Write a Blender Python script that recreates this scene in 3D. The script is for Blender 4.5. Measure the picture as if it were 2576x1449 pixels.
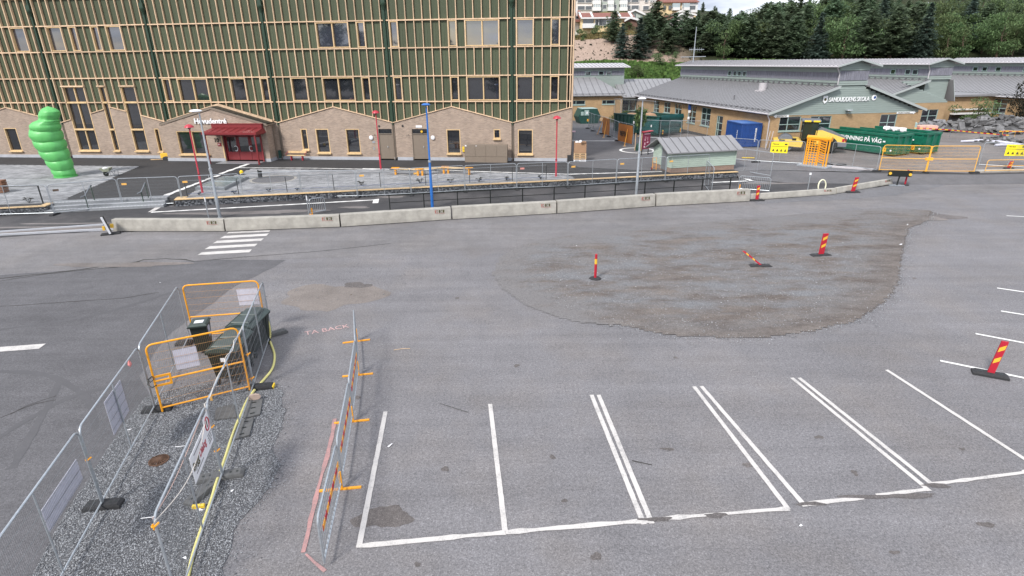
import bpy, math, random
import numpy as np
from math import sin, cos, pi, radians, atan2, hypot, sqrt, tan, degrees
from mathutils import Vector, Matrix
random.seed(7); RNG = np.random.default_rng(7)
S = bpy.context.scene
for _o in list(bpy.data.objects): bpy.data.objects.remove(_o)
COL = S.collection

# ---------------------------------------------------------------- camera
FPX, PITCH, ROLL, CAMH = 1444.5, 0.3742, -0.0099, 8.5     # focal length in 1/2576 of the picture width
_f = np.array([0, cos(PITCH), -sin(PITCH)]); _u0 = np.array([0, sin(PITCH), cos(PITCH)]); _r0 = np.array([1., 0, 0])
_r = cos(ROLL) * _r0 + sin(ROLL) * _u0; _u = -sin(ROLL) * _r0 + cos(ROLL) * _u0
cam = bpy.data.cameras.new('camera'); camo = bpy.data.objects.new('camera', cam); COL.objects.link(camo)
camo.matrix_world = Matrix(((_r[0], _u[0], -_f[0], 0), (_r[1], _u[1], -_f[1], 0), (_r[2], _u[2], -_f[2], CAMH), (0, 0, 0, 1)))
cam.sensor_width = 36; cam.lens = 36 * FPX / 2576; cam.clip_start = 0.1; cam.clip_end = 2000
S.camera = camo
S.render.resolution_x, S.render.resolution_y = 1024, 576

# ---------------------------------------------------------------- sky, sun, exposure
SUN_EL, SUN_AZ = radians(42), radians(215)
W = bpy.data.worlds.new('World'); S.world = W; W.use_nodes = True
nt = W.node_tree; nt.nodes.clear(); N = nt.nodes.new; Lk = nt.links.new
wo = N('ShaderNodeOutputWorld'); bg = N('ShaderNodeBackground'); bg.inputs['Strength'].default_value = 0.12
sky = N('ShaderNodeTexSky'); sky.sky_type = 'NISHITA'; sky.sun_disc = False
sky.sun_elevation = SUN_EL; sky.sun_rotation = SUN_AZ; sky.altitude = 50; sky.air_density = 1.0; sky.dust_density = 1.5
tcw = N('ShaderNodeTexCoord'); mp = N('ShaderNodeMapping'); mp.inputs['Scale'].default_value = (1, 1, 3.2)
nz = N('ShaderNodeTexNoise'); nz.inputs['Scale'].default_value = 2.6; nz.inputs['Detail'].default_value = 9; nz.inputs['Roughness'].default_value = 0.58
nz2 = N('ShaderNodeTexNoise'); nz2.inputs['Scale'].default_value = 5.5; nz2.inputs['Detail'].default_value = 6
rp = N('ShaderNodeValToRGB'); rp.color_ramp.elements[0].position = 0.33; rp.color_ramp.elements[0].color = (0, 0, 0, 1)
rp.color_ramp.elements[1].position = 0.46; rp.color_ramp.elements[1].color = (1, 1, 1, 1)
cr = N('ShaderNodeValToRGB'); cr.color_ramp.elements[0].position = 0.3; cr.color_ramp.elements[0].color = (2.3, 2.6, 3.2, 1)
cr.color_ramp.elements[1].position = 0.68; cr.color_ramp.elements[1].color = (7.2, 7.4, 7.9, 1)
mx = N('ShaderNodeMixRGB')
Lk(tcw.outputs['Generated'], mp.inputs[0]); Lk(mp.outputs[0], nz.inputs[0]); Lk(mp.outputs[0], nz2.inputs[0])
Lk(nz.outputs['Fac'], rp.inputs[0]); Lk(nz2.outputs['Fac'], cr.inputs[0])
Lk(rp.outputs[0], mx.inputs[0]); Lk(sky.outputs[0], mx.inputs[1]); Lk(cr.outputs[0], mx.inputs[2])
Lk(mx.outputs[0], bg.inputs[0]); Lk(bg.outputs[0], wo.inputs[0])
sd = bpy.data.lights.new('sun', 'SUN'); sd.energy = 1.9; sd.angle = radians(10); sd.color = (1, 0.96, 0.9)
so = bpy.data.objects.new('sun', sd); COL.objects.link(so)
_sv = Vector((sin(SUN_AZ) * cos(SUN_EL), cos(SUN_AZ) * cos(SUN_EL), sin(SUN_EL)))
so.rotation_euler = _sv.to_track_quat('Z', 'Y').to_euler(); so.location = (0, 0, 60)
S.view_settings.view_transform = 'Standard'; S.view_settings.look = 'None'
S.view_settings.gamma = 1; S.view_settings.exposure = 1.07

# ---------------------------------------------------------------- measuring: a picture point to a place on the ground
def _ray(px, py): return (px - 1288) * _r - (py - 724.5) * _u + FPX * _f
def G(p, z=0.0):
    d = _ray(*p); t = (z - CAMH) / d[2]; return (float(d[0] * t), float(d[1] * t))
def HT(p, q, z=0.0):
    g = np.array(G(p, z)); d = _ray(*q); n = d[:2]; t = (n @ g) / (n @ n); return float(CAMH + d[2] * t - z)
class Plane:
    def __init__(s, o, yaw): s.o = np.array(o, float)[:2]; s.D = np.array([cos(yaw), sin(yaw)]); s.N = np.array([-sin(yaw), cos(yaw)])
    def hit(s, p, off=0.0):
        d = _ray(*p); t = (s.o @ s.N + off) / (d[:2] @ s.N); q = d[:2] * t
        return float((q - s.o) @ s.D), float(CAMH + d[2] * t)
    def loc(s, g): q = np.array(g) - s.o; return float(q @ s.D), float(q @ s.N)
def _cv(k, x0, y0):
    s_ = 1 / 1.4907
    return lambda x, y: ((x0 + x * k) * s_, (y0 + y * k) * s_)
C1 = _cv(.35885, 0, 380); C2 = _cv(.35885, 560, 380); C3 = _cv(.35885, 1360, 380); C4 = _cv(.35885, 2080, 380); C5 = _cv(.35885, 2940, 380)
Z1 = _cv(.42785, 0, 0); Z2 = _cv(.42785, 1100, 0); Z3 = _cv(.3494, 2100, 0); Z4 = _cv(.3494, 2940, 0)
N1 = _cv(740 / 1849, 420, 980); N2 = _cv(1000 / 2195, 0, 1500); N3 = _cv(600 / 852, 1100, 1140); N4 = _cv(1100 / 2576, 2140, 860)
N5 = _cv(500 / 1811, 3340, 1080); N6 = _cv(500 / 953, 580, 1400)
R4 = _cv(.1794, 2140, 380); R3 = _cv(.1941, 2560, 420); R5 = _cv(.2174, 3280, 380); R6 = _cv(.1941, 2140, 0); R1 = _cv(.20963, 620, 520); R2 = _cv(.24845, 0, 640)
K1 = _cv(1300 / 2576, 0, 860); K2 = _cv(1800 / 2576, 1700, 820); K3 = _cv(1540 / 2576, 2300, 1740); K4 = _cv(1200 / 2576, 300, 760)

# ---------------------------------------------------------------- mesh builder
class MB:
    def __init__(s): s.v = []; s.f = []; s.sm = False
    def add(s, vs, fs):
        n = len(s.v); s.v += [tuple(map(float, a)) for a in vs]; s.f += [tuple(n + i for i in f) for f in fs]; return s
    def box(s, x0, x1, y0, y1, z0, z1):
        if x0 > x1: x0, x1 = x1, x0
        if y0 > y1: y0, y1 = y1, y0
        return s.add([(x0,y0,z0),(x1,y0,z0),(x1,y1,z0),(x0,y1,z0),(x0,y0,z1),(x1,y0,z1),(x1,y1,z1),(x0,y1,z1)],
                     [(0,3,2,1),(4,5,6,7),(0,1,5,4),(1,2,6,5),(2,3,7,6),(3,0,4,7)])
    def bbox(s, x0, x1, y0, y1, z0, z1, b=.01):
        """box with chamfered top edges"""
        return s.add([(x0,y0,z0),(x1,y0,z0),(x1,y1,z0),(x0,y1,z0),(x0,y0,z1-b),(x1,y0,z1-b),(x1,y1,z1-b),(x0,y1,z1-b),
                      (x0+b,y0+b,z1),(x1-b,y0+b,z1),(x1-b,y1-b,z1),(x0+b,y1-b,z1)],
                     [(0,3,2,1),(0,1,5,4),(1,2,6,5),(2,3,7,6),(3,0,4,7),(4,5,9,8),(5,6,10,9),(6,7,11,10),(7,4,8,11),(8,9,10,11)])
    def xbox(s, M, sx, sy, sz):
        """box of full size sx,sy,sz centred on matrix M"""
        p = [(a*sx/2, b*sy/2, c*sz/2) for c in (-1,1) for a, b in ((-1,-1),(1,-1),(1,1),(-1,1))]
        return s.add([M @ Vector(q) for q in p], [(0,3,2,1),(4,5,6,7),(0,1,5,4),(1,2,6,5),(2,3,7,6),(3,0,4,7)])
    def beam(s, p0, p1, w, h, up=(0,0,1)):
        p0 = Vector(p0); p1 = Vector(p1); d = (p1 - p0); L = d.length; d.normalize(); u = Vector(up)
        x = d.cross(u)
        if x.length < 1e-4: x = d.cross(Vector((1,0,0)))
        x.normalize(); u = x.cross(d)
        M = Matrix.Translation((p0+p1)/2) @ Matrix((x, d, u)).transposed().to_4x4()
        return s.xbox(M, w, L, h)
    def prism(s, poly, z0, z1):
        n = len(poly); a = sum(poly[i][0]*poly[(i+1)%n][1]-poly[(i+1)%n][0]*poly[i][1] for i in range(n))
        if a < 0: poly = poly[::-1]
        return s.add([(p[0],p[1],z0) for p in poly]+[(p[0],p[1],z1) for p in poly],
                     [tuple(range(n))[::-1], tuple(range(n,2*n))]+[(i,(i+1)%n,n+(i+1)%n,n+i) for i in range(n)])
    def vprism(s, poly, y0, y1):
        """polygon in x,z extruded along y"""
        n = len(poly); a = sum(poly[i][0]*poly[(i+1)%n][1]-poly[(i+1)%n][0]*poly[i][1] for i in range(n))
        if a < 0: poly = poly[::-1]
        if y0 > y1: y0, y1 = y1, y0
        return s.add([(p[0],y0,p[1]) for p in poly]+[(p[0],y1,p[1]) for p in poly],
                     [tuple(range(n)), tuple(range(n,2*n))[::-1]]+[((i+1)%n,i,n+i,n+(i+1)%n) for i in range(n)])
    def sheet(s, poly, z):
        n = len(poly); a = sum(poly[i][0]*poly[(i+1)%n][1]-poly[(i+1)%n][0]*poly[i][1] for i in range(n))
        if a < 0: poly = poly[::-1]
        return s.add([(p[0],p[1],z) for p in poly], [tuple(range(n))])
    def tube(s, path, r, n=6, closed=False, caps=True):
        P = [Vector(p) for p in path]; m = len(P); rr = r if isinstance(r, (list, tuple)) else [r]*m
        vs = []; fs = []; prev = None
        for i, p in enumerate(P):
            if closed: d = P[(i+1)%m]-P[i-1]
            else: d = (P[min(i+1,m-1)]-P[max(i-1,0)])
            d.normalize()
            if prev is None:
                a = d.cross(Vector((0,0,1)))
                if a.length < 1e-3: a = d.cross(Vector((1,0,0)))
            else: a = prev - d*prev.dot(d)
            a.normalize(); prev = a; b = d.cross(a)
            vs += [p + (a*cos(2*pi*k/n)+b*sin(2*pi*k/n))*rr[i] for k in range(n)]
        for i in range(m if closed else m-1):
            j = (i+1)%m
            fs += [(i*n+k, i*n+(k+1)%n, j*n+(k+1)%n, j*n+k) for k in range(n)]
        if caps and not closed: fs += [tuple(range(n))[::-1], tuple(range((m-1)*n, m*n))]
        return s.add(vs, fs)
    def lathe(s, prof, n=16, c=(0,0,0)):
        vs = [(c[0]+r*cos(2*pi*k/n), c[1]+r*sin(2*pi*k/n), c[2]+z) for r, z in prof for k in range(n)]
        fs = [(i*n+k, i*n+(k+1)%n, (i+1)*n+(k+1)%n, (i+1)*n+k) for i in range(len(prof)-1) for k in range(n)]
        fs += [tuple(range(n))[::-1], tuple(range((len(prof)-1)*n, len(prof)*n))]
        return s.add(vs, fs)
    def cyl(s, c, r, z0, z1, n=16): return s.lathe([(r, z0), (r, z1)], n, c)
    def smooth(s): s.sm = True; return s
    def mesh(s, name, mat):
        me = bpy.data.meshes.new(name); me.from_pydata(s.v, [], s.f); me.validate()
        if mat: me.materials.append(mat)
        if s.sm:
            for p in me.polygons: p.use_smooth = True
            try: me.set_sharp_from_angle(angle=radians(38))
            except Exception: pass
        return me
def link(name, me, parent=None, loc=(0,0,0), rz=0.0, label=None, kind=None):
    o = bpy.data.objects.new(name, me); COL.objects.link(o); o.location = loc; o.rotation_euler = (0,0,rz)
    if parent: o.parent = parent
    if label: o['label'] = label
    if kind: o['kind'] = kind
    return o
def part(name, mb, mat, parent, label=None, kind=None, loc=(0,0,0), rz=0.0):
    return link(name, mb.mesh(name, mat) if isinstance(mb, MB) else mb, parent, loc, rz, label, kind)
def tag(o, label, cat, group=None):
    o['label'] = label; o['category'] = cat
    if group: o['group'] = group
    return o
def thing(name, label, cat, loc=(0,0,0), rz=0.0, group=None):
    o = bpy.data.objects.new(name, None); COL.objects.link(o); o.location = loc; o.rotation_euler = (0,0,rz); o.empty_display_size = .2
    return tag(o, label, cat, group)
def dup(root, loc=None, rz=None, label=None, skip=()):
    KIDS = {}
    def cp(o, par):
        c = o.copy(); COL.objects.link(c); c.parent = par
        for ch in CHILD.get(o.name, []): cp(ch, c)
        return c
    r = cp(root, None)
    if loc is not None: r.location = loc
    if rz is not None: r.rotation_euler = (0,0,rz)
    if label: r['label'] = label
    return r
CHILD = {}
def index_children(root):
    CHILD[root.name] = [o for o in COL.objects if o.parent == root]
    for c in CHILD[root.name]: index_children(c)
def structure(name, mb, mat, parent=None, kind='structure'):
    return link(name, mb.mesh(name, mat), parent, kind=kind)
def text(name, s_, size, mat, parent, loc, rot=(pi/2,0,0), ext=.01, align='LEFT', width=1.0, shear=0.0, bold=0.0, label=None):
    cu = bpy.data.curves.new('t', 'FONT'); cu.body = s_; cu.size = size; cu.extrude = ext; cu.align_x = align; cu.shear = shear; cu.offset = bold; cu.resolution_u = 3
    to = bpy.data.objects.new('t', cu); COL.objects.link(to)
    dg = bpy.context.evaluated_depsgraph_get(); me = bpy.data.meshes.new_from_object(to.evaluated_get(dg))
    bpy.data.objects.remove(to); me.materials.clear(); me.materials.append(mat)
    o = bpy.data.objects.new(name, me); COL.objects.link(o); o.location = loc; o.rotation_euler = rot; o.scale = (width,1,1)
    if parent: o.parent = parent
    if label: o['label'] = label
    return o

# ---------------------------------------------------------------- materials
def _base(name):
    m = bpy.data.materials.new(name); m.use_nodes = True; t = m.node_tree; b = t.nodes['Principled BSDF']; return m, t, b
def mat(name, c, rough=.7, metal=0.0, var=.12, scale=6.0, bump=0.0, bscale=40.0, spec=.4, stretch=(1,1,1), detail=6, objvar=0.0):
    m, t, b = _base(name); N = t.nodes.new; K = t.links.new
    tc = N('ShaderNodeTexCoord'); mpn = N('ShaderNodeMapping'); mpn.inputs['Scale'].default_value = stretch
    n = N('ShaderNodeTexNoise'); n.inputs['Scale'].default_value = scale; n.inputs['Detail'].default_value = detail; n.inputs['Roughness'].default_value = .6
    K(tc.outputs['Object'], mpn.inputs[0]); K(mpn.outputs[0], n.inputs[0])
    r = N('ShaderNodeMapRange'); r.inputs[1].default_value = .3; r.inputs[2].default_value = .7; r.inputs[3].default_value = 1-var; r.inputs[4].default_value = 1+var
    K(n.outputs['Fac'], r.inputs[0])
    mul = N('ShaderNodeVectorMath'); mul.operation = 'SCALE'; mul.inputs[0].default_value = c[:3]
    fac = r.outputs[0]
    if objvar:
        oi = N('ShaderNodeObjectInfo'); r2 = N('ShaderNodeMapRange'); r2.inputs[3].default_value = 1-objvar; r2.inputs[4].default_value = 1+objvar
        K(oi.outputs['Random'], r2.inputs[0]); mm = N('ShaderNodeMath'); mm.operation = 'MULTIPLY'; K(fac, mm.inputs[0]); K(r2.outputs[0], mm.inputs[1]); fac = mm.outputs[0]
    K(fac, mul.inputs['Scale']); K(mul.outputs[0], b.inputs['Base Color'])
    b.inputs['Roughness'].default_value = rough; b.inputs['Metallic'].default_value = metal; b.inputs['Specular IOR Level'].default_value = spec
    if bump:
        n2 = N('ShaderNodeTexNoise'); n2.inputs['Scale'].default_value = bscale; n2.inputs['Detail'].default_value = 4; K(tc.outputs['Object'], n2.inputs[0])
        bp = N('ShaderNodeBump'); bp.inputs['Strength'].default_value = bump; bp.inputs['Distance'].default_value = .02; K(n2.outputs['Fac'], bp.inputs['Height']); K(bp.outputs[0], b.inputs['Normal'])
    return m
def brickmat(name, c1, c2, mortar, bw=.25, bh=.075, msize=.012, var=.1):
    m, t, b = _base(name); N = t.nodes.new; K = t.links.new
    tc = N('ShaderNodeTexCoord'); sp = N('ShaderNodeSeparateXYZ'); ad = N('ShaderNodeMath'); ad.operation = 'ADD'; cb = N('ShaderNodeCombineXYZ')
    K(tc.outputs['Object'], sp.inputs[0]); K(sp.outputs[0], ad.inputs[0]); K(sp.outputs[1], ad.inputs[1]); K(ad.outputs[0], cb.inputs[0]); K(sp.outputs[2], cb.inputs[1])
    br = N('ShaderNodeTexBrick'); br.inputs['Scale'].default_value = 1; br.inputs['Brick Width'].default_value = bw; br.inputs['Row Height'].default_value = bh
    br.inputs['Mortar Size'].default_value = msize; br.inputs['Mortar Smooth'].default_value = .2
    br.inputs['Color1'].default_value = (*c1, 1); br.inputs['Color2'].default_value = (*c2, 1); br.inputs['Mortar'].default_value = (*mortar, 1)
    K(cb.outputs[0], br.inputs[0])
    n = N('ShaderNodeTexNoise'); n.inputs['Scale'].default_value = 1.3; n.inputs['Detail'].default_value = 8; K(tc.outputs['Object'], n.inputs[0])
    r = N('ShaderNodeMapRange'); r.inputs[1].default_value = .3; r.inputs[2].default_value = .7; r.inputs[3].default_value = 1-var; r.inputs[4].default_value = 1+var; K(n.outputs['Fac'], r.inputs[0])
    mul = N('ShaderNodeVectorMath'); mul.operation = 'SCALE'; K(br.outputs['Color'], mul.inputs[0]); K(r.outputs[0], mul.inputs['Scale']); K(mul.outputs[0], b.inputs['Base Color'])
    b.inputs['Roughness'].default_value = .85; b.inputs['Specular IOR Level'].default_value = .2
    bp = N('ShaderNodeBump'); bp.inputs['Strength'].default_value = .6; bp.inputs['Distance'].default_value = .01; bp.invert = True
    K(br.outputs['Fac'], bp.inputs['Height']); K(bp.outputs[0], b.inputs['Normal'])
    return m
def glass(name, c=(.02,.025,.03), rough=.03, spec=.5, ior=1.9):
    m, t, b = _base(name); N = t.nodes.new; K = t.links.new
    tc = N('ShaderNodeTexCoord'); n = N('ShaderNodeTexNoise'); n.inputs['Scale'].default_value = .7; K(tc.outputs['Object'], n.inputs[0])
    bp = N('ShaderNodeBump'); bp.inputs['Strength'].default_value = .08; bp.inputs['Distance'].default_value = .02; K(n.outputs['Fac'], bp.inputs['Height']); K(bp.outputs[0], b.inputs['Normal'])
    b.inputs['Base Color'].default_value = (*c, 1); b.inputs['Roughness'].default_value = rough; b.inputs['IOR'].default_value = ior; b.inputs['Specular IOR Level'].default_value = spec
    return m
def asphalt(name, c, grain=.35, gscale=60, patch=.12, tint=None, stones=.5, streak=0.0):
    """tarmac: aggregate grain in two sizes, broad stains, faint wheel streaks"""
    m, t, b = _base(name); N = t.nodes.new; K = t.links.new
    tc = N('ShaderNodeTexCoord')
    def noise(sc, det=5, ro=.6, st=None):
        n = N('ShaderNodeTexNoise'); n.inputs['Scale'].default_value = sc; n.inputs['Detail'].default_value = det; n.inputs['Roughness'].default_value = ro
        if st:
            q = N('ShaderNodeMapping'); q.inputs['Scale'].default_value = st[:3]; q.inputs['Rotation'].default_value = (0,0,st[3]); K(tc.outputs['Object'], q.inputs[0]); K(q.outputs[0], n.inputs[0])
        else: K(tc.outputs['Object'], n.inputs[0])
        return n.outputs['Fac']
    def rng(s_, lo, hi, a=.3, bb=.7):
        r = N('ShaderNodeMapRange'); r.inputs[1].default_value = a; r.inputs[2].default_value = bb; r.inputs[3].default_value = lo; r.inputs[4].default_value = hi; K(s_, r.inputs[0]); return r.outputs[0]
    def mul(a, bb):
        q = N('ShaderNodeMath'); q.operation = 'MULTIPLY'; K(a, q.inputs[0]); K(bb, q.inputs[1]); return q.outputs[0]
    f = mul(rng(noise(.22, 6), 1-patch, 1+patch), rng(noise(1.7, 5), 1-patch*.55, 1+patch*.55))
    f = mul(f, rng(noise(14, 4, .8), 1-grain*.6, 1+grain*.6, .28, .72))
    f = mul(f, rng(noise(gscale, 2, .9), 1-grain, 1+grain, .2, .8))
    if streak: f = mul(f, rng(noise(1.0, 5, .7, (.06, 1.3, 1, streak)), .88, 1.1))
    vo = N('ShaderNodeTexVoronoi'); vo.inputs['Scale'].default_value = gscale*.7; K(tc.outputs['Object'], vo.inputs[0])
    f = mul(f, rng(vo.outputs['Distance'], 1+.5*stones, 1-.15*stones, 0, .5))
    sc = N('ShaderNodeVectorMath'); sc.operation = 'SCALE'; sc.inputs[0].default_value = c; K(f, sc.inputs['Scale'])
    out = sc.outputs[0]
    if tint:
        mxn = N('ShaderNodeMixRGB'); mxn.blend_type = 'MIX'; K(rng(noise(.35, 6), 0, .6, .45, .72), mxn.inputs[0]); K(out, mxn.inputs[1])
        s2 = N('ShaderNodeVectorMath'); s2.operation = 'SCALE'; s2.inputs[0].default_value = tint; K(f, s2.inputs['Scale']); K(s2.outputs[0], mxn.inputs[2]); out = mxn.outputs[0]
    K(out, b.inputs['Base Color']); b.inputs['Roughness'].default_value = .85; b.inputs['Specular IOR Level'].default_value = .25
    bp = N('ShaderNodeBump'); bp.inputs['Strength'].default_value = .5; bp.inputs['Distance'].default_value = .01; K(noise(gscale, 2, .9), bp.inputs['Height']); K(bp.outputs[0], b.inputs['Normal'])
    return m
def leafmat(name, c, var=.35, tipc=None, objvar=.2):
    m, t, b = _base(name); N = t.nodes.new; K = t.links.new
    geo = N('ShaderNodeNewGeometry'); oi = N('ShaderNodeObjectInfo'); tc = N('ShaderNodeTexCoord')
    n = N('ShaderNodeTexNoise'); n.inputs['Scale'].default_value = .8; K(tc.outputs['Object'], n.inputs[0])
    r = N('ShaderNodeMapRange'); r.inputs[3].default_value = 1-var; r.inputs[4].default_value = 1+var; K(geo.outputs['Random Per Island'], r.inputs[0])
    r2 = N('ShaderNodeMapRange'); r2.inputs[3].default_value = 1-objvar; r2.inputs[4].default_value = 1+objvar; K(oi.outputs['Random'], r2.inputs[0])
    mm = N('ShaderNodeMath'); mm.operation = 'MULTIPLY'; K(r.outputs[0], mm.inputs[0]); K(r2.outputs[0], mm.inputs[1])
    mxn = N('ShaderNodeMixRGB'); mxn.inputs[1].default_value = (*c, 1); mxn.inputs[2].default_value = (*(tipc or c), 1); K(n.outputs['Fac'], mxn.inputs[0])
    sc = N('ShaderNodeVectorMath'); sc.operation = 'SCALE'; K(mxn.outputs[0], sc.inputs[0]); K(mm.outputs[0], sc.inputs['Scale'])
    hs = N('ShaderNodeHueSaturation'); r3 = N('ShaderNodeMapRange'); r3.inputs[3].default_value = .475; r3.inputs[4].default_value = .525; K(oi.outputs['Random'], r3.inputs[0]); K(r3.outputs[0], hs.inputs['Hue']); K(sc.outputs[0], hs.inputs['Color'])
    K(hs.outputs[0], b.inputs['Base Color']); b.inputs['Roughness'].default_value = .7; b.inputs['Specular IOR Level'].default_value = .15
    tr = N('ShaderNodeBsdfTranslucent'); K(hs.outputs[0], tr.inputs[0]); ms = N('ShaderNodeMixShader'); ms.inputs[0].default_value = .4; K(b.outputs[0], ms.inputs[1]); K(tr.outputs[0], ms.inputs[2]); K(ms.outputs[0], t.nodes['Material Output'].inputs[0])
    return m

def paint(name, c, wear, under=(.17,.165,.17)):
    """road paint worn through to the tarmac in flecks and scuffs"""
    m, t, b = _base(name); N = t.nodes.new; K = t.links.new; tc = N('ShaderNodeTexCoord')
    def nz(sc, det, ro):
        n = N('ShaderNodeTexNoise'); n.inputs['Scale'].default_value = sc; n.inputs['Detail'].default_value = det; n.inputs['Roughness'].default_value = ro; K(tc.outputs['Object'], n.inputs[0]); return n.outputs['Fac']
    a = N('ShaderNodeMath'); a.operation = 'ADD'; K(nz(30, 6, .9), a.inputs[0]); q = N('ShaderNodeMath'); q.operation = 'MULTIPLY'; q.inputs[1].default_value = .8; K(nz(1.3, 5, .7), q.inputs[0]); K(q.outputs[0], a.inputs[1])
    r = N('ShaderNodeMapRange'); r.inputs[1].default_value = wear+.22; r.inputs[2].default_value = wear+.48; r.inputs[3].default_value = .15; r.inputs[4].default_value = 1; K(a.outputs[0], r.inputs[0])
    x = N('ShaderNodeMixRGB'); x.inputs[1].default_value = (*under,1); x.inputs[2].default_value = (*c,1); K(r.outputs[0], x.inputs[0]); K(x.outputs[0], b.inputs['Base Color']); b.inputs['Roughness'].default_value = .8; b.inputs['Specular IOR Level'].default_value = .2
    return m
M = {}
M['lot'] = asphalt('lot asphalt', (.176,.170,.177), .55, 32, .11, tint=(.192,.174,.165), streak=.25)
M['road'] = asphalt('road asphalt', (.170,.163,.166), .42, 36, .17, tint=(.185,.17,.163), streak=.16)
M['darkasp'] = asphalt('dark asphalt', (.112,.109,.115), .4, 36, .16, streak=-.1)
M['newasp'] = asphalt('new asphalt', (.056,.055,.058), .2, 60, .2, tint=(.13,.12,.12))
M['plazasp'] = asphalt('plaza asphalt', (.048,.047,.049), .15, 60, .14)
M['oldyard'] = asphalt('old yard asphalt', (.120,.117,.122), .2, 60, .15)
M['dirt'] = asphalt('packed dirt', (.185,.163,.152), .3, 40, .22, tint=(.15,.152,.155), streak=.1)
M['gravelyard'] = asphalt('yard gravel', (.15,.148,.155), .5, 30, .15)
M['white'] = paint('white paint', (.70,.69,.67), .32)
M['worn'] = paint('worn white paint', (.53,.505,.485), .42)
M['pink'] = paint('pink chalk', (.44,.24,.23), .54, (.21,.165,.165))
M['concrete'] = mat('pale concrete', (.335,.318,.285), .85, var=.2, scale=2.2, bump=.3, bscale=30, detail=10, objvar=.06)
M['concrete2'] = mat('grey concrete', (.32,.32,.32), .85, var=.12, scale=3, bump=.3)
M['plinth'] = mat('plinth concrete', (.38,.39,.42), .85, var=.1, scale=2)
M['pine'] = mat('fresh pine wood', (.60,.425,.23), .6, var=.14, scale=5, stretch=(1,1,.25), objvar=.08)
M['batten'] = mat('facade batten wood', (.60,.43,.285), .7, var=.2, scale=4, stretch=(1,1,.3), objvar=.16)
M['palewood'] = mat('planed wood cap', (.60,.45,.27), .65, var=.12, scale=4, objvar=.08)
M['greenclad'] = mat('olive green cladding', (.070,.084,.050), .6, var=.14, scale=1.5, stretch=(6,6,.3), objvar=.11, spec=.3)
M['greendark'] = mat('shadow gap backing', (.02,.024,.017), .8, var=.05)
M['downpipe'] = mat('dark green downpipe', (.028,.055,.035), .4, var=.05)
M['brick'] = brickmat('beige brick', (.40,.295,.225), (.27,.20,.155), (.36,.31,.27))
M['oldbrick'] = brickmat('yellow brick', (.43,.285,.155), (.36,.235,.125), (.38,.28,.18), .25, .08, .01)
M['glassup'] = glass('upper pane glass', (.04,.045,.06), ior=2.4)
M['glass'] = glass('window glass', (.02,.022,.027), ior=2.05)
M['taupe'] = mat('taupe painted metal', (.205,.165,.13), .5, var=.04)
M['redpaint'] = mat('dark red paint', (.19,.018,.022), .45, var=.06, spec=.5)
M['redlamp'] = mat('red lamp paint', (.42,.03,.05), .4, var=.05, spec=.5)
M['bluepaint'] = mat('blue paint', (.02,.13,.42), .4, var=.05, spec=.5)
M['galv'] = mat('galvanised steel', (.42,.45,.48), .42, .6, var=.14, scale=12)
M['galvd'] = mat('weathered galvanised steel', (.24,.26,.28), .5, .5, var=.16, scale=12)
M['wire'] = mat('fence wire', (.17,.18,.19), .6, .2, var=.05)
M['black'] = mat('black paint', (.012,.015,.014), .45, var=.05)
M['rubber'] = mat('black recycled rubber', (.030,.030,.032), .8, var=.2, scale=20, bump=.3)
M['rubbergrey'] = mat('dusty rubber', (.11,.11,.11), .85, var=.2, scale=12, bump=.3)
M['orange'] = mat('orange yellow paint', (.78,.33,.015), .4, var=.07, spec=.5)
M['yellow'] = mat('yellow paint', (.80,.55,.03), .45, var=.05)
M['signyellow'] = mat('yellow sign', (.80,.66,.02), .5, var=.04)
M['darkprint'] = mat('dark print', (.07,.06,.02), .6, var=.02)
M['whiteplastic'] = mat('white plastic', (.74,.74,.76), .5, var=.06, scale=20)
M['signgrey'] = mat('grey lilac sign back', (.52,.52,.60), .6, var=.08, scale=9)
M['roofmetal'] = mat('grey seam roof metal', (.245,.242,.25), .5, .1, var=.08, scale=1.2, objvar=.03)
M['roofpale'] = mat('pale roof metal', (.46,.44,.455), .5, .1, var=.07, scale=1.2)
M['seam'] = mat('roof seam', (.16,.16,.17), .5, .2, var=.05)
M['mint'] = mat('mint green boards', (.25,.295,.275), .7, var=.1, scale=3, stretch=(.4,.4,4), detail=8)
M['mintshed'] = mat('pale green shed boards', (.37,.45,.385), .75, var=.14, scale=3.5, stretch=(.4,.4,4), detail=9)
M['mintframe'] = mat('grey green frame', (.30,.40,.38), .6, var=.05)
M['greywood'] = mat('weathered grey boards', (.19,.19,.225), .8, var=.45, scale=7, stretch=(3,3,.15), detail=8)
M['skipgreen'] = mat('dark green steel', (.012,.055,.045), .5, var=.2, scale=3, spec=.5)
M['rollgreen'] = mat('container green', (.006,.115,.07), .45, var=.25, scale=2.5, spec=.5)
M['contblue'] = mat('container blue', (.012,.055,.22), .45, var=.15, scale=2, spec=.5)
M['bingreen'] = mat('dark green bin plastic', (.014,.021,.019), .5, var=.1)
M['binlid'] = mat('green bin lid', (.036,.055,.050), .42, var=.12, spec=.5)
M['cardboard'] = mat('cardboard', (.33,.20,.12), .85, var=.06, scale=3)
M['palletwood'] = mat('pallet wood', (.58,.40,.23), .8, var=.15, scale=5)
M['banner'] = mat('orange brown banner', (.42,.16,.04), .75, var=.14, scale=1.6, detail=5)
M['maroon'] = mat('maroon sign', (.19,.025,.055), .5, var=.06)
M['pinkprint'] = mat('pale pink print', (.75,.50,.55), .6, var=.05)
M['maybe_hose'] = mat('pale yellow hose', (.72,.66,.25), .55, var=.12, scale=30, bump=.4, bscale=90)
M['inflat'] = mat('green balloon fabric', (.105,.43,.115), .45, var=.05, spec=.55)
M['rope'] = mat('white rope', (.60,.55,.50), .8, var=.15, scale=30)
M['stone'] = mat('grey crushed stone', (.21,.215,.225), .85, var=.5, scale=9, detail=3)
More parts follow.
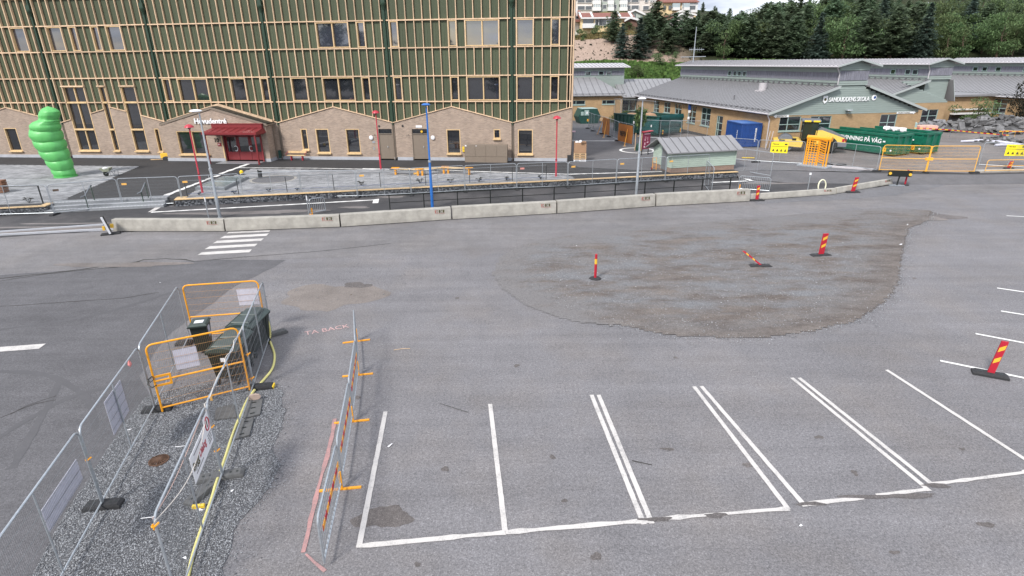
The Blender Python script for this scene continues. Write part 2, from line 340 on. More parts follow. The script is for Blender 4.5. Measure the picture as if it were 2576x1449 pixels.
M['gabstone'] = mat('dark gabion stone', (.105,.11,.12), .85, var=.6, scale=5, detail=3)
M['rubble'] = mat('broken asphalt', (.13,.128,.13), .85, var=.4, scale=3, objvar=.5)
M['soil'] = mat('dark soil', (.07,.055,.045), .95, var=.3, scale=6, bump=.5)
M['sand'] = mat('sandy slope', (.40,.31,.25), .95, var=.14, scale=.35, bump=.4, bscale=2, detail=9)
M['bark'] = mat('bark', (.11,.075,.055), .9, var=.3, scale=5)
M['redstripe'] = mat('red reflective', (.40,.014,.03), .5, var=.05)
M['yelstripe'] = mat('yellow reflective', (.70,.42,.04), .5, var=.05)
M['letterwhite'] = mat('white lettering', (.78,.79,.80), .4, var=.02)
M['silver'] = mat('brushed steel lettering', (.66,.68,.70), .35, .3, var=.05)
M['rollyel'] = mat('roller yellow', (.72,.50,.10), .45, var=.06)
M['rollgrey'] = mat('roller grey', (.14,.15,.17), .5, var=.06)
M['cabglass'] = glass('cab glass', (.02,.03,.022), ior=1.6)
M['tilebrown'] = mat('red brown tiles', (.21,.085,.065), .8, var=.16, scale=.8)
M['wallcream'] = mat('cream render', (.62,.57,.53), .8, var=.05)
M['wallwhite'] = mat('white render', (.66,.65,.64), .8, var=.05)
M['wallyellow'] = mat('pale yellow render', (.68,.52,.30), .8, var=.05)
M['wallgrey'] = mat('grey render', (.38,.42,.38), .8, var=.05)
M['farpane'] = glass('far pane', (.05,.055,.06), .15)
M['curtain'] = mat('balcony curtain glass', (.36,.42,.44), .3, var=.2, scale=6, stretch=(8,8,.2))
M['grass'] = leafmat('meadow grass', (.07,.13,.035), .5, (.13,.17,.05))
M['leafpine'] = leafmat('pine needles', (.115,.165,.095), .4, (.155,.205,.13), .2)
M['leafspruce'] = leafmat('spruce needles', (.10,.145,.12), .4, (.135,.185,.155), .2)
M['leafbroad'] = leafmat('broad leaves', (.095,.145,.060), .45, (.140,.190,.085), .2)
M['leafdark'] = leafmat('dark purple leaves', (.035,.032,.026), .5, (.06,.062,.04), .2)
# ================================================================ GROUND
def inpoly(P, poly):
    x, y = P[:,0], P[:,1]; r = np.zeros(len(P), bool); n = len(poly)
    for i in range(n):
        x0, y0 = poly[i]; x1, y1 = poly[(i+1)%n]
        if y0 == y1: continue
        c = ((y0 > y) != (y1 > y)) & (x < (x1-x0)*(y-y0)/(y1-y0)+x0); r ^= c
    return r
def distline(P, line):
    d = np.full(len(P), 1e9)
    for (x0,y0),(x1,y1) in zip(line[:-1], line[1:]):
        vx, vy = x1-x0, y1-y0; t = np.clip(((P[:,0]-x0)*vx+(P[:,1]-y0)*vy)/(vx*vx+vy*vy+1e-9), 0, 1)
        d = np.minimum(d, np.hypot(P[:,0]-x0-t*vx, P[:,1]-y0-t*vy))
    return d
def jag(poly, amp=.05, step=.35, seed=1, closed=True):
    rr = random.Random(seed); out = []; n = len(poly)
    for i in range(n if closed else n-1):
        a = poly[i]; b = poly[(i+1)%n]; L = hypot(b[0]-a[0], b[1]-a[1]); k = max(1, min(400, int(L/step)))
        for j in range(k):
            t = j/k; out.append((a[0]+(b[0]-a[0])*t+rr.uniform(-amp,amp), a[1]+(b[1]-a[1])*t+rr.uniform(-amp,amp)))
    return out
def GP(pts, z=0.0): return [G(p, z) for p in pts]
UZ = 0.45                                       # level of the school yard above the road
# gabion line (front face)
ga = np.array([-21.67, 36.62]); gd = np.array([cos(radians(11.46)), sin(radians(11.46))]); gn = np.array([-gd[1], gd[0]])
def GL(s, off=0.0): p = ga + gd*s + gn*off; return (float(p[0]), float(p[1]))
# base ground reaching the horizon
structure('ground', MB().sheet([(-400,-300),(500,-300),(500,300),(-400,300)], -0.03), M['lot'])
lot = structure('parking_lot', MB().sheet([(-60,2),(70,2),(70,39.5),(30,40.3),(17,37.5),(-22,30.2),(-60,24)], 0.0), M['lot'])
road = structure('road', MB().sheet(jag(GP([(-900,640),(0,590),(285,584),(857,573),(1400,540),(1900,512),(2250,478),(2560,440),(3300,380),(3300,430),(2560,472),(2250,515),(1950,545),(1500,597),(1050,640),(730,652),(560,652),(470,656),(350,668),(180,678),(0,690),(-900,770)]), .06, .5, 3), 0.004), M['road'])
darkp = structure('dark_asphalt_lane', MB().sheet(jag(GP([(-900,772),(0,692),(180,680),(350,670),(470,658),(560,654),(720,654),(690,672),(590,720),(520,775),(430,835),(395,880),(352,945),(385,1010),(430,1060)][:14]) + jag(GP([N2(1190,-10),N2(1050,170),N2(870,430),N2(700,700),N2(540,930),N2(400,1190),N2(270,1449),N2(100,1800)]), .03, .12, 5, False) + [(-9,2.0),(-60,2.0)], .03, .5, 4), 0.006), M['darkasp'])
# repair seams and a worn rut in the old lane
seam = MB()
def strip(mb, pts, w, z, seed=0, amp=.02):
    rr = random.Random(seed); P = []
    for a, b in zip(pts[:-1], pts[1:]):
        k = max(1, int(hypot(b[0]-a[0], b[1]-a[1])/.25))
        P += [(a[0]+(b[0]-a[0])*j/k+rr.uniform(-amp,amp), a[1]+(b[1]-a[1])*j/k+rr.uniform(-amp,amp)) for j in range(k)]
    P.append(pts[-1]); Lf = []; Rt = []
    for i, p in enumerate(P):
        q0 = P[max(0,i-1)]; q1 = P[min(len(P)-1,i+1)]; d = (q1[0]-q0[0], q1[1]-q0[1]); L = hypot(*d) or 1
        ww = w*rr.uniform(.55,1.15)/2; Lf.append((p[0]-d[1]/L*ww, p[1]+d[0]/L*ww, z)); Rt.append((p[0]+d[1]/L*ww, p[1]-d[0]/L*ww, z))
    n = len(P); mb.add(Lf+Rt, [(i, n+i, n+i+1, i+1) for i in range(n-1)])
strip(seam, GP([K4(-900,640),K4(0,540),K4(190,515),K4(330,495),K4(450,480),K4(520,460),K4(690,452),K4(850,460),K4(920,475)]), .10, .0105, 5)
strip(seam, GP([K4(920,475),K4(1300,440),K4(1900,395),K4(2500,330)]), .05, .0108, 6)
strip(seam, GP([K1(0,385),K1(300,340),K1(640,300),K1(900,280),K1(1040,240)]), .06, .0112, 7)
strip(seam, GP([K1(0,575),K1(400,548),K1(900,515),K1(1180,470)]), .05, .0103, 8)
strip(seam, GP([K1(80,1375),K1(200,1315),K1(340,1265),K1(420,1240)]), .03, .0106, 9)
strip(seam, GP([N2(0,150),N2(190,70),N2(300,30),N2(460,0)]), .03, .0104, 10)
strip(seam, GP([(1105,1015),(1150,1030),(1178,1038)]), .02, .0104, 11); strip(seam, GP([(1590,1160),(1640,1170)]), .04, .0104, 12)
structure('asphalt_seam', seam, asphalt('crack filler', (.05,.047,.045), .2, 60, .1))
def blob(name, cs, rx, ry, mt, z, seed, lab=None, n=40):
    rr = random.Random(seed); ph = [rr.uniform(0,6.28) for _ in range(5)]; P = []
    for k in range(n):
        a = 2*pi*k/n; q = 1+.18*sin(2*a+ph[0])+.14*sin(3*a+ph[1])+.08*sin(5*a+ph[2])+.05*sin(9*a+ph[3])+rr.uniform(-.04,.04)
        P.append((cs[0]+rx*q*cos(a), cs[1]+ry*q*sin(a)))
    return structure(name, MB().sheet(P, z), mt)
M['stain'] = asphalt('dark worn patch', (.125,.112,.108), .5, 40, .25); M['tar'] = asphalt('tar scuff', (.115,.104,.102), .5, 40, .25); M['dust'] = asphalt('dusty patch', (.20,.175,.16), .35, 40, .2)
blob('worn_patch', G(N3(480,1135)), .5, .34, M['stain'], .0052, 3)
blob('dusty_patch', G((835,745)), 1.7, 1.5, M['dust'], .0052, 4)
blob('asphalt_patch', G(K4(2230,665)), .55, .33, M['stain'], .0093, 9)
blob('rut_hole', G(K4(330,500)), 2.6, .38, M['dirt'], .0116, 8)
blob('worn_patch', G(C5(1350,1190)), 2.3, 1.0, M['stain'], .0098, 12)
blob('worn_patch', G(C5(1450,1225)), 1.1, .6, M['dirt'], .0135, 13)
# the gravel and dirt island, crisp to the right and below, fading out to the left and above
crisp = [K2(2580,-40),K2(2560,10),K2(2450,60),K2(2438,110),K2(2430,150),K2(2412,270),K2(2395,360),K2(2330,450),K2(2200,540),K2(2000,600),K2(1700,640),K2(1450,645),K2(1250,640),K2(1130,632),K2(1030,603),K2(890,578),K2(780,578)]
softe = [K2(650,560),K2(560,535),K2(380,470),K2(250,380),K2(200,300),K2(240,210),K2(330,150),K2(480,110),K2(800,60),K2(1300,20),K2(1800,-20),K2(2300,-60)]
gpoly = jag(GP(crisp), .06, .3, 21, False) + GP(softe); gsoft = GP(softe)
cell = .14
xs = np.arange(-8, 26, cell); ys = np.arange(14, 36, cell); XX, YY = np.meshgrid(xs, ys, indexing='ij'); PP = np.stack([XX.ravel(), YY.ravel()], 1)
ins = inpoly(PP, gpoly); ids = -np.ones(len(PP), int); ids[ins] = np.arange(ins.sum()); ny = len(ys); idg = ids.reshape(len(xs), ny)
q = np.stack([idg[:-1,:-1], idg[1:,:-1], idg[1:,1:], idg[:-1,1:]], -1).reshape(-1,4); q = q[(q >= 0).all(1)]
V = PP[ins]; dedge = distline(V, gpoly[:len(gpoly)-len(softe)]); dsoft = distline(V, gsoft)
hh = RNG.normal(0, .009, len(V)) + .02*np.sin(V[:,0]*1.7+np.sin(V[:,1]*2.1))*np.cos(V[:,1]*1.3)
hz_ = .012 + np.clip(dedge/.4,0,1)*np.clip(dsoft/1.5,0,1)*(.02+np.abs(hh))
me = bpy.data.meshes.new('gravel_island'); me.from_pydata(np.column_stack([V, hz_]).tolist(), [], q.tolist())
at_ = me.attributes.new('soft', 'FLOAT', 'POINT'); at_.data.foreach_set('value', np.clip(dsoft/3.2, 0, 1).astype(np.float32))
def island_mat():
    m, t, b = _base('island dirt and gravel'); N = t.nodes.new; K = t.links.new; tc = N('ShaderNodeTexCoord')
    def noise(sc, det=5, ro=.6, st=None, w=0):
        n = N('ShaderNodeTexNoise'); n.inputs['Scale'].default_value = sc; n.inputs['Detail'].default_value = det; n.inputs['Roughness'].default_value = ro
        q_ = N('ShaderNodeMapping'); q_.inputs['Scale'].default_value = st or (1,1,1); q_.inputs['Location'].default_value = (w,w,0); q_.inputs['Rotation'].default_value = (0,0,.12); K(tc.outputs['Object'], q_.inputs[0]); K(q_.outputs[0], n.inputs[0]); return n.outputs['Fac']
    def rng(s_, lo, hi, a=.3, bb=.7):
        r = N('ShaderNodeMapRange'); r.inputs[1].default_value = a; r.inputs[2].default_value = bb; r.inputs[3].default_value = lo; r.inputs[4].default_value = hi; K(s_, r.inputs[0]); return r.outputs[0]
    def mixc(f, a, bb):
        x = N('ShaderNodeMixRGB'); K(f, x.inputs[0])
        for i, v in ((1,a),(2,bb)):
            if isinstance(v, tuple): x.inputs[i].default_value = (*v,1)
            else: K(v, x.inputs[i])
        return x.outputs[0]
    def mul(a, bb):
        q_ = N('ShaderNodeMath'); q_.operation = 'MULTIPLY'; K(a, q_.inputs[0]); K(bb, q_.inputs[1]); return q_.outputs[0]
    def atn(n_):
        a_ = N('ShaderNodeAttribute'); a_.attribute_name = n_; return a_.outputs['Fac']
    dirt = mixc(rng(noise(1.5, 9, .7, (.35,1,1)), 0, 1, .38, .62), (.102,.085,.076), (.168,.147,.134))
    grav = mixc(rng(noise(25, 2, .9), 0, 1, .35, .65), (.110,.110,.116), (.225,.226,.233))
    c = mixc(mul(rng(noise(.75, 9, .68, (.45,1,1), 7), 0, 1, .40, .60), rng(atn('edge'), .15, 1, .1, .75)), dirt, grav)
    f = mul(rng(noise(38, 2, .9), .45, 1.55, .25, .75), rng(noise(9, 4, .8), .84, 1.16)); sc = N('ShaderNodeVectorMath'); sc.operation = 'SCALE'; K(c, sc.inputs[0]); K(f, sc.inputs['Scale'])
    an = N('ShaderNodeAttribute'); an.attribute_name = 'soft'
    ad = N('ShaderNodeMath'); ad.operation = 'ADD'; K(an.outputs['Fac'], ad.inputs[0]); K(rng(noise(.8, 8, .7, (.5,1,1), 3), -.55, .55, .3, .7), ad.inputs[1])
    lc = N('ShaderNodeVectorMath'); lc.operation = 'SCALE'; lc.inputs[0].default_value = (.168,.160,.160); K(f, lc.inputs['Scale'])
    K(mixc(rng(ad.outputs[0], 0, 1, .05, .75), lc.outputs[0], sc.outputs[0]), b.inputs['Base Color']); b.inputs['Roughness'].default_value = .92; b.inputs['Specular IOR Level'].default_value = .15
    bp = N('ShaderNodeBump'); bp.inputs['Strength'].default_value = .8; bp.inputs['Distance'].default_value = .02; K(noise(22, 3, .9), bp.inputs['Height']); K(bp.outputs[0], b.inputs['Normal'])
    return m
at2 = me.attributes.new('edge', 'FLOAT', 'POINT'); at2.data.foreach_set('value', np.clip(dedge/3.0, 0, 1).astype(np.float32))
me.materials.append(island_mat())
for p_ in me.polygons: p_.use_smooth = True
island = link('gravel_island', me, kind='structure')
def scatter_stones(name, poly, n, s0, s1, mt, z=.005, parent=None, seed=5, zfun=None, kind='stuff', along=None, spread=.2):
    r = np.random.default_rng(seed); P = np.array(poly); lo = P.min(0); hi = P.max(0); pts = np.zeros((0,2))
    if along is not None:
        A_ = np.array(along); i_ = r.integers(0, len(A_), n); pts = A_[i_] + r.normal(0, spread, (n,2))*r.uniform(.2,1.8,(n,1))
    while len(pts) < n:
        c = r.uniform(lo, hi, (n*2,2)); pts = np.vstack([pts, c[inpoly(c, poly)]])
    pts = pts[:n]; base = np.array([(1,0,0),(0,1,0),(-1,0,0),(0,-1,0),(0,0,1),(0,0,-.6)], float)
    sz = r.uniform(s0, s1, n)*.5; a = r.uniform(0, 2*pi, n); V = base[None]*r.uniform(.6,1.3,(n,6,1))
    V = V*np.stack([r.uniform(.8,1.4,n), r.uniform(.6,1.1,n), r.uniform(.45,.9,n)], 1)[:,None,:]
    t1 = r.uniform(-.5,.5,n); y = V[...,1]*np.cos(t1)[:,None]-V[...,2]*np.sin(t1)[:,None]; zz = V[...,1]*np.sin(t1)[:,None]+V[...,2]*np.cos(t1)[:,None]
    x = V[...,0]; X = x*np.cos(a)[:,None]-y*np.sin(a)[:,None]; Y = x*np.sin(a)[:,None]+y*np.cos(a)[:,None]
    zb = zfun(pts) if zfun else z
    out = np.stack([X*sz[:,None]+pts[:,0:1], Y*sz[:,None]+pts[:,1:2], zz*sz[:,None]+(zb[:,None] if zfun else z)+(sz*.25)[:,None]], -1).reshape(-1,3)
    tri = np.array([(0,1,4),(1,2,4),(2,3,4),(3,0,4),(1,0,5),(2,1,5),(3,2,5),(0,3,5)]); F = (tri[None]+(np.arange(n)*6)[:,None,None]).reshape(-1,3)
    me = bpy.data.meshes.new(name); me.vertices.add(len(out)); me.vertices.foreach_set('co', out.astype(np.float32).ravel())
    me.loops.add(len(F)*3); me.loops.foreach_set('vertex_index', F.astype(np.int32).ravel()); me.polygons.add(len(F)); me.polygons.foreach_set('loop_start', np.arange(0, len(F)*3, 3, dtype=np.int32))
    me.update(calc_edges=True); me.validate(); me.materials.append(mt)
    return link(name, me, parent, kind=kind)
def stonemat(name, lo, hi, pw=1.0):
    m, t, b = _base(name); N = t.nodes.new; K = t.links.new; g = N('ShaderNodeNewGeometry'); x = N('ShaderNodeMixRGB'); x.inputs[1].default_value = (*lo,1); x.inputs[2].default_value = (*hi,1)
    p = N('ShaderNodeMath'); p.operation = 'POWER'; p.inputs[1].default_value = pw; K(g.outputs['Random Per Island'], p.inputs[0]); K(p.outputs[0], x.inputs[0]); K(x.outputs[0], b.inputs['Base Color']); b.inputs['Roughness'].default_value = .85; b.inputs['Specular IOR Level'].default_value = .2
    return m
M['crushed'] = stonemat('crushed stone', (.09,.092,.10), (.46,.47,.49), 1.3)
M['gabst'] = stonemat('gabion stone', (.03,.033,.04), (.22,.23,.25), 1.2)
scatter_stones('loose_stones', GP([K2(450,250),K2(560,480),K2(1000,590),K2(1500,630),K2(2100,540),K2(2350,330),K2(2100,120),K2(1200,150)]), 9000, .02, .05, M['crushed'], .03, seed=8)
# foreground gravel bed
gl = GP([N2(1190,-10),N2(1050,170),N2(870,430),N2(700,700),N2(540,930),N2(400,1190),N2(270,1449),N2(100,1800)])
grr = GP([(560,1620),N6(480,1449),N6(540,1250),N6(600,1060),N6(760,910),N6(880,720),N6(900,650),N6(840,560),N6(900,430),N6(930,270),N6(905,190),N1(1600,1230),N1(1500,1165),N1(1300,1150),N1(1000,1140),N1(700,1170),N1(480,1230)])
bed = gl[:] + jag(grr, .05, .2, 9, False)
structure('gravel_bed_base', MB().sheet(bed, .008), mat('gravel fines', (.13,.13,.137), .9, var=.4, scale=30, bump=.5))
scatter_stones('gravel_bed', bed, 88000, .014, .037, M['crushed'], .014, seed=11)
scatter_stones('stray_stones', GP([N6(480,1449),N6(950,1449),N6(953,100),N6(840,0),N6(600,300)]), 500, .008, .022, M['crushed'], .004, seed=12)
scatter_stones('loose_stones', GP([(500,700),(1100,640),(1300,700),(900,760),(600,760)]), 700, .02, .05, M['stone'], .008, seed=14)
edge_pts = jag(grr, .0, .05, 1, False); scatter_stones('stray_stones', bed, 2600, .01, .034, M['crushed'], .008, seed=21, along=edge_pts, spread=.16)
scatter_stones('stray_stones', bed, 2600, .015, .045, M['crushed'], .02, seed=22, along=jag(GP(crisp), .0, .05, 2, False), spread=.22)
drain = thing('drain_grate', 'round rusty domed drain grate set in the dark gravel bed', 'drain cover', (*G(N2(1310,505)), .012)); 
dm = MB().lathe([(.215,0),(.215,.03),(.19,.035),(.19,.01)], 28)
part('drain_rim', dm.smooth(), mat('rusty iron', (.13,.075,.05), .8, .3, var=.3, scale=12), drain)
dm = MB().cyl((0,0,0), .06, .04, .075, 12)
for k in range(20):
    a = 2*pi*k/20; dm.beam((.05*cos(a),.05*sin(a),.066), (.2*cos(a),.2*sin(a),.02), .018, .02)
part('grate_bars', dm, bpy.data.materials['rusty iron'], drain)
part('drain_hole', MB().cyl((0,0,0), .185, -.004, .006, 20), M['black'], drain)

# ---------------- painted markings on the lot
def line(name, p, q_, w, mt, par, z=.012, seed=0):
    mb = MB(); a, b = G(p), G(q_); strip(mb, [a, b], w, z, seed, .004)
    for i, v in enumerate(mb.v): pass
    return structure(name, mb, mt, par, kind=None)
LW = .11
for i, (a, b) in enumerate([((903,1378),(970,1036)),((1271,1340),(1233,1017)),((1620,1320),(1488,994)),((1640,1318),(1506,994)),((1984,1283),(1746,973)),((2026,1275),(1764,972)),
        ((2338,1236),(1992,951)),((2347,1221),(2010,951)),((2720,1248),(2230,931)),((2365,908),(2900,1018)),((2454,840),(2960,936)),((2518,783),(2950,852)),((2508,725),(2950,790)),((2532,543),(2950,566))]):
    mb = MB(); A, B = G(a), G(b); d = (B[0]-A[0], B[1]-A[1]); L = hypot(*d); nx, ny_ = -d[1]/L*LW/2, d[0]/L*LW/2
    rr = random.Random(i); k = int(L/.12); Lf = []; Rt = []
    for j in range(k+1):
        t = j/k; e1 = rr.uniform(-.006,.006); e2 = rr.uniform(-.006,.006)
        Lf.append((A[0]+d[0]*t+nx*(1+e1*12), A[1]+d[1]*t+ny_*(1+e1*12), .012)); Rt.append((A[0]+d[0]*t-nx*(1+e2*12), A[1]+d[1]*t-ny_*(1+e2*12), .012))
    mb.add(Lf+Rt, [(j, j+1, k+2+j, k+1+j) for j in range(k)]); structure('bay_line', mb, M['worn'] if i < 9 else M['white'], lot, kind=None)
for i, (a, b) in enumerate([((899,1375),(1272,1340)),((1272,1340),(1640,1309)),((1645,1307),(1984,1280)),((2030,1269),(2170,1252)),((2205,1247),(2338,1231)),((2348,1219),(2576,1189)),((2576,1189),(2760,1164))]):
    mb = MB(); strip(mb, [G(a), G(b)], LW*1.15, .0128, 30+i, .004); structure('bay_line', mb, M['worn'], lot, kind=None)
for (px_, py_), rx_, s_ in (((1650,1307),.30,1),((1800,1297),.22,2),((2040,1268),.25,3),((2200,1250),.7,4),((2355,1222),.3,5),((2290,1248),.6,6)): blob('tar_scuff', G((px_,py_)), rx_, .06, M['tar'], .0134+s_*.0001, s_)
mb = MB(); strip(mb, [G(N3(222,612)), G(N3(205,720)), G(N3(165,860)), G(N3(130,990)), G(N3(52,1325))], .10, .0122, 3, .012); structure('chalk_line', mb, M['pink'], lot, kind=None)
mb = MB(); strip(mb, [G(N3(70,1330)), G(N3(120,1380)), G(N3(170,1425))], .07, .0122, 4, .015); structure('chalk_line', mb, M['pink'], lot, kind=None)
M['pink2'] = paint('pink writing', (.50,.33,.32), .36); tb0 = G(N3(62,168)); tb1 = G(N3(262,132)); text('chalk_writing', 'TA BACK', .42, M['pink2'], lot, (tb0[0], tb0[1], .0122), (0,0,atan2(tb1[1]-tb0[1], tb1[0]-tb0[0])), .001, bold=.0, width=.85)
for st in ([(945,425),(980,402),(1385,377),(1362,402)],[(1003,377),(1045,353),(1430,332),(1410,353)],[(1070,330),(1110,308),(1478,290),(1455,310)],[(1128,290),(1165,270),(1520,250),(1500,270)],[(1180,250),(1200,238),(1535,225),(1522,236)]):
    structure('zebra_stripe', MB().sheet(jag([G(K4(*p)) for p in st], .015, .25, int(st[0][0])), .0165), M['worn'], road, kind=None)
structure('lane_dash', MB().sheet([G(K1(*p)) for p in ((-300,900),(-300,934),(290,891),(342,852))], .0165), M['worn'], darkp, kind=None)

M['tyre'] = paint('tyre film', (.163,.157,.163), .52, (.180,.173,.179)); M['tyre2'] = paint('tyre film on dark lane', (.094,.092,.097), .48, (.112,.109,.115))
for i, (pts, m_) in enumerate([([(0,935),(120,945),(215,1000),(240,1080)],'tyre2'),([(0,1100),(80,1050),(180,1000),(330,960)],'tyre2'),([(0,830),(250,790),(480,720)],'tyre2'),([(30,1180),(110,1040),(150,960)],'tyre2')]):
    P_ = [Vector((*G(p),0)) for p in pts]; Q_ = []
    for a in range(len(P_)-1):
        p0, p1, p2, p3 = P_[max(a-1,0)], P_[a], P_[a+1], P_[min(a+2,len(P_)-1)]
        for j in range(8): t_ = j/8; v = .5*((2*p1)+(p2-p0)*t_+(2*p0-5*p1+4*p2-p3)*t_*t_+(3*p1-p0-3*p2+p3)*t_**3); Q_.append((v.x,v.y))
    mb = MB(); strip(mb, Q_+[(P_[-1].x,P_[-1].y)], .2, (.0058 if m_ == 'tyre' else .0098)+i*.00007, 60+i, .01); structure('tyre_mark', mb, M[m_])
rr_ = random.Random(8)
for i, p in enumerate([(1120,1180),(1390,1150),(1420,1260),(1680,1130),(1880,1170),(2060,1100),(2150,1190),(2420,1130),(1050,1420),(1500,1400),(2250,1390),(1300,920),(1700,900),(2300,700),(900,1000),(1150,750),(2480,1320)]):
    blob('oil_spot', G(p), rr_.uniform(.05,.16), rr_.uniform(.04,.1), M['stain'], .0071+i*.00006, 80+i, n=20)
# ---------------- path between the barriers and the gabion wall
structure('footpath', MB().sheet([(-60,23.5),G((0,598)),G((285,578)),G((857,566)),G((1400,532)),G((1900,502)),G(C5(0,985)),G(C5(540,945)),(27.2,41.25),(26.0,41.9),(20,42.6),(17.6,42.4),GL(40,.1),GL(-45,.1),(-68,22)], .0165), M['newasp'])
kb = MB()
for a, b in ((R2(-500,975),R2(1570,830)),(R2(-500,1010),R2(1720,893))):
    A, B = G(a), G(b); kb.beam((*A,.05), (*B,.05), .13, .12)
structure('kerb', kb, M['plinth'])
structure('verge', MB().sheet([G(R2(-500,975)),G(R2(1570,830)),G(R2(1720,893)),G(R2(-500,1010))], .035), M['dirt'])
for pts in ([C2(20,1162),C2(2400,1030)],):
    mb = MB(); strip(mb, [G(p) for p in pts], .26, .0215, 3, .003); structure('path_line', mb, M['white'], kind='structure')
structure('path_square', MB().sheet([G(C2(*p)) for p in ((2345,1030),(2400,1022),(2392,1066),(2332,1068))], .0265), M['white'])
structure('path_symbol', MB().sheet([G(C1(*p)) for p in ((1545,1163),(1635,1105),(1692,1104),(1612,1150))], .0225), M['worn'])
for pts, w in (([C4(1640,850),C4(2010,835)],.3),([C4(1880,765),C4(2060,835)],.35)):
    mb = MB(); strip(mb, [G(p) for p in pts], w, .0225 if w<.32 else .0265, 3, .003); structure('path_line', mb, M['white'], kind='structure')
structure('utility_cover', MB().sheet([G(C3(*p)) for p in ((80,1160),(150,1152),(150,1163),(85,1172))], .03), M['whiteplastic'])
# sand dust swept along the path
dm_ = asphalt('path dust', (.17,.155,.15), .2, 60, .25, streak=.15)
for (cx, cy), rx, ry, sd_ in ((G(C2(900,1170)),3.6,.42,1),(G(C2(1400,1150)),2.6,.32,2),(G(C1(300,1320)),3.5,.22,3),(G(C1(700,1280)),2.5,.18,4),(G(C2(2150,1110)),1.0,.25,5),(G(C3(300,1000)),1.1,.3,6),(G(C4(2300,860)),2.2,.3,7)):
    blob('dust_streak', (cx, cy), rx, ry, dm_, .0195+sd_*.0001, sd_)

# ---------------- raised school yard
yard_poly = [GL(-60,.3), GL(-7.4,.3), GL(-7.4,1.5), GL(-1.0,1.5), GL(-.2,.3), GL(40,.3), (20.5,45.2),(24,44.9),(27.2,43.6),(30,43.0),(34.6,42.5),(45,43.2),(90,47),(260,60),(260,130),(-120,130),(-120,30)]
structure('yard', MB().prism(yard_poly, -.02, UZ), M['plazasp'])
rp_ = MB(); A_ = [GL(40,-.3),(20.5,42.5),(26.5,41.5),(30,41.2),(36,41.2),(60,42.6),(260,52)]; B_ = [GL(40,.3),(20.5,45.2),(27.2,43.6),(30,43.0),(34.6,42.5),(45,43.2),(260,60)]
rp_.add([(x,y,.012) for x,y in A_]+[(x,y,UZ+.001) for x,y in B_], [(i,i+1,8+i,7+i) for i in range(6)])
structure('ramp', rp_, M['oldyard'])
structure('old_yard', MB().sheet([(5.6,47.5),(11.5,45.4),(17.8,45.5),(20,46.2),(20,130),(0,130),(1.0,60)], UZ+.004), M['oldyard'])
structure('yard_gravel', MB().sheet(jag([(17.7,44.9),(20.5,45.25),(26.5,44.1),(28,45.2),(25,47.9),(20.5,49.8),(17.8,49.6)], .08,.4,6), UZ+.008), M['gravelyard'])
structure('yard_dirt', MB().sheet(jag([(20,49.6),(25,47.8),(28,45.3),(34.6,43.0),(45,43.6),(90,48),(150,70),(120,86),(60,79),(41,64),(37,63),(24.9,60),(21,70),(18,72)], .08,.6,7), UZ+.006), M['dirt'])
# hose of asphalt edge beyond the barrier end
structure('verge', MB().sheet(jag(GP([C5(-300,1080),C5(0,1055),C5(600,1030),C5(1150,985),C5(1500,920),C5(1790,850),C5(2100,815),C5(2700,780),C5(2700,740),C5(1700,765),C5(1140,830),C5(1130,880),C5(0,1020),C5(-300,1050)]), .07,.35,9), .0098), M['gravelyard'])
# pavers
def pavers(name, poly, z, ux, sx, sy, mt, seed, gap=.012):
    r = random.Random(seed); ca, sa = cos(ux), sin(ux); P = np.array(poly); loc = np.stack([P[:,0]*ca+P[:,1]*sa, -P[:,0]*sa+P[:,1]*ca],1); lo = loc.min(0); hi = loc.max(0)
    cs = []; j = 0; y = lo[1]
    while y < hi[1]:
        x = lo[0] + (sx/2 if j % 2 else 0)
        while x < hi[0]: cs.append((x+sx/2, y+sy/2)); x += sx
        y += sy; j += 1
    cs = np.array(cs); wc = np.stack([cs[:,0]*ca-cs[:,1]*sa, cs[:,0]*sa+cs[:,1]*ca],1); cs = cs[inpoly(wc, poly)]
    mb = MB()
    for x, y in cs:
        h = z + r.uniform(0, .005); a = sx/2-gap/2; b = sy/2-gap/2; c = .007
        v = [(x-a,y-b,z-.02),(x+a,y-b,z-.02),(x+a,y+b,z-.02),(x-a,y+b,z-.02),(x-a+c,y-b+c,h),(x+a-c,y-b+c,h),(x+a-c,y+b-c,h),(x-a+c,y+b-c,h)]
        mb.add([(p[0]*ca-p[1]*sa, p[0]*sa+p[1]*ca, p[2]) for p in v], [(4,5,6,7),(0,1,5,4),(1,2,6,5),(2,3,7,6),(3,0,4,7)])
    return structure(name, mb, mt, kind='stuff')
def pavmat():
    m = stonemat('concrete pavers', (.20,.203,.212), (.35,.353,.365), 1.0); t = m.node_tree; b = t.nodes['Principled BSDF']; N = t.nodes.new; K = t.links.new
    tc = N('ShaderNodeTexCoord'); n = N('ShaderNodeTexNoise'); n.inputs['Scale'].default_value = .6; n.inputs['Detail'].default_value = 8; mpn = N('ShaderNodeMapping'); mpn.inputs['Scale'].default_value = (.4,1.4,1); K(tc.outputs['Object'], mpn.inputs[0]); K(mpn.outputs[0], n.inputs[0])
    r = N('ShaderNodeMapRange'); r.inputs[1].default_value = .3; r.inputs[2].default_value = .7; r.inputs[3].default_value = .8; r.inputs[4].default_value = 1.15; K(n.outputs['Fac'], r.inputs[0])
    x = [n_ for n_ in t.nodes if n_.type == 'MIX_RGB'][0]; sc = N('ShaderNodeVectorMath'); sc.operation = 'SCALE'; K(x.outputs[0], sc.inputs[0]); K(r.outputs[0], sc.inputs['Scale']); K(sc.outputs[0], b.inputs['Base Color']); return m
M['paver'] = pavmat()
lp = GP([C1(-700,664),C1(0,665),C1(1440,680),C1(660,1030),C1(540,1060),C1(0,1080),C1(-700,1110)], UZ)
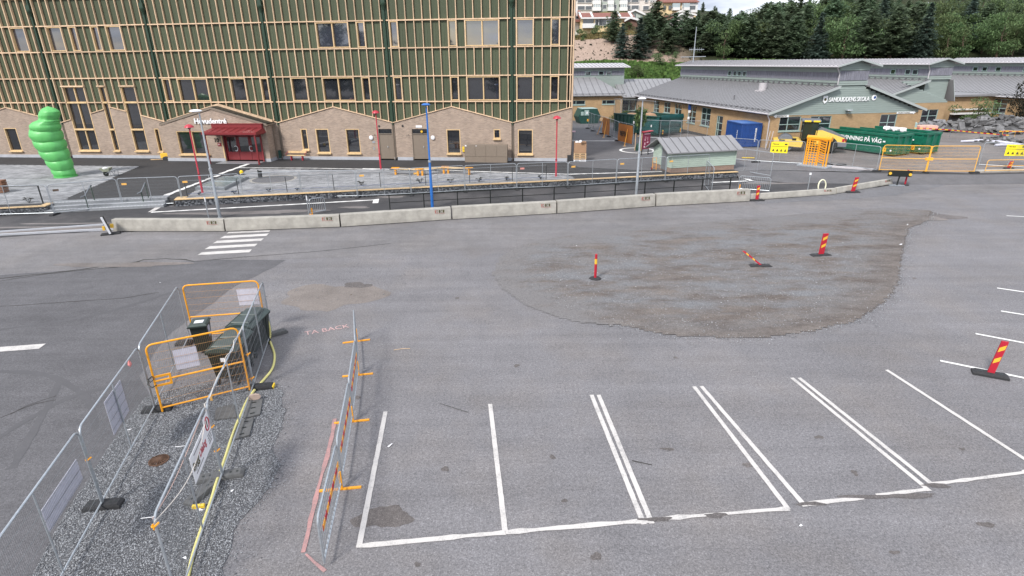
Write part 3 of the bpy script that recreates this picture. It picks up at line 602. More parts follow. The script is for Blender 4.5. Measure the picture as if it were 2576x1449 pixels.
structure('paving_bed', MB().sheet(lp, UZ+.004), M['concrete2']); pavers('paving', lp, UZ+.02, radians(11.46), .42, .21, M['paver'], 3)
rpv = [G(R1(470,975),UZ), G(R1(1540,545),UZ), G(C2(1300,712),UZ), G(C2(2500,722),UZ), G(C3(0,712),UZ), G(C3(1130,742),UZ), G(C3(2140,775),UZ), G(C3(2230,825),UZ)] + [GL(26.8,.35), GL(.6,.35)]
ccen = np.mean([G(R1(1570,755),UZ), G(R1(2290,705),UZ), G(R1(1860,810),UZ), G(R1(2000,660),UZ)], 0); 
structure('paving_bed', MB().sheet(rpv, UZ+.004), M['concrete2']); pavers('paving', rpv, UZ+.02, radians(11.46), .42, .21, M['paver'], 4)
for pts, w in (([R1(10,1022),R1(650,775),R1(820,705)],.42),([R1(870,690),R1(1010,645)],.42),([R1(985,635),R1(1180,565),R1(1500,452)],.42),([R1(1330,527),R1(2576,533),C2(2508,717)],.25),([C3(0,706),C3(850,722),C3(1130,735),C3(2150,766),C4(170,765),C4(1120,738)],.3)):
    mb = MB(); strip(mb, [G(p, UZ) for p in pts], w, UZ+.032, int(pts[0][0]), .002)
    structure('white_kerb_line', mb, M['white'])
mb = MB(); strip(mb, [G(C4(170,414), UZ), G(C4(640,414), UZ)], .28, UZ+.012, 3, .002); structure('white_kerb_line', mb, M['white'])
# round tree pit in the paving
ring = MB(); n_ = 40; RX, RY = 1.62, 1.62
for r0, r1 in ((1.5,1.68),):
    ring.add([(ccen[0]+r*cos(2*pi*k/n_), ccen[1]+r*sin(2*pi*k/n_), UZ+.032) for r in (r0,r1) for k in range(n_)], [(k,(k+1)%n_,n_+(k+1)%n_,n_+k) for k in range(n_)])
structure('tree_pit_ring', ring, M['concrete']); structure('tree_pit', MB().sheet([(ccen[0]+1.5*cos(2*pi*k/n_), ccen[1]+1.5*sin(2*pi*k/n_)) for k in range(n_)], UZ+.030), M['gravelyard'])
# ring of white kerb round the young tree
tc0 = (12.24, 56.5); ring = MB(); ring.add([(tc0[0]+r*cos(2*pi*k/n_), tc0[1]+r*1.1*sin(2*pi*k/n_), UZ+.03) for r in (1.46,1.72) for k in range(n_)], [(k,(k+1)%n_,n_+(k+1)%n_,n_+k) for k in range(n_)])
structure('white_kerb_ring', ring, M['white'])
# steps
stp = thing('stone_steps', 'three low grey granite steps between the two gabion walls', 'steps', (*GL(-7.3,0),0), radians(11.46))
M['granite'] = mat('pale granite', (.24,.25,.265), .75, var=.12, scale=8); M['stepmark'] = mat('step marking', (.62,.64,.66), .7, var=.15, scale=30)
for k in range(3):
    part('step', MB().bbox(-.25, 6.55, .42*k, 1.55, UZ/3*k+.001*k, UZ/3*(k+1)+.03, .01), M['granite'], stp)
    mb = MB()
    if k != 1:
        for j in range(34): mb.box(-.2+j*.2, -.2+j*.2+.12, .42*k+.05, .42*k+.11, UZ/3*(k+1)+.031, UZ/3*(k+1)+.036)
        mb.box(-.2,6.5,.42*k+.075,.42*k+.085,UZ/3*(k+1)+.0302,UZ/3*(k+1)+.033)
    else: mb.box(-.22, 6.5, .42*k+.03, .42*k+.1, UZ/3*(k+1)+.031, UZ/3*(k+1)+.036)
    part('step_marking', mb, M['stepmark'], stp, kind='stuff' if k != 1 else None)
# gabion walls
def gabion(name, s0, s1, label, seed, ret=True):
    t = thing(name, label, 'gabion wall', (*GL(s0,0),0), radians(11.46)); L = s1-s0; r = random.Random(seed)
    part('core', MB().box(.05, L-.05, .08, .5, 0, .42), M['black'], t)
    mb = MB(); ico = [(0,0,1),(.894,0,.447),(.276,.851,.447),(-.724,.526,.447),(-.724,-.526,.447),(.276,-.851,.447),(.724,.526,-.447),(-.276,.851,-.447),(-.894,0,-.447),(-.276,-.851,-.447),(.724,-.526,-.447),(0,0,-1)]
    fs = [(0,1,2),(0,2,3),(0,3,4),(0,4,5),(0,5,1),(1,6,2),(2,7,3),(3,8,4),(4,9,5),(5,10,1),(6,7,2),(7,8,3),(8,9,4),(9,10,5),(10,6,1),(11,7,6),(11,8,7),(11,9,8),(11,10,9),(11,6,10)]
    z = .05
    while z < .42:
        x = r.uniform(0,.1)
        while x < L:
            s_ = r.uniform(.045,.095); mb.add([(x+a*s_*r.uniform(.8,1.3), .05+b*.05, z+c*s_*r.uniform(.6,.95)) for a,b,c in ico], fs); x += s_*1.75
        z += .085
    for sx in (0, L):
        for _ in range(26): 
            s_ = r.uniform(.05,.09); cy = r.uniform(.05,.5); cz = r.uniform(.04,.4); mb.add([(sx+a*.05, cy+b*s_, cz+c*s_*.8) for a,b,c in ico], fs)
    part('stones', mb, M['gabst'], t, kind='stuff')
    x = -.06
    while x < L+.05:
        w = min(3.0, L+.06-x)
        if w < .3: break
        for yy in (0,.165): part('cap_plank', MB().bbox(x+.006, x+w-.006, -.04+yy, .115+yy, .44, .485, .006), M['pine'], t)
        x += w
    return t
gabR = gabion('gabion_wall', 0, 40.0, 'long low gabion wall with timber cap running right of the steps', 1)
gabL = gabion('gabion_wall', -60, -7.45, 'short gabion wall with timber cap left of the steps, cut by the frame', 2)
for k in range(3): part('cap_plank', MB().bbox(-.1+.0*k, .55, .32+.17*k+.02, .32+.17*k+.165, .441, .486, .006), M['pine'], gabR)
for k in range(4): part('cap_plank', MB().bbox(52.3-.1, 52.62, .3+.17*k, .3+.17*k+.155, .441, .486, .006), M['pine'], gabL)
# ================================================================ NEW SCHOOL WING (long facade)
FY = radians(-6.152); FO = (5.2038, 50.4971); FP_ = Plane(FO, FY)
bld = thing('school_building', 'long three-storey school wing with olive panels and wooden battens above a gabled brick base', 'building', (*FO, 0), FY)
MOD = .7033; DS = [-5.03 - 10.55*k for k in range(6)]; LEV = [5.45, 7.52, 9.72, 11.83, 14.0]; U0 = -66.0
BAT = []
for k, d in enumerate(DS):
    for j in range(15):
        u = d - MOD/2 - MOD*j
        if u > U0: BAT.append(u)
for j in range(7): BAT.append(DS[0] + MOD/2 + MOD*j)
BAT = sorted(b for b in BAT if b < -.2)
def snap(u): return min(BAT, key=lambda b: abs(b-u))
def btop(u):
    """sloping top of the brick base"""
    d = (u - DS[0]) % 10.55; return 3.67 + (5.0-3.67)*(1-abs(d-5.275)/5.275)
WUP = [(-63.5,-62.1),(-59.9,-58.5),(-56.4,-55.0),(-53.6,-52.9),(-49.68,-48.5),(-46.22,-44.82),(-44.27,-43.51),(-41.95,-41.27),(-40.5,-39.21),(-21.47,-18.69,1),(-17.93,-17.35),(-15.1,-14.49),(-10.13,-9.56),(-8.81,-6.04,1),(-4.57,-3.27),(-1.82,-1.14)]
WMID = [(-59.6,-57.0,1),(-54.4,-53.0),(-36.21,-35.59),(-34.75,-31.99,1),(-29.78,-28.45),(-26.95,-26.38),(-24.23,-22.91),(-21.4,-18.72,1),(-17.9,-17.28),(-15.09,-14.44),(-10.15,-9.55),(-8.79,-6.06,1),(-4.6,-3.25),(-1.78,-1.1)]
TALL = [(-46.2,-44.1,1),(-42.65,-42.07),(-40.5,-39.15)]
wins = []
for w in WUP: wins.append([snap(w[0]), snap(w[1]), 9.80, 11.76, len(w) > 2, 'up'])
for w in WMID: wins.append([snap(w[0]), snap(w[1]), 5.53, 7.44, len(w) > 2, 'mid'])
for w in TALL: wins.append([w[0], w[1], 1.13, 6.80, len(w) > 2, 'tall'])
BW = [(-24.15,-23.56,1.32,3.15),(-22.77,-21.56,1.05,3.15),(-19.98,-18.74,1.05,3.15),(-10.86,-9.64,1.05,3.13),(-6.7,-6.12,2.36,3.15),(-4.59,-3.3,1.05,3.13),(-53.43,-52.15,1.07,3.18),(-56.6,-55.3,1.07,3.18),(-60.5,-59.2,1.07,3.18),(-38.2,-37.75,1.07,3.15)]
BDOOR = [(-17.0,-15.72,.5,3.15),(-13.97,-12.45,.5,3.15)]
def cuts(z0, z1, spans):
    iv = [(z0, z1)]
    for a, b in spans:
        nv = []
        for p, q_ in iv:
            if b <= p or a >= q_: nv.append((p,q_)); continue
            if a > p: nv.append((p,a))
            if b < q_: nv.append((b,q_))
        iv = nv
    return [(p,q_) for p,q_ in iv if q_-p > .04]
def wallstrips(mb, xs, y0, y1, zb, topf, ops):
    """a wall with real openings, made of vertical strips"""
    xs = sorted(set(round(x,4) for x in xs))
    for a, b in zip(xs[:-1], xs[1:]):
        m = (a+b)/2; sp = [(o[2],o[3]) for o in ops if o[0] < m < o[1]]; ta, tb = topf(a+1e-4), topf(b-1e-4); t = min(ta,tb)
        iv = cuts(zb, max(ta,tb)+1e-3, sp)
        for i, (p, q_) in enumerate(iv):
            if q_ >= max(ta,tb): mb.vprism([(a,p),(b,p),(b,tb),(a,ta)], y0, y1)
            else: mb.box(a,b,y0,y1,p,min(q_,t) if q_ > t else q_)
# brick base, 0.25 m thick front leaf with window holes
ops = [(w[0],w[1],w[2],w[3]) for w in BW] + [(d[0],d[1],.0,d[3]) for d in BDOOR] + [(w[0],w[1],1.13,9) for w in wins if w[5]=='tall']
PORCH = (-36.4, -26.62)
xsb = [U0, 0.0] + [o[0] for o in ops] + [o[1] for o in ops] + [DS[0]-5.275*k for k in range(-1,12)] + [d-.12 for d in DS]+[d+.12 for d in DS]
xsb = [x for x in xsb if U0 <= x <= 0]
mb = MB(); wallstrips(mb, xsb, 0, .3, .72, lambda u: btop(u), ops + [(d-.12,d+.12,.0,9) for d in DS]); part('brick_wall', mb, M['brick'], bld)
mb = MB(); 
for d in DS: part('expansion_recess', MB().box(d-.12,d+.12,.1,.3,.6,3.7), M['greendark'], bld)
for a, b in ((U0,-53.0),(-53.0,-47.4),(-47.1,-42.0),(-42.0,-36.9),(-26.6,-21.0),(-21.0,-17.02),(-15.70,-15.62),(-15.4,-13.99),(-12.43,-5.1),(-4.95,.02)): part('plinth', MB().box(a+.004,b-.004,-.03,.3,.2,.72), M['plinth'], bld)
# sloping wood cap of the brick base
for k in range(-1, 12):
    a = DS[0]-5.275*k-5.275; b = a+5.275; a = max(a,U0); b = min(b, .02)
    if b <= a: continue
    segs = [(a,b)]
    for w in wins:
        if w[5]=='tall': segs = [s_ for p,q_ in segs for s_ in cuts(p,q_,[(w[0],w[1])])]
    for p, q_ in segs:
        if p > -36.5 and q_ < -26.5: continue
        part('cap_board', MB().vprism([(p,btop(p+1e-3)),(q_,btop(q_-1e-3)),(q_,btop(q_-1e-3)+.07),(p,btop(p+1e-3)+.07)], -.09, .16), M['batten'], bld)
# backing wall of the upper storeys with holes
opu = [(w[0],w[1],w[2],w[3]) for w in wins]
mb = MB(); wallstrips(mb, [U0,-.05]+[w[0] for w in wins]+[w[1] for w in wins], .16, .42, 3.4, lambda u: 14.6, opu); part('backing_wall', mb, M['greendark'], bld)
mb = MB(); mb.box(U0,0,.42,14,0,14.4); part('building_core', mb, M['greendark'], bld)
mb = MB(); mb.box(U0-.3,.3,-.35,14.3,14.6,14.8); part('roof', mb, M['roofmetal'], bld)
# panels, battens and rails
def spans_at(u, eps=.05): return [(w[2]-.03,w[3]+.03) for w in wins if w[0]+eps < u < w[1]-eps]
panels = []; battens = []
for li in range(5):
    z1 = LEV[li]
    for i, u in enumerate(BAT):
        z0 = btop(u)+.07 if li == 0 else LEV[li-1]
        for p, q_ in cuts(z0+(.0 if li==0 else .045), z1-.045, spans_at(u, .12)): battens.append((u,p,q_))
        if i+1 < len(BAT):
            v = BAT[i+1]; z0p = min(btop(u),btop(v)) if li==0 else z0
            for p, q_ in cuts(z0p+.05, z1-.03, spans_at((u+v)/2)): panels.append((u,v,p,q_))
cache = {}
def shared(key, fn, mt, nm):
    if key not in cache: cache[key] = fn().mesh(nm, mt)
    return cache[key]
def far(u): return abs(u - FP_.loc((0,0))[0])
porch_hid = lambda u, z: PORCH[0]+.2 < u < PORCH[1]-.2 and z < 3.4
battens = [b for b in battens if not porch_hid(b[0], b[2])]; panels = [p for p in panels if not porch_hid(p[0], p[3])]
battens.sort(key=lambda b: (b[1] > 13, -(b[2]-b[1] > .3), abs(b[0]+2))); panels.sort(key=lambda b: (b[2] > 11.8, -(b[3]-b[2] > .3), abs(b[0]+2)))
for i, (u,p,q_) in enumerate(battens[:300]):
    h = round(q_-p, 2); me = shared(('b',h), lambda: MB().box(-.03,.03,-.06,.11,0,h), M['batten'], 'batten'); part('batten', me, None, bld, loc=(u,0,p))
mb = MB(); [mb.box(u-.038,u+.038,-.105,.16,p,q_) for u,p,q_ in battens[300:]]; part('batten_rest', mb, M['batten'], bld, kind='stuff')
for i, (u,v,p,q_) in enumerate(panels[:300]):
    w = round(v-u-.09, 2); h = round(q_-p, 2); y = random.uniform(.1,.106); me = shared(('p',w,h), lambda: MB().box(0,w,0,.05,0,h).box(w*.5-.012,w*.5+.012,-.012,.0,0.02,h-.02), M['greenclad'], 'cladding_panel'); part('cladding_panel', me, None, bld, loc=(u+.045,y,p))
mb = MB(); [mb.box(u+.045,v-.045,.105,.15,p,q_) for u,v,p,q_ in panels[300:]]; part('cladding_panel_rest', mb, M['greenclad'], bld, kind='stuff')
edges = [U0]+[d for d in sorted(DS)]+[0.0]
for z in LEV:
    for a, b in zip(edges[:-1], edges[1:]):
        for p, q_ in cuts(a+.13, b-.13 if b < 0 else .03, [(w[0]-.03,w[1]+.03) for w in wins if w[2] < z < w[3]]):
            part('rail', MB().box(p,q_,-.085,.11,z-.045,z+.045), M['batten'], bld)
part('corner_board', MB().box(-.08,.03,-.11,.2,4.9,14.55), M['batten'], bld); part('corner_board', MB().box(-.24,-.17,-.11,.2,4.9,14.55), M['batten'], bld)
mb = MB(); mb.box(-.01,.02,.3,14,.2,14.5); part('end_wall', mb, M['batten'], bld)
for d in DS:
    mb = MB(); mb.box(d-.22,d+.22,.04,.15,3.75,14.5); part('pipe_board', mb, M['downpipe'], bld)
    mb = MB(); mb.tube([(d,-.02,3.5),(d,-.02,14.5)], .075, 10); mb.lathe([(.09,12.6),(.2,12.95),(.24,13.0),(.24,13.15)], 12, (d,-.03,0)); mb.box(d-.17,d+.17,-.2,.0,13.15,13.5); part('downspout', mb.smooth(), M['downpipe'], bld)
    mb = MB()
    for s_ in (-.055,.055): mb.tube([(d+s_,.0,.62),(d+s_,.0,3.6)], .04, 8)
    mb.tube([(d-.055,.0,.62),(d-.055,-.14,.5)], .045, 8); part('lower_pipe', mb.smooth(), M['taupe'], bld)
# windows
WG = {'up': M['glassup'], 'mid': M['glass'], 'tall': M['glass'], 'brick': M['glass']}
def window(u0, u1, z0, z1, dbl, kind, par, transoms=(), yf=.0, mt=None, sill=None):
    mt = mt or M['pine']; fr = MB(); y0 = -.05 if kind in ('up','mid') else -.01; y0 += yf; yg = .17+yf
    t = .07
    fr.box(u0-.0,u0+t,y0,yg+.05,z0,z1).box(u1-t,u1,y0,yg+.05,z0,z1).box(u0+t,u1-t,y0,yg+.05,z1-t,z1).box(u0+t,u1-t,y0,yg+.05,z0,z0+t)
    if dbl: m = (u0+u1)/2; fr.box(m-.045,m+.045,y0+.05,yg+.04,z0+t,z1-t)
    for z in transoms: fr.box(u0+t,u1-t,y0-.05,yg+.045,z-.07,z+.07)
    f = part('window', fr, mt, par)
    xs = [u0+t,(u0+u1)/2-.045,(u0+u1)/2+.045,u1-t] if dbl else [u0+t,u1-t]
    zs = [z0+t]+sorted(v for z in transoms for v in (z-.07,z+.07))+[z1-t]
    for i in range(0,len(xs),2):
        for j in range(0,len(zs),2): 
            part('pane', MB().box(xs[i],xs[i+1],yg,yg+.02,zs[j],zs[j+1]), WG[kind], f)
    if sill: part('sill', MB().bbox(u0-.06,u1+.06,y0-.16,yg,z0-.11,z0-.002,.01), M['pine'], f)
    return f
for u0,u1,z0,z1,dbl,kind in wins:
    if kind == 'tall': window(u0,u1,z0,z1,dbl,kind,bld,(3.06,5.45),sill=True); part('lintel_board', MB().box(u0-.08,u1+.08,-.15,.1,z1+.002,z1+.11), M['batten'], bld)
    else: window(u0,u1,z0,z1,dbl,kind,bld)
for u0,u1,z0,z1 in BW: window(u0,u1,z0,z1,False,'brick',bld,sill=True)
for u0,u1,z0,z1 in BDOOR:
    d = part('door', MB().box(u0+.02,u1-.02,.06,.12,.56,2.7).box(u0,u0+.05,.0,.14,.5,z1).box(u1-.05,u1,.0,.14,.5,z1).box(u0,u1,.0,.14,2.7,2.76).box(u1-.42,u1-.405,.052,.07,.56,2.7), M['taupe'], bld, label='plain taupe metal door with a dark transom pane')
    part('pane', MB().box(u0+.05,u1-.05,.1,.12,2.76,z1-.02), M['glass'], d); part('handle', MB().box(u1-.52,u1-.50,.0,.06,1.5,1.7).box(u1-.56,u1-.46,.0,.02,1.6,1.63), M['silver'], d)
for u, z in ((-17.67,2.4),(-12.08,2.42)):
    L_ = part('wall_lamp', MB().lathe([(0.02,-.0),(.16,.02),(.19,.06),(.16,.12),(.02,.16)], 20).smooth(), M['whiteplastic'], bld, loc=(u,0,z)); L_.rotation_euler = (pi/2,0,0)
for u, z in ((-16.86,3.39),(-14.73,3.41)):
    L_ = part('wall_vent', MB().cyl((0,0,0),.09,0,.03,16), M['rubber'], bld, loc=(u,-.0,z)); L_.rotation_euler = (pi/2,0,0)
part('sign_plate', MB().box(-13.55,-13.0,-.04,0,3.28,3.46), M['whiteplastic'], bld)
part('yellow_disc', MB().lathe([(.0,0),(.1,0.0),(.1,.02),(0,.02)], 16), M['yelstripe'], bld, loc=(-13.06,-.02,2.94)).rotation_euler = (pi/2,0,0)
yb = part('yellow_box', MB().bbox(-9.47,-9.2,-.12,0,1.22,1.66), M['yellow'], bld); text('box_print','NOD',.08,M['darkprint'],yb,(-9.44,-.125,1.42),ext=.002)
mb = MB()
for u in (-17.3,-14.25): mb.tube([(u,0,2.7),(u,-.25,2.62)], .015, 5).tube([(u-.2,-.25,2.62),(u+.2,-.25,2.62)], .012, 5)
part('door_hook', mb, M['black'], bld)
part('wall_plate', MB().box(-17.6,-17.35,-.02,0,1.95,2.1).box(-17.55,-17.45,-.02,0,1.35,1.6), M['galv'], bld)
# ---- entrance porch
PY = -1.4; PX0, PX1 = PORCH; PM = -31.4
pbops = [(-35.1,-32.3,1.05,3.08),(-30.82,-27.2,.0,2.78)]
mb = MB(); ptop = lambda u: 3.62 + (4.9-3.62)*(1-abs(u-PM)/(PX1-PM)); wallstrips(mb, [PX0,PX1,PM]+[v for o in pbops for v in o[:2]], PY, PY+.28, .72, ptop, pbops)
mb.box(PX0,PX0+.28,PY+.28,.0,.72,3.58); mb.box(PX1-.28,PX1,PY+.28,.0,.72,3.58); porch = part('porch', mb, M['brick'], bld)
pl = MB(); pl.box(PX0-.02,-30.86,PY-.03,PY+.2,.3,.72).box(-27.16,PX1+.02,PY-.03,PY+.2,.3,.72).box(PX1-.2,PX1+.02,PY+.2,-.04,.3,.72); part('porch_plinth', pl, M['plinth'], porch)
for sgn in (-1,1):
    e = PX0-.12 if sgn < 0 else PX1+.12; hz0 = 3.55; mb = MB()
    mb.vprism([(e,hz0),(PM,4.94),(PM,5.12),(e,hz0+.16)], PY-.06, PY+.05); part('verge_board', mb, M['taupe'], porch)
    mb = MB(); mb.vprism([(e,hz0+.13),(PM,5.08),(PM,5.16),(e,hz0+.21)], PY+.05, -.11); part('porch_roof', mb, M['black'], porch)
    mb = MB(); mb.vprism([(e,hz0+.18),(PM,5.14),(PM,5.34),(e,hz0+.38)], -.32, -.11); part('flashing_board', mb, M['batten'], porch)
mb = MB(); e = PX1+.12; mb.tube([(e+.04,PY-.05,3.6),(e+.04,-.1,3.6)], .06, 8); mb.tube([(e+.04,-.3,3.6),(e-.02,-.3,3.2),(e-.02,-.3,.6)], .045, 8); part('porch_gutter', mb.smooth(), M['taupe'], porch)
part('rain_barrel', MB().box(e+.16,e+.36,-.42,-.22,.62,1.3), M['skipgreen'], porch)
window(-35.1,-32.3,1.05,3.08,True,'brick',porch,yf=PY+.03,sill=False); part('porch_sill', MB().bbox(-35.2,-32.2,PY-.17,PY+.1,.94,1.048,.01), M['pine'], porch)
part('hedge_sign', MB().box(0,0,0,0,0,0), M['black'], porch) if False else None
text('porch_lettering', 'Huvudentré', .62, M['letterwhite'], porch, (-33.1,PY-.09,3.74), (pi/2,0,0), .03, bold=.018, width=1.0)
nb = text('house_number', '10', .52, M['black'], porch, (-31.62,PY-.03,2.14), (pi/2,0,0), .012, bold=.01, width=.85)
mb = MB().box(-31.36,-31.02,PY-.02,PY,1.78,2.08); part('info_plate', mb, M['redpaint'], porch); text('info_plate_print','P',.2,M['letterwhite'],porch,(-31.28,PY-.025,1.86),ext=.002)
# doors
dy = PY+.22; D0, D1 = -30.82, -27.2
dr = MB(); dr.box(D0,D1,dy,dy+.08,.5,.56)
fr = part('door_frame', MB().box(D0,D0+.08,dy-.1,dy+.1,.5,2.78).box(D1-.08,D1,dy-.1,dy+.1,.5,2.78).box(D0,D1,dy-.1,dy+.1,2.68,2.78), M['redpaint'], porch)
for i in range(3):
    a = D0+.1+i*1.147; b = a+1.12
    mb = MB().box(a,b,dy,dy+.06,.56,1.28).box(a,a+.13,dy,dy+.06,1.28,2.66).box(b-.13,b,dy,dy+.06,1.28,2.66).box(a,b,dy,dy+.06,2.55,2.66)
    d = part('entrance_door', mb, M['redpaint'], porch)
    pn = part('door_pane', MB().box(a+.13,b-.13,dy+.03,dy+.04,1.28,2.55), M['glass'], porch)
for u in (-29.76,-28.34):
    mb = MB(); mb.tube([(u+.17*cos(a)*(1),dy-.12,1.58+.22*sin(a)) for a in np.linspace(-2.2,2.2,12)] if u < -29 else [(u-.17*cos(a),dy-.12,1.58+.22*sin(a)) for a in np.linspace(-2.2,2.2,12)], .03, 6); part('pull_handle', mb.smooth(), M['silver'], porch)
part('door_side_board', MB().box(D0-.12,D0-.005,PY-.03,PY+.28,.5,2.75), M['pine'], porch)
# canopy
cx0, cx1, cy = -31.45, -26.72, -3.02
can = part('canopy', MB().add([(cx0-.12,cy-.12,2.98),(cx1+.08,cy-.12,2.98),(cx1+.08,cy-.12,3.16),(cx0-.12,cy-.12,3.16),(cx0,PY,3.42),(cx1-.1,PY,3.42),(cx0-.12,PY,2.98),(cx1+.08,PY,2.98)],
    [(0,1,2,3),(3,2,5,4),(0,3,4,6),(1,7,5,2),(0,6,7,1)]), M['redpaint'], porch)
part('canopy_upstand', MB().box(cx0,cx1-.1,PY-.3,PY-.01,3.4,3.72).box(cx0-.06,cx1-.04,PY-.34,PY-.01,3.72,3.76), M['redpaint'], porch)
mb = MB()
for u in np.linspace(cx0,cx1,9)[1:-1]: mb.beam((u,cy-.1,3.17),(u,PY-.3,3.44),.03,.03)
part('canopy_seam', mb, M['redpaint'], porch)
for (u, y) in ((cx0+.02,cy+.12),(cx1-.12,cy),( -27.17,-1.55)): part('canopy_post', MB().box(u-.055,u+.055,y-.055,y+.055,.45,2.99), M['redpaint'], porch)
mb = MB().beam((cx0+.02,cy+.1,2.93),(cx1-.1,cy+.1,2.93),.08,.1).beam((cx0+.02,cy,2.93),(cx0+.02,PY,2.93),.08,.1).beam((cx1-.12,cy,2.93),(cx1-.12,PY,2.93),.08,.1); part('canopy_beam', mb, M['redpaint'], porch)
mt_ = tag(structure('door_mat', MB().box(-31.0,-27.1,-2.82,-1.5,.468,.49), M['galv']), 'wide metal scraper grate lying before the red entrance doors', 'door mat'); del mt_['kind']; mt_.location = (*FO,0); mt_.rotation_euler = (0,0,FY)
def onF(u, v, z=0): return (FO[0]+u*cos(FY)-v*sin(FY), FO[1]+u*sin(FY)+v*cos(FY), z)
# electrical cabinets in front of the wall
cab = thing('utility_cabinet', 'wide taupe metal utility cabinet with four doors against the brick wall', 'cabinet', onF(-9.15,-.5,.38), FY-.03)
part('cabinet_body', MB().bbox(0,3.72,-.35,.12,.0,1.58,.02), M['taupe'], cab)
for i in range(4):
    a = .03+i*.925+(.03 if i > 1 else 0); part('cabinet_door', MB().bbox(a,a+.9,-.375,-.352,.58,1.54,.004), M['taupe'], cab); 
for i in range(2): part('cabinet_base_panel', MB().box(.03+i*1.87,1.83+i*1.86,-.37,-.352,.04,.52), M['taupe'], cab)
part('sticker', MB().box(.05,.2,-.382,-.376,1.42,1.53).box(1.0,1.08,-.382,-.376,1.44,1.5), M['whiteplastic'], cab)
# bench against the wall
bn = thing('wall_bench', 'small timber bench with red metal frame against the brick wall beside the porch', 'bench', onF(-24.6,-.45,UZ), FY)
part('seat', MB().bbox(-.85,.85,-.25,.12,.42,.46), M['pine'], bn); part('backrest', MB().box(-.85,.85,.16,.19,.62,.8), M['pine'], bn)
for s_ in (-.5,.55):
    part('leg', MB().box(s_-.03,s_+.03,-.2,.1,0,.42), M['redlamp'], bn)
for s_ in (-.88,.88): part('armrest', MB().tube([(s_,-.25,.44),(s_,-.27,.62),(s_,.1,.66),(s_,.2,.8)], .02, 6), M['redlamp'], bn)
# ================================================================ OLD LOW SCHOOL (yellow brick, mint boards)
M['vergegrey'] = mat('pale grey trim', (.36,.39,.385), .6, var=.06)
YS = radians(10.26); SD = np.array([cos(YS), sin(YS)]); SN = np.array([-sin(YS), cos(YS)])
def frames(mb, u0, u1, y, z0, z1, cols, rows, t=.06, d=.04):
    """grey green window bars on the wall plane x = u, facing -y"""
    mb.box(u0,u0+t,y-d,y+.05,z0,z1).box(u1-t,u1,y-d,y+.05,z0,z1).box(u0+t,u1-t,y-d,y+.05,z1-t,z1).box(u0+t,u1-t,y-d,y+.05,z0,z0+t)
    for c in cols: x = u0+(u1-u0)*c; mb.box(x-t/2,x+t/2,y-d+.004,y+.05,z0+t,z1-t)
    for r_ in rows: z = z0+(z1-z0)*r_; mb.box(u0+t,u1-t,y-d+.008,y+.05,z-t/2,z+t/2)
def turned(v, on):   # swap the wall so that it faces -x instead of -y
    return [(p[1], -p[0], p[2]) for p in v] if on else v
def wallwin(par, u0, u1, z0, z1, cols=(.5,), rows=(.5,), left=False, off=0.0, name='window', sill=True, xo=0.0):
    mb = MB(); frames(mb, u0, u1, .08+off, z0, z1, cols, rows); mb.v = [(xo+p[1], p[0], p[2]) if left else p for p in mb.v]
    if left: mb.f = [f[::-1] for f in mb.f]
    f = part(name, mb, M['mintframe'], par)
    g = MB().box(u0+.05,u1-.05,.10+off,.12+off,z0+.05,z1-.05)
    if left: g.v = [(xo+p[1],p[0],p[2]) for p in g.v]; g.f = [q_[::-1] for q_ in g.f]
    part('pane', g, M['glass'], f)
    if sill:
        s_ = MB().box(u0-.05,u1+.05,-.08+off,.09+off,z0-.1,z0-.002)
        if left: s_.v = [(xo+p[1],p[0],p[2]) for p in s_.v]; s_.f = [q_[::-1] for q_ in s_.f]
        part('sill', s_, M['mintframe'], f)
    return f
def roofslab(par, x0, z0, x1, z1, y0, y1, th=.12, name='roof', mt=None, seams=None, hookz=True):
    """sloping metal roof from eave (x0,z0) to (x1,z1), running y0..y1, with standing seams"""
    r_ = part(name, MB().vprism([(x0,z0),(x1,z1),(x1,z1+th),(x0,z0+th)], y0, y1), mt or M['roofmetal'], par)
    if seams:
        mb = MB(); y = y0+seams/2
        while y < y1:
            mb.add([(x0,y-.02,z0+th),(x1,y-.02,z1+th),(x1,y+.02,z1+th),(x0,y+.02,z0+th),(x0,y-.02,z0+th+.05),(x1,y-.02,z1+th+.05),(x1,y+.02,z1+th+.05),(x0,y+.02,z0+th+.05)], [(0,1,5,4),(2,3,7,6),(4,5,6,7),(0,4,7,3),(1,2,6,5)]); y += seams
        part('roof_seam', mb, M['seam'], r_, kind='stuff')
    return r_
def hooks(par, x, z, y0, y1, step, name='snow_guard'):
    mb = MB(); y = y0
    while y < y1: mb.box(x-.09,x+.09,y-.07,y+.07,z,z+.22); y += step
    mb.beam((x,y0,z+.24),(x,y1,z+.24),.05,.05); part(name, mb, M['seam'], par)
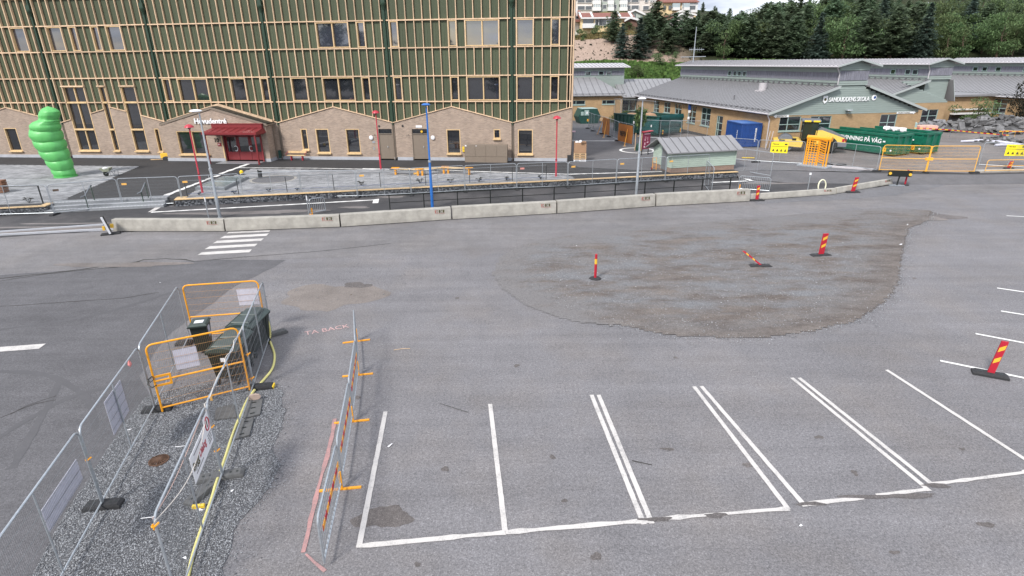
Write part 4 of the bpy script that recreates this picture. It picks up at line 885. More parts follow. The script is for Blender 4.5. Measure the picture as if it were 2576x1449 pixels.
def school(name, label, org, Ln, wfront=16.4, hall=True, front_wins=(), left_wins=(), cler_wins=(), tower=(6.7,9.9), eave=3.8, rz=YS, seams=.55, leftdoor=None, rightroof=True):
    t = thing(name, label, 'school building', (*org, 0), rz); W_ = wfront; T0, T1 = tower; zt = eave+2.22
    # brick walls, with openings
    fo = [(a,b,c,d) for a,b,c,d,_,_ in front_wins]; mb = MB()
    wallstrips(mb, [.0,W_]+[v for o in fo for v in o[:2]], 0, .3, .1, lambda u: 3.5, fo); part('front_wall', mb, M['oldbrick'], t)
    lo = [(a,b,c,d) for a,b,c,d,_,_ in left_wins]; mb = MB(); wallstrips(mb, [.3,Ln]+[v for o in lo for v in o[:2]], 0, .3, .1, lambda u: 3.5, lo)
    mb.v = [(p[1],p[0],p[2]) for p in mb.v]; mb.f = [f[::-1] for f in mb.f]; part('side_wall', mb, M['oldbrick'], t)
    part('right_wall', MB().box(W_-.3,W_,.3,Ln,.1,3.5), M['oldbrick'], t)
    part('inner_core', MB().box(.35,W_-.35,.36,Ln-.3,.1,3.45), M['greendark'], t)
    for a,b,c,d,co,ro in front_wins: wallwin(t,a,b,c,d,co,ro)
    for a,b,c,d,co,ro in left_wins: wallwin(t,a,b,c,d,co,ro,left=True, name='window' if c > .9 else 'door', sill=c > .9)
    # boarded gable: horizontal boards, one by one
    sl = (zt-eave)/T0; z = 3.5; k = 0
    while z < zt-.03:
        z1 = min(z+.19, zt); za = max(0, (z1-eave)/sl+.0) if z1 > eave else 0; xa = za; xb = W_-za
        part('gable_board', MB().add([(xa,-.03-.0,z),(xb,-.03,z),(xb,0-.0,z1-.004),(xa,0,z1-.004),(xa,.2,z),(xb,.2,z),(xb,.2,z1-.004),(xa,.2,z1-.004)], [(0,1,2,3),(0,4,5,1),(3,2,6,7),(0,3,7,4),(1,5,6,2)]), M['mint'], t); z += .19; k += 1
    while z < 7.95:
        z1 = min(z+.19, 8.0)
        if not (6.6 < z+.1 < 7.42): part('tower_board', MB().add([(T0,-.03,z),(T1,-.03,z),(T1,0,z1-.004),(T0,0,z1-.004),(T0,.2,z),(T1,.2,z),(T1,.2,z1-.004),(T0,.2,z1-.004)], [(0,1,2,3),(0,4,5,1),(3,2,6,7),(0,3,7,4),(1,5,6,2)]), M['mint'], t)
        z += .19
    x = T0
    while x < T1-.05:
        part('tower_plank', MB().box(x+.006,min(x+.17,T1),-.035-random.uniform(0,.008),.1,6.58,7.44), M['greywood'], t); x += .175
    pm = (T0+T1)/2; part('tower_gable', MB().vprism([(T0-.02,7.93),(T1+.02,7.93),(pm,8.42)], -.02, .2), M['mint'], t)
    mb = MB().box(T0+.02,T1-.02,.2,Ln,3.5,7.95); part('tower_core', mb, M['mint'], t)
    # clerestory band along the left side of the tower
    y = .0; mb = MB(); 
    while y < Ln:
        w = .16
        if not any(a < y+.08 < b for a,b in cler_wins): mb.box(T0-.03-random.uniform(0,.01),T0+.02,y+.005,y+w,6.58,7.32)
        y += w
    part('clerestory_planks', mb, M['greywood'], t, kind='stuff')
    mb = MB().box(T0-.06,T0+.02,0,Ln,7.34,7.78).box(T0-.06,T0+.02,0,Ln,6.36,6.56).box(T0-.055,T0+.02,0,Ln,5.9,6.2); part('clerestory_boards', mb, M['mint'], t)
    for a,b in cler_wins: wallwin(t,a,b,6.66,7.26,(),(),left=True,sill=False,xo=T0-.13)
    # roofs
    roofslab(t, -.5, eave-.16, T0, zt-.02, -.45, Ln+.4, seams=seams); roofslab(t, W_+.5, eave-.16, T1, zt-.02, -.45, Ln+.4)
    roofslab(t, T0-.75, 7.84, pm, 8.42, -.6, Ln+.5, .1, 'tower_roof', M['roofpale'], seams); roofslab(t, T1+.75, 7.84, pm, 8.42, -.6, Ln+.5, .1, 'tower_roof', M['roofpale'])
    mb = MB(); mb.vprism([(-.52,eave-.22),(T0+.02,zt-.1),(T0+.02,zt+.13),(-.52,eave+.0)], -.5, -.46); mb.vprism([(W_+.52,eave-.22),(T1-.02,zt-.1),(T1-.02,zt+.13),(W_+.52,eave)], -.5, -.46)
    mb.vprism([(T0-.77,7.78),(pm,8.38),(pm,8.55),(T0-.77,7.95)], -.64, -.61); mb.vprism([(T1+.77,7.78),(pm,8.38),(pm,8.55),(T1+.77,7.95)], -.64, -.61); part('verge_trim', mb, M['vergegrey'], t)
    part('gutter', MB().tube([(-.56,-.45,eave-.1),(-.56,Ln+.4,eave-.1)], .07, 8).tube([(T0-.8,-.6,7.84),(T0-.8,Ln+.5,7.84)], .06, 8).smooth(), M['roofpale'], t)
    hooks(t, -.1, eave-.02, 0, Ln, 1.0); hooks(t, T0-.25, zt+.02, 0, Ln, 1.0)
    mb = MB().tube([(-.5,-.3,eave-.2),(-.1,-.12,eave-.7),(-.08,-.1,.5)], .06, 8).tube([(T0-.7,-.4,7.75),(T0-.12,-.12,7.2),(T0-.12,-.12,zt+.2)], .05, 8); part('downpipe', mb.smooth(), M['roofpale'], t)
    return t
LW_ = [(25.5,27.3,1.85,3.4,(.5,),(.33,.66)),(22.0,23.9,2.05,3.4,(.5,),(.5,)),(18.7,20.6,2.1,3.4,(.5,),(.5,)),(14.85,16.95,1.4,3.4,(.5,),(.33,.66)),(11.35,13.5,1.4,3.4,(.5,),(.33,.66)),(8.55,9.85,.5,2.75,(.7,),(.33,.66))]
FW_ = [(1.08,3.38,2.03,3.38,(.4,),(.45,)),(4.4,6.7,2.03,3.34,(.4,),(.45,)),(12.2,14.1,1.75,3.33,(.5,),(.5,))]
A_org = (24.98, 57.3)
schA = school('low_school', 'low yellow brick school with mint boarded gable carrying a lettered name sign', A_org, 33.6, front_wins=FW_, left_wins=LW_, cler_wins=[(16.0,16.8),(17.1,17.9),(18.15,18.95),(19.4,20.2)])
text('gable_lettering', 'SANDUDDENS SKOLA', .58, M['letterwhite'], schA, (5.95,-.09,4.66), (pi/2,0,0), .03, bold=.006, width=.77)
mb = MB(); mb.vprism([(5.3,5.22),(5.8,5.22),(5.78,4.72),(5.55,4.5),(5.32,4.72)], -.1, -.05); part('gable_shield', mb, M['letterwhite'], schA); mb = MB(); mb.lathe([(.0,0),(.13,0),(.13,.02),(0,.02)],12); p_ = part('shield_mark', mb, M['darkprint'], schA, loc=(5.55,-.1,4.9)); p_.rotation_euler=(pi/2,0,0)
p_ = part('gable_roundel', MB().lathe([(0,0),(.27,0),(.27,.04),(0,.04)],20), M['letterwhite'], schA, loc=(10.9,-.06,4.97)); p_.rotation_euler=(pi/2,0,0)
p_ = part('roundel_mark', MB().lathe([(.0,0),(.13,0),(.13,.01),(.0,.01)],14), M['contblue'], schA, loc=(10.98,-.1,4.98)); p_.rotation_euler=(pi/2,0,0)
a_ = part('arrow_sign', MB().vprism([(.3,3.44),(.62,3.62),(.62,3.54),(1.95,3.54),(1.95,3.34),(.62,3.34),(.62,3.26)], -.06,-.03), M['letterwhite'], schA); text('arrow_sign_print','HUVUDENTRÉ',.17,M['darkprint'],a_,(.66,-.065,3.38),ext=.002,bold=.004,width=.95)
a_ = part('arrow_sign', MB().vprism([(16.1,3.46),(15.8,3.62),(15.8,3.55),(13.9,3.55),(13.9,3.37),(15.8,3.37),(15.8,3.3)], -.06,-.03), M['letterwhite'], schA); text('arrow_sign_print','VARUMOTTAGNING',.16,M['darkprint'],a_,(13.98,-.065,3.4),ext=.002,bold=.004,width=.95)
for u in (8.2,): part('gable_lamp', MB().lathe([(.05,0),(.12,.12),(.34,.2),(.30,.26)],14,(u,-.35,3.65)).tube([(u,0,3.5),(u,-.35,3.6)],.03,6), M['galv'], schA)
part('roof_chimney', MB().cyl((4.6,9.0,0),.42,5.3,6.15,16).box(4.05,5.2,8.4,9.6,5.0,5.4), M['roofpale'], schA)
part('vent_pipe', MB().cyl((1.6,9.5,0),.07,4.2,4.95,10), M['seam'], schA); part('roof_hatch', MB().box(.5,5.0,4.9,5.0,4.05,5.62).box(0,0,0,0,0,0), M['seam'], schA) if False else None
mb = MB(); mb.tube([(.4,16.2,0+4.12),(6.4,16.2,6.05)],.05,5); 
mb = MB(); mb.tube([(7.4,31.5,8.1),(7.4,31.5,13.0)], [.08,.04], 8).tube([(5.4,31.5,9.0),(9.3,31.5,9.05)], .045, 6).tube([(6.6,31.5,10.0),(8.9,31.5,10.0)], .04, 6)
for k in range(7): mb.tube([(6.7+.3*k,31.5,9.75),(6.7+.3*k,31.5,10.25)], .015, 4)
ant = thing('roof_antenna', 'tall roof aerial with two cross arms on the school ridge before the pines', 'antenna', (*A_org,0), YS); mb.v = [v for v in mb.v]; part('mast', mb, M['galv'], ant)
# school B behind right, school C further right, school D to the left
pB = Plane((53.02,73.16), YS)
B_org = np.array([53.02,73.16]) - SD*10.2
schB = school('low_school', 'second yellow brick school block with mint gable, partly hidden behind the lettered block', tuple(B_org), 14, wfront=10.4, tower=(6.9,10.1), eave=3.8, front_wins=[(7.2,9.5,1.2,2.7,(.45,),(.5,))], cler_wins=[(1.6,2.4),(2.7,3.5),(5.0,5.8)])
C_org = (69.0, 60.0)
schC = school('low_school', 'third yellow brick school block with long grey roof at the right photo edge', C_org, 36, wfront=16, front_wins=(), left_wins=[(22.6,24.6,1.6,3.4,(.5,),(.33,.66)),(19.4,21.3,1.6,3.4,(.5,),(.33,.66)),(14.0,16.0,1.6,3.4,(.5,),(.33,.66))], cler_wins=[(31,31.8),(29.5,30.3),(27.4,28.2),(23.4,24.2)])
lk = thing('link_building', 'lower yellow brick link with white banded entrance between the second and third school blocks', 'building', (54.6, 79.0, 0), YS)
part('link_wall', MB().box(-1,11.5,0,8,.1,3.75), M['oldbrick'], lk); part('link_roof', MB().box(-1.3,11.8,-.5,8,3.75,4.0), M['roofmetal'], lk); part('link_band', MB().box(4.2,10,-.6,-.02,1.5,1.7).box(4.2,10,-.5,-.02,2.05,2.2), M['wallwhite'], lk)
part('link_door', MB().box(4.2,10,-.05,-.005,.3,1.5), M['glass'], lk)
wallwin(lk, 8.6,10.4,2.0,3.4,(.5,),(.33,.66)) if False else None
D0_ = (16.46, 88.3)
dD = thing('low_school', 'yellow brick school block with pale clerestory seen just right of the green panelled wing', 'school building', (*D0_,0), radians(3))
fo = [(-7.5,-5.5,2.65,3.25),(-3.0,-1.1,2.68,3.25)]
mb = MB(); wallstrips(mb, [-22,0]+[v for o in fo for v in o[:2]], 0,.3,.1,lambda u: 3.75, fo); part('front_wall', mb, M['oldbrick'], dD)
part('inner_core', MB().box(-22,-.3,.35,14,.1,3.7), M['greendark'], dD); part('side_wall', MB().box(-.3,0,.3,14,.1,3.75), M['oldbrick'], dD)
for a,b,c,d in fo: wallwin(dD,a,b,c,d,(.33,),())
mb = MB(); mb.add([(-22,-.5,3.85),(.45,-.5,3.85),(.45,-.5,3.97),(-22,-.5,3.97),(-22,6.2,6.15),(-3.0,6.2,6.15),(-3.0,6.2,6.27),(-22,6.2,6.27)], [(0,1,2,3),(3,2,6,7),(1,5,6,2),(0,4,5,1)]); part('roof', mb, M['roofmetal'], dD)
mb = MB()
for k in range(24):
    x = -22+k*.95; xt = min(x, -3.0-.0) if x > -3 else x
    if x > .3: continue
    f_ = 1.0 if x <= -3 else (0.45-x)/(3.45)
    mb.beam((x,-.5,4.0),(x,-.5+6.7*f_,4.0+2.3*f_),.05,.06)
part('roof_seam', mb, M['seam'], dD); hm = MB(); hm.beam((-22,-.2,4.16),(.2,-.2,4.16),.05,.05); [hm.box(-22+k*1.0-.06,-22+k*1.0+.06,-.28,-.14,3.98,4.2) for k in range(23)]; part('snow_guard', hm, M['seam'], dD)
part('clerestory', MB().box(-22,1.55,6.2,12,4.5,7.6), M['mint'], dD)
mb = MB(); x = -12
while x < 1.4:
    if not any(a < x+.08 < b for a,b in ((-7.7,-7.0),(-4.6,-3.7),(-2.5,-1.7),(-1.3,-.5))): mb.box(x,x+.16,6.13,6.2,6.55,7.15)
    x += .17
part('clerestory_planks', mb, M['greywood'], dD, kind='stuff')
for a,b in ((-7.7,-7.0),(-4.6,-3.7),(-2.5,-1.7),(-1.3,-.5)): part('window', MB().box(a,b,6.1,6.2,6.55,7.15), M['mintframe'], dD); part('pane', MB().box(a+.08,b-.08,6.08,6.1,6.62,7.08), M['glass'], dD)
mb = MB(); mb.add([(-22,5.4,7.62),(2.3,5.4,7.62),(1.9,9,8.15),(-22,9,8.15),(-22,5.4,7.75),(2.3,5.4,7.75),(1.9,9,8.28),(-22,9,8.28)], [(0,1,5,4),(4,5,6,7),(1,2,6,5),(0,3,2,1)]); part('clerestory_roof', mb, M['roofpale'], dD)
mb = MB(); [mb.beam((-12+k*.6,5.4,7.78),(-12+k*.58,9,8.3),.04,.05) for k in range(24)]; part('roof_seam', mb, M['seam'], dD)
# glazed link between D and A
gl_ = thing('glazed_entrance', 'glazed grey green entrance link between two yellow brick school blocks', 'entrance', (16.9,90.8,0), 0)
part('link_roof', MB().add([(-.6,-1.2,3.45),(8.5,-1.2,3.45),(8.5,-1.2,3.6),(-.6,-1.2,3.6),(-.6,6,5.9),(8.5,6,5.9),(-.6,6,5.75),(8.5,6,5.75)],[(0,1,2,3),(3,2,5,4),(0,3,4,6),(1,7,5,2),(0,6,7,1)]), M['roofmetal'], gl_)
mb = MB(); [mb.beam((-.4+k*.75,-1.2,3.63),(-.4+k*.75,6,5.93),.05,.06) for k in range(12)]; part('roof_seam', mb, M['seam'], gl_)
part('glazing', MB().box(0,6.4,.1,.2,.45,3.4), M['glass'], gl_); part('fascia', MB().box(-.1,6.5,-.15,.2,3.0,3.45), M['mint'], gl_)
for k in range(7): part('frame_post', MB().box(k*1.0,.12+k*1.0,-.0,.1,.45,3.0), M['mintframe'], gl_)
part('frame_rail', MB().box(0,6.4,-.01,.09,1.5,1.62).box(0,6.4,-.01,.09,.45,.7), M['mintframe'], gl_)
# ================================================================ HILLSIDE
def _ss(a, b, x): t = np.clip((x-a)/(b-a),0,1); return t*t*(3-2*t)
def hz(x, y):
    x = np.asarray(x, float); y = np.asarray(y, float)
    z = .40 + 8.0*_ss(104, 128, y) + 6.2*_ss(130, 158, y) + 9.5*_ss(158, 215, y) + 6*_ss(205, 300, y)
    z = z + _ss(60,150,x)*_ss(130,190,y)*3.0 - _ss(15,-60,x)*0
    z = z + .35*np.sin(x*.21+y*.13)*_ss(112,130,y) + .5*np.sin(x*.07-1)*_ss(120,150,y)
    return z - 16*np.exp(-((x/np.maximum(y,1)-.405)/.055)**2)*_ss(160,215,y)
xs = np.arange(-150, 340, 3.0); ys = np.concatenate([np.arange(101, 170, 1.5), np.arange(170, 330, 5)])
XX, YY = np.meshgrid(xs, ys, indexing='ij'); ZZ = hz(XX, YY) + RNG.normal(0, .05, XX.shape)
V = np.stack([XX.ravel(), YY.ravel(), ZZ.ravel()], 1); ny = len(ys); ii = np.arange(len(xs)*ny).reshape(len(xs), ny)
q = np.stack([ii[:-1,:-1], ii[1:,:-1], ii[1:,1:], ii[:-1,1:]], -1).reshape(-1,4)
me = bpy.data.meshes.new('hillside'); me.from_pydata(V.tolist(), [], q.tolist())
def hillmat():
    m, t, b = _base('hillside ground'); N = t.nodes.new; K = t.links.new; tc = N('ShaderNodeTexCoord'); sp = N('ShaderNodeSeparateXYZ'); K(tc.outputs['Object'], sp.inputs[0])
    n = N('ShaderNodeTexNoise'); n.inputs['Scale'].default_value = .25; n.inputs['Detail'].default_value = 10; K(tc.outputs['Object'], n.inputs[0])
    n2 = N('ShaderNodeTexNoise'); n2.inputs['Scale'].default_value = 2.2; n2.inputs['Detail'].default_value = 8; K(tc.outputs['Object'], n2.inputs[0])
    ad = N('ShaderNodeMath'); ad.operation = 'MULTIPLY_ADD'; ad.inputs[1].default_value = 5; K(n.outputs['Fac'], ad.inputs[0]); K(sp.outputs[1], ad.inputs[2])
    r1 = N('ShaderNodeMapRange'); r1.inputs[1].default_value = 129.5; r1.inputs[2].default_value = 130.5; K(ad.outputs[0], r1.inputs[0])
    r2 = N('ShaderNodeMapRange'); r2.inputs[1].default_value = 156; r2.inputs[2].default_value = 160; K(ad.outputs[0], r2.inputs[0])
    x1 = N('ShaderNodeMixRGB'); x1.inputs[1].default_value = (.055,.10,.03,1); x1.inputs[2].default_value = (.34,.255,.205,1); K(r1.outputs[0], x1.inputs[0])
    x2 = N('ShaderNodeMixRGB'); K(x1.outputs[0], x2.inputs[1]); x2.inputs[2].default_value = (.16,.15,.07,1); K(r2.outputs[0], x2.inputs[0])
    xr = N('ShaderNodeMapRange'); xr.inputs[1].default_value = 33; xr.inputs[2].default_value = 42; K(sp.outputs[0], xr.inputs[0]); x3 = N('ShaderNodeMixRGB'); K(xr.outputs[0], x3.inputs[0]); K(x2.outputs[0], x3.inputs[1]); x3.inputs[2].default_value = (.034,.040,.020,1)
    mr = N('ShaderNodeMapRange'); mr.inputs[1].default_value = .3; mr.inputs[2].default_value = .7; mr.inputs[3].default_value = .72; mr.inputs[4].default_value = 1.2; K(n2.outputs['Fac'], mr.inputs[0])
    sc = N('ShaderNodeVectorMath'); sc.operation = 'SCALE'; K(x3.outputs[0], sc.inputs[0]); K(mr.outputs[0], sc.inputs['Scale']); K(sc.outputs[0], b.inputs['Base Color']); b.inputs['Roughness'].default_value = .95; b.inputs['Specular IOR Level'].default_value = .1
    return m
me.materials.append(hillmat()); 
for p_ in me.polygons: p_.use_smooth = True
link('hillside', me, kind='structure')
# distant land to the horizon
structure('far_land', MB().sheet([(-900,300),(1500,300),(1500,1500),(-900,1500)], 20), mat('far land', (.05,.08,.04), .95, var=.3, scale=.02))
# meadow on the green bank (ground cover nobody could count)
def tufts(name, n, xr, yr, h0, h1, mt, seed, zf=hz):
    r = np.random.default_rng(seed); x = r.uniform(*xr, n); y = r.uniform(*yr, n); z = zf(x, y); a = r.uniform(0, pi, n); h = r.uniform(h0, h1, n); w = h*r.uniform(.5, 1.2, n); lx = r.uniform(-.3,.3,n)*h
    dx = np.cos(a)*w; dy = np.sin(a)*w
    V = np.stack([np.stack([x-dx,y-dy,z-.05],-1), np.stack([x+dx,y+dy,z-.05],-1), np.stack([x+dx*.6+lx,y+dy*.6,z+h],-1), np.stack([x-dx*.7+lx,y-dy*.7,z+h*.9],-1)], 1).reshape(-1,3)
    F = np.arange(n*4).reshape(-1,4); me = bpy.data.meshes.new(name); me.from_pydata(V.tolist(), [], F.tolist()); me.materials.append(mt); return link(name, me, kind='stuff')
tufts('meadow', 9000, (8, 62), (112, 126), .15, .45, M['grass'], 2)
tufts('dry_grass', 2600, (14, 40), (151, 160), .2, .5, leafmat('dry grass', (.17,.15,.06), .4, (.26,.22,.10)), 3)
tufts('slope_weeds', 260, (14, 42), (128, 152), .12, .35, M['leafdark'], 4)

# ---------------- tree kinds
def cluster(V, F, c, s, r, flat=.5, n=3, elong=1.6):
    for _ in range(n):
        a = r.uniform(0, 2*pi); ti = r.uniform(-flat, flat)*1.3; ro = r.uniform(-.5,.5); d = np.array([cos(a)*cos(ti), sin(a)*cos(ti), sin(ti)]); u = np.cross(d, [0,0,1.]); u /= (np.linalg.norm(u)+1e-6); w = np.cross(u, d)
        u2 = u*cos(ro)+w*sin(ro); L = s*elong*r.uniform(.7,1.25)*.5; Wd = s*r.uniform(.35,.6)*.5; b = len(V); o = np.array(c)+r.normal(0, s*.22, 3)
        V += [tuple(o-d*L-u2*Wd*.6), tuple(o-d*L*.2-u2*Wd), tuple(o+d*L), tuple(o-d*L*.2+u2*Wd), tuple(o-d*L+u2*Wd*.6)]; F.append((b,b+1,b+2,b+3,b+4))
def crownmesh(name, kind, H, Rm, seed, nb, mt, s):
    r = np.random.default_rng(seed); V, F = [], []
    if kind in ('pine', 'spruce'):
        z0 = H*(.06 if kind == 'spruce' else .10); z = z0
        while z < H*.985:
            f = (z-z0)/(H-z0); rad = Rm*((1-f)**(.8 if kind == 'spruce' else .42))*(.74+.26*min(1,f*4)); rad *= r.uniform(.78,1.12)
            nbr = max(4, int(nb*(1-f*.5))); a0 = r.uniform(0, 6.28)
            for k in range(nbr):
                if r.uniform() < .12: continue
                a = a0+2*pi*k/nbr+r.uniform(-.28,.28); L = rad*r.uniform(.68,1.15); m = max(2, int(L/(s*.6))); up = (-.18 if kind == 'spruce' else .25)
                for j in range(m):
                    t = (j+.6)/m; x = cos(a)*L*t; y = sin(a)*L*t; zz = z+up*L*t*(1 if kind=='pine' else t)+r.normal(0,.08); cluster(V, F, (x,y,zz), s*(1.15-.35*t), r, .45, 4)
            z += H*(.042 if kind == 'spruce' else .05)*r.uniform(.85,1.15)
        for _ in range(10): cluster(V, F, (r.normal(0,.06),r.normal(0,.06),H*r.uniform(.95,1.0)), s*.6, r, 1.2, 2)
    else:
        cl = [(r.normal(0,Rm*.42), r.normal(0,Rm*.42), H*r.uniform(.18,.86), r.uniform(.32,.55)*Rm) for _ in range(nb)]
        for cx, cy, cz, cr_ in cl:
            for _ in range(int(52*(cr_/s)**1.2)):
                v = r.normal(0,1,3); v /= np.linalg.norm(v); q_ = cr_*r.uniform(.55,1.0); cluster(V, F, (cx+v[0]*q_, cy+v[1]*q_, cz+v[2]*q_*.8), s*.6, r, 1.1, 1, 1.3)
    me = bpy.data.meshes.new(name); me.from_pydata(V, [], F); me.materials.append(mt); return me
def trunkmesh(H, r0, kind, seed):
    r = random.Random(seed); mb = MB(); P = [(r.uniform(-.05,.05)*k, r.uniform(-.05,.05)*k, H*k/6*(.95 if kind != 'broad' else .75)) for k in range(7)]; mb.tube(P, [r0*(1-.14*k) for k in range(7)], 7)
    for k in range(14 if kind != 'broad' else 9):
        z = H*r.uniform(.25,.85)*(1 if kind != 'broad' else .8); a = r.uniform(0,6.28); L = H*r.uniform(.1,.2)*(1.15-z/H); mb.tube([(0,0,z),(cos(a)*L*.5,sin(a)*L*.5,z+L*.1),(cos(a)*L,sin(a)*L,z+L*(.3 if kind != 'broad' else .8))], [r0*.3,r0*.2,r0*.08], 4)
    return mb.mesh('trunk', M['bark'])
KIND = {'pine': [], 'spruce': [], 'broad': [], 'dark': [], 'bush': []}
for s_ in range(3): KIND['pine'].append((crownmesh('crown','pine',10,3.1,40+s_,10,M['leafpine'],.66), trunkmesh(10,.2,'pine',s_)))
for s_ in range(2): KIND['spruce'].append((crownmesh('crown','spruce',10,2.6,50+s_,11,M['leafspruce'],.5), trunkmesh(10,.18,'spruce',s_+5)))
for s_ in range(3): KIND['broad'].append((crownmesh('crown','broad',8,2.9,60+s_,13,M['leafbroad'],.55), trunkmesh(8,.16,'broad',s_+9)))
KIND['dark'].append((crownmesh('crown','broad',8,3.2,70,15,M['leafdark'],.5), trunkmesh(8,.2,'broad',20)))
KIND['bush'].append((crownmesh('crown','broad',2.2,1.3,75,7,M['leafbroad'],.32), trunkmesh(2.2,.05,'broad',22)))
TREE_N = [0]
def tree(kind, x, y, z, sc, label, group, cat='tree', wide=1.0, seed=None):
    r = random.Random(seed if seed is not None else TREE_N[0]*7+1); TREE_N[0] += 1
    cm, tm = r.choice(KIND[kind]); nm = {'pine':'pine_tree','spruce':'spruce_tree','broad':'broadleaf_tree','dark':'dark_leaved_tree','bush':'bush'}[kind]
    t = thing(nm, label, cat, (x,y,z), r.uniform(0,6.28), group); t.scale = (sc*wide*r.uniform(.92,1.08), sc*wide*r.uniform(.92,1.08), sc)
    part('crown', cm, None, t); part('trunk', tm, None, t); return t
def pxz(px, py, y):
    """point at depth y seen at a picture position"""
    d = _ray(px, py); t = y/d[1]; return float(d[0]*t), float(CAMH+d[2]*t)
# named foreground trees of the slope: (kind, px base, depth y, top py, width factor, label)
SL = [('spruce',1568,137,62,1.05,'blue green spruce at the left front of the slope, beside the bare sand'),
      ('spruce',1612,136,48,1.15,'broad blue green spruce standing second from the sand slope'),
      ('pine',1547,147,30,.95,'bright green young pine above the sandy slope before the yellow row house'),
      ('pine',1655,148,8,1.25,'tallest broad pine in front of the cream apartment block'),
      ('pine',1632,142,36,1.0,'pine rising between the two blue green spruces'),
      ('pine',1682,138,70,1.3,'low broad dark pine right of the blue green spruces'),
      ('pine',1700,144,34,1.15,'pine before the brown and cream gabled houses'),
      ('pine',1745,141,48,1.35,'wide rounded pine just left of the roof aerial'),
      ('pine',1728,152,28,1.0,'pine behind the wide rounded pine, left of the aerial'),
      ('pine',1792,142,30,1.3,'dense pine behind the roof aerial'),
      ('pine',1776,135,84,1.3,'low pine just above the earth bank by the aerial'),
      ('pine',1838,135,60,1.35,'low dense pine above the wire fence'),
      ('broad',1694,127,128,1.0,'leafy bush tree at the foot of the slope below the pines'),
      ('broad',1466,150,90,.9,'small leafy tree against the right end of the green panelled wing'),
      ('spruce',1990,131,78,.85,'pale olive larch standing in front of the pine wood behind the lettered block'),
      ('spruce',2080,131,85,.9,'lighter green young conifer before the wood near the middle block roof')]
for k, px, y, top, wd, lab in SL:
    x, zt = pxz(px, top, y); zb = float(hz(x, y)); sc = (zt-zb)/(10 if k in ('pine','spruce') else 8); tree(k, x, y, zb-.1, sc*1.04, lab, 'trees at the edge of the slope', wide=wd*1.5)
# the wood: skyline height across the picture (1/2576 units)
sky_px = [1720,1760,1800,1850,1900,1960,2050,2150,2250,2350,2450,2576]; sky_py = [60,42,22,12,2,-12,-18,-22,-14,-20,-8,-20]
rr = random.Random(5); cnt = 0
LAB = {'pine': ['pine in the front row of the wood','pine in the middle of the wooded hillside','tall pine on the crest of the wooded hillside'],
       'broad': ['light green leafy tree in the front row of the wood','leafy tree among the pines halfway up the wooded hillside','leafy tree near the crest of the wooded hillside'],
       'spruce': ['dark spruce in the front row of the wood','dark spruce halfway up the wooded hillside','dark spruce near the crest of the wooded hillside']}
rows = [(130,0,5.2),(135,0,5.2),(141,0,5.2),(148,1,5.2),(156,1,5.4),(165,1,5.6),(175,1,5.8),(187,2,5.6),(200,2,5.8),(213,2,6.2)]
for y0, tier, step in rows:
    x0 = pxz(1790 if y0 < 150 else 1740, 100, y0)[0]; x1 = pxz(2640, 100, y0)[0]; x = x0+rr.uniform(0,step)
    while x < x1:
        y = y0+rr.uniform(-2,2); px = 1288+ (x/(y*cos(PITCH)))*FPX*.97; z = float(hz(x,y)); right = px > 2250
        k = rr.choices(['pine','broad','spruce'], [.35,.6,.05] if (right and tier < 2) else [.78,.18,.04])[0]
        zt_sky = pxz(px, np.interp(px, sky_px, sky_py)+rr.uniform(0,26), y)[1]; hmax = zt_sky - z
        hgt = {0: rr.uniform(8.5,11.5), 1: rr.uniform(10.5,14), 2: rr.uniform(13,19)}[tier]
        if k == 'broad': hgt *= .8
        hgt = max(3.5, min(hgt, hmax)); sc = hgt/(10 if k != 'broad' else 8)
        zone = 'left of the lettered gable' if px < 1980 else 'above the lettered gable' if px < 2200 else 'above the middle block' if px < 2400 else 'near the right frame edge'
        tree(k, x, y, z-.15, sc, LAB[k][tier]+', '+zone, '%s trees in the %s %s' % (k, ['front row of the wood','middle of the wood','crest of the wood'][tier], zone), wide=(1.3 if tier < 2 else .95)); cnt += 1; x += step*rr.uniform(.7,1.25)
for px, y, top, lab in ((1462,152,88,'round green shrub at the left below the yellow row house'),(1500,156,66,'green shrub under the glazed balcony of the yellow row house'),(1535,157,70,'dark shrub under the windows of the yellow row house'),(1578,158,68,'light green shrub at the right end of the yellow row house'),(1605,118,178,'leafy bush growing on the green bank between the school roofs'),(1655,124,160,'yellow green bush at the foot of the earth bank')):
    x, zt = pxz(px, top, y); zb = float(hz(x,y)); tree('bush', x, y, zb-.1, max(1.0,(zt-zb)/2.2), lab, 'shrubs on the slope', 'bush', wide=1.25)
# earth bank with a sagging wire fence
wf = thing('wire_fence', 'rusty sagging wire fence along the earth bank below the pine wood', 'fence', (0,0,0)); mb = MB(); wf_pts = [(1690,228,128),(1712,205,128),(1740,192,128),(1900,197,129),(2060,210,129),(2160,222,129),(2290,223,129)]; P3 = []
for px, py, y in wf_pts: x, z = pxz(px, py-6, y); P3.append((x,y,z)); part('post', MB().tube([(x,y,z-1.5),(x,y,z+.1)], .05, 5), M['galvd'], wf)
for dz_ in (0,-.5,-1.0): mb.tube([(a,b,c+dz_) for a,b,c in P3], .025, 4)
part('wires', mb, bpy.data.materials['rusty iron'], wf)
bank = MB(); pts = [(p[0],p[1]+.6) for p in P3[1:]]
Z_ = [p[2] for p in P3[1:]]; bank.add([(x,y-6,.4) for x,y in pts]+[(x,y-.9,z-.9) for (x,y),z in zip(pts,Z_)]+[(x,y+6,z-.6) for (x,y),z in zip(pts,Z_)], [(i,i+1,7+i-1,6+i) for i in range(5)]+[(6+i,7+i,13+i,12+i) for i in range(5)])
structure('earth_bank', bank, mat('raw earth', (.17,.12,.10), .95, var=.3, scale=1.5, bump=.8, bscale=4))
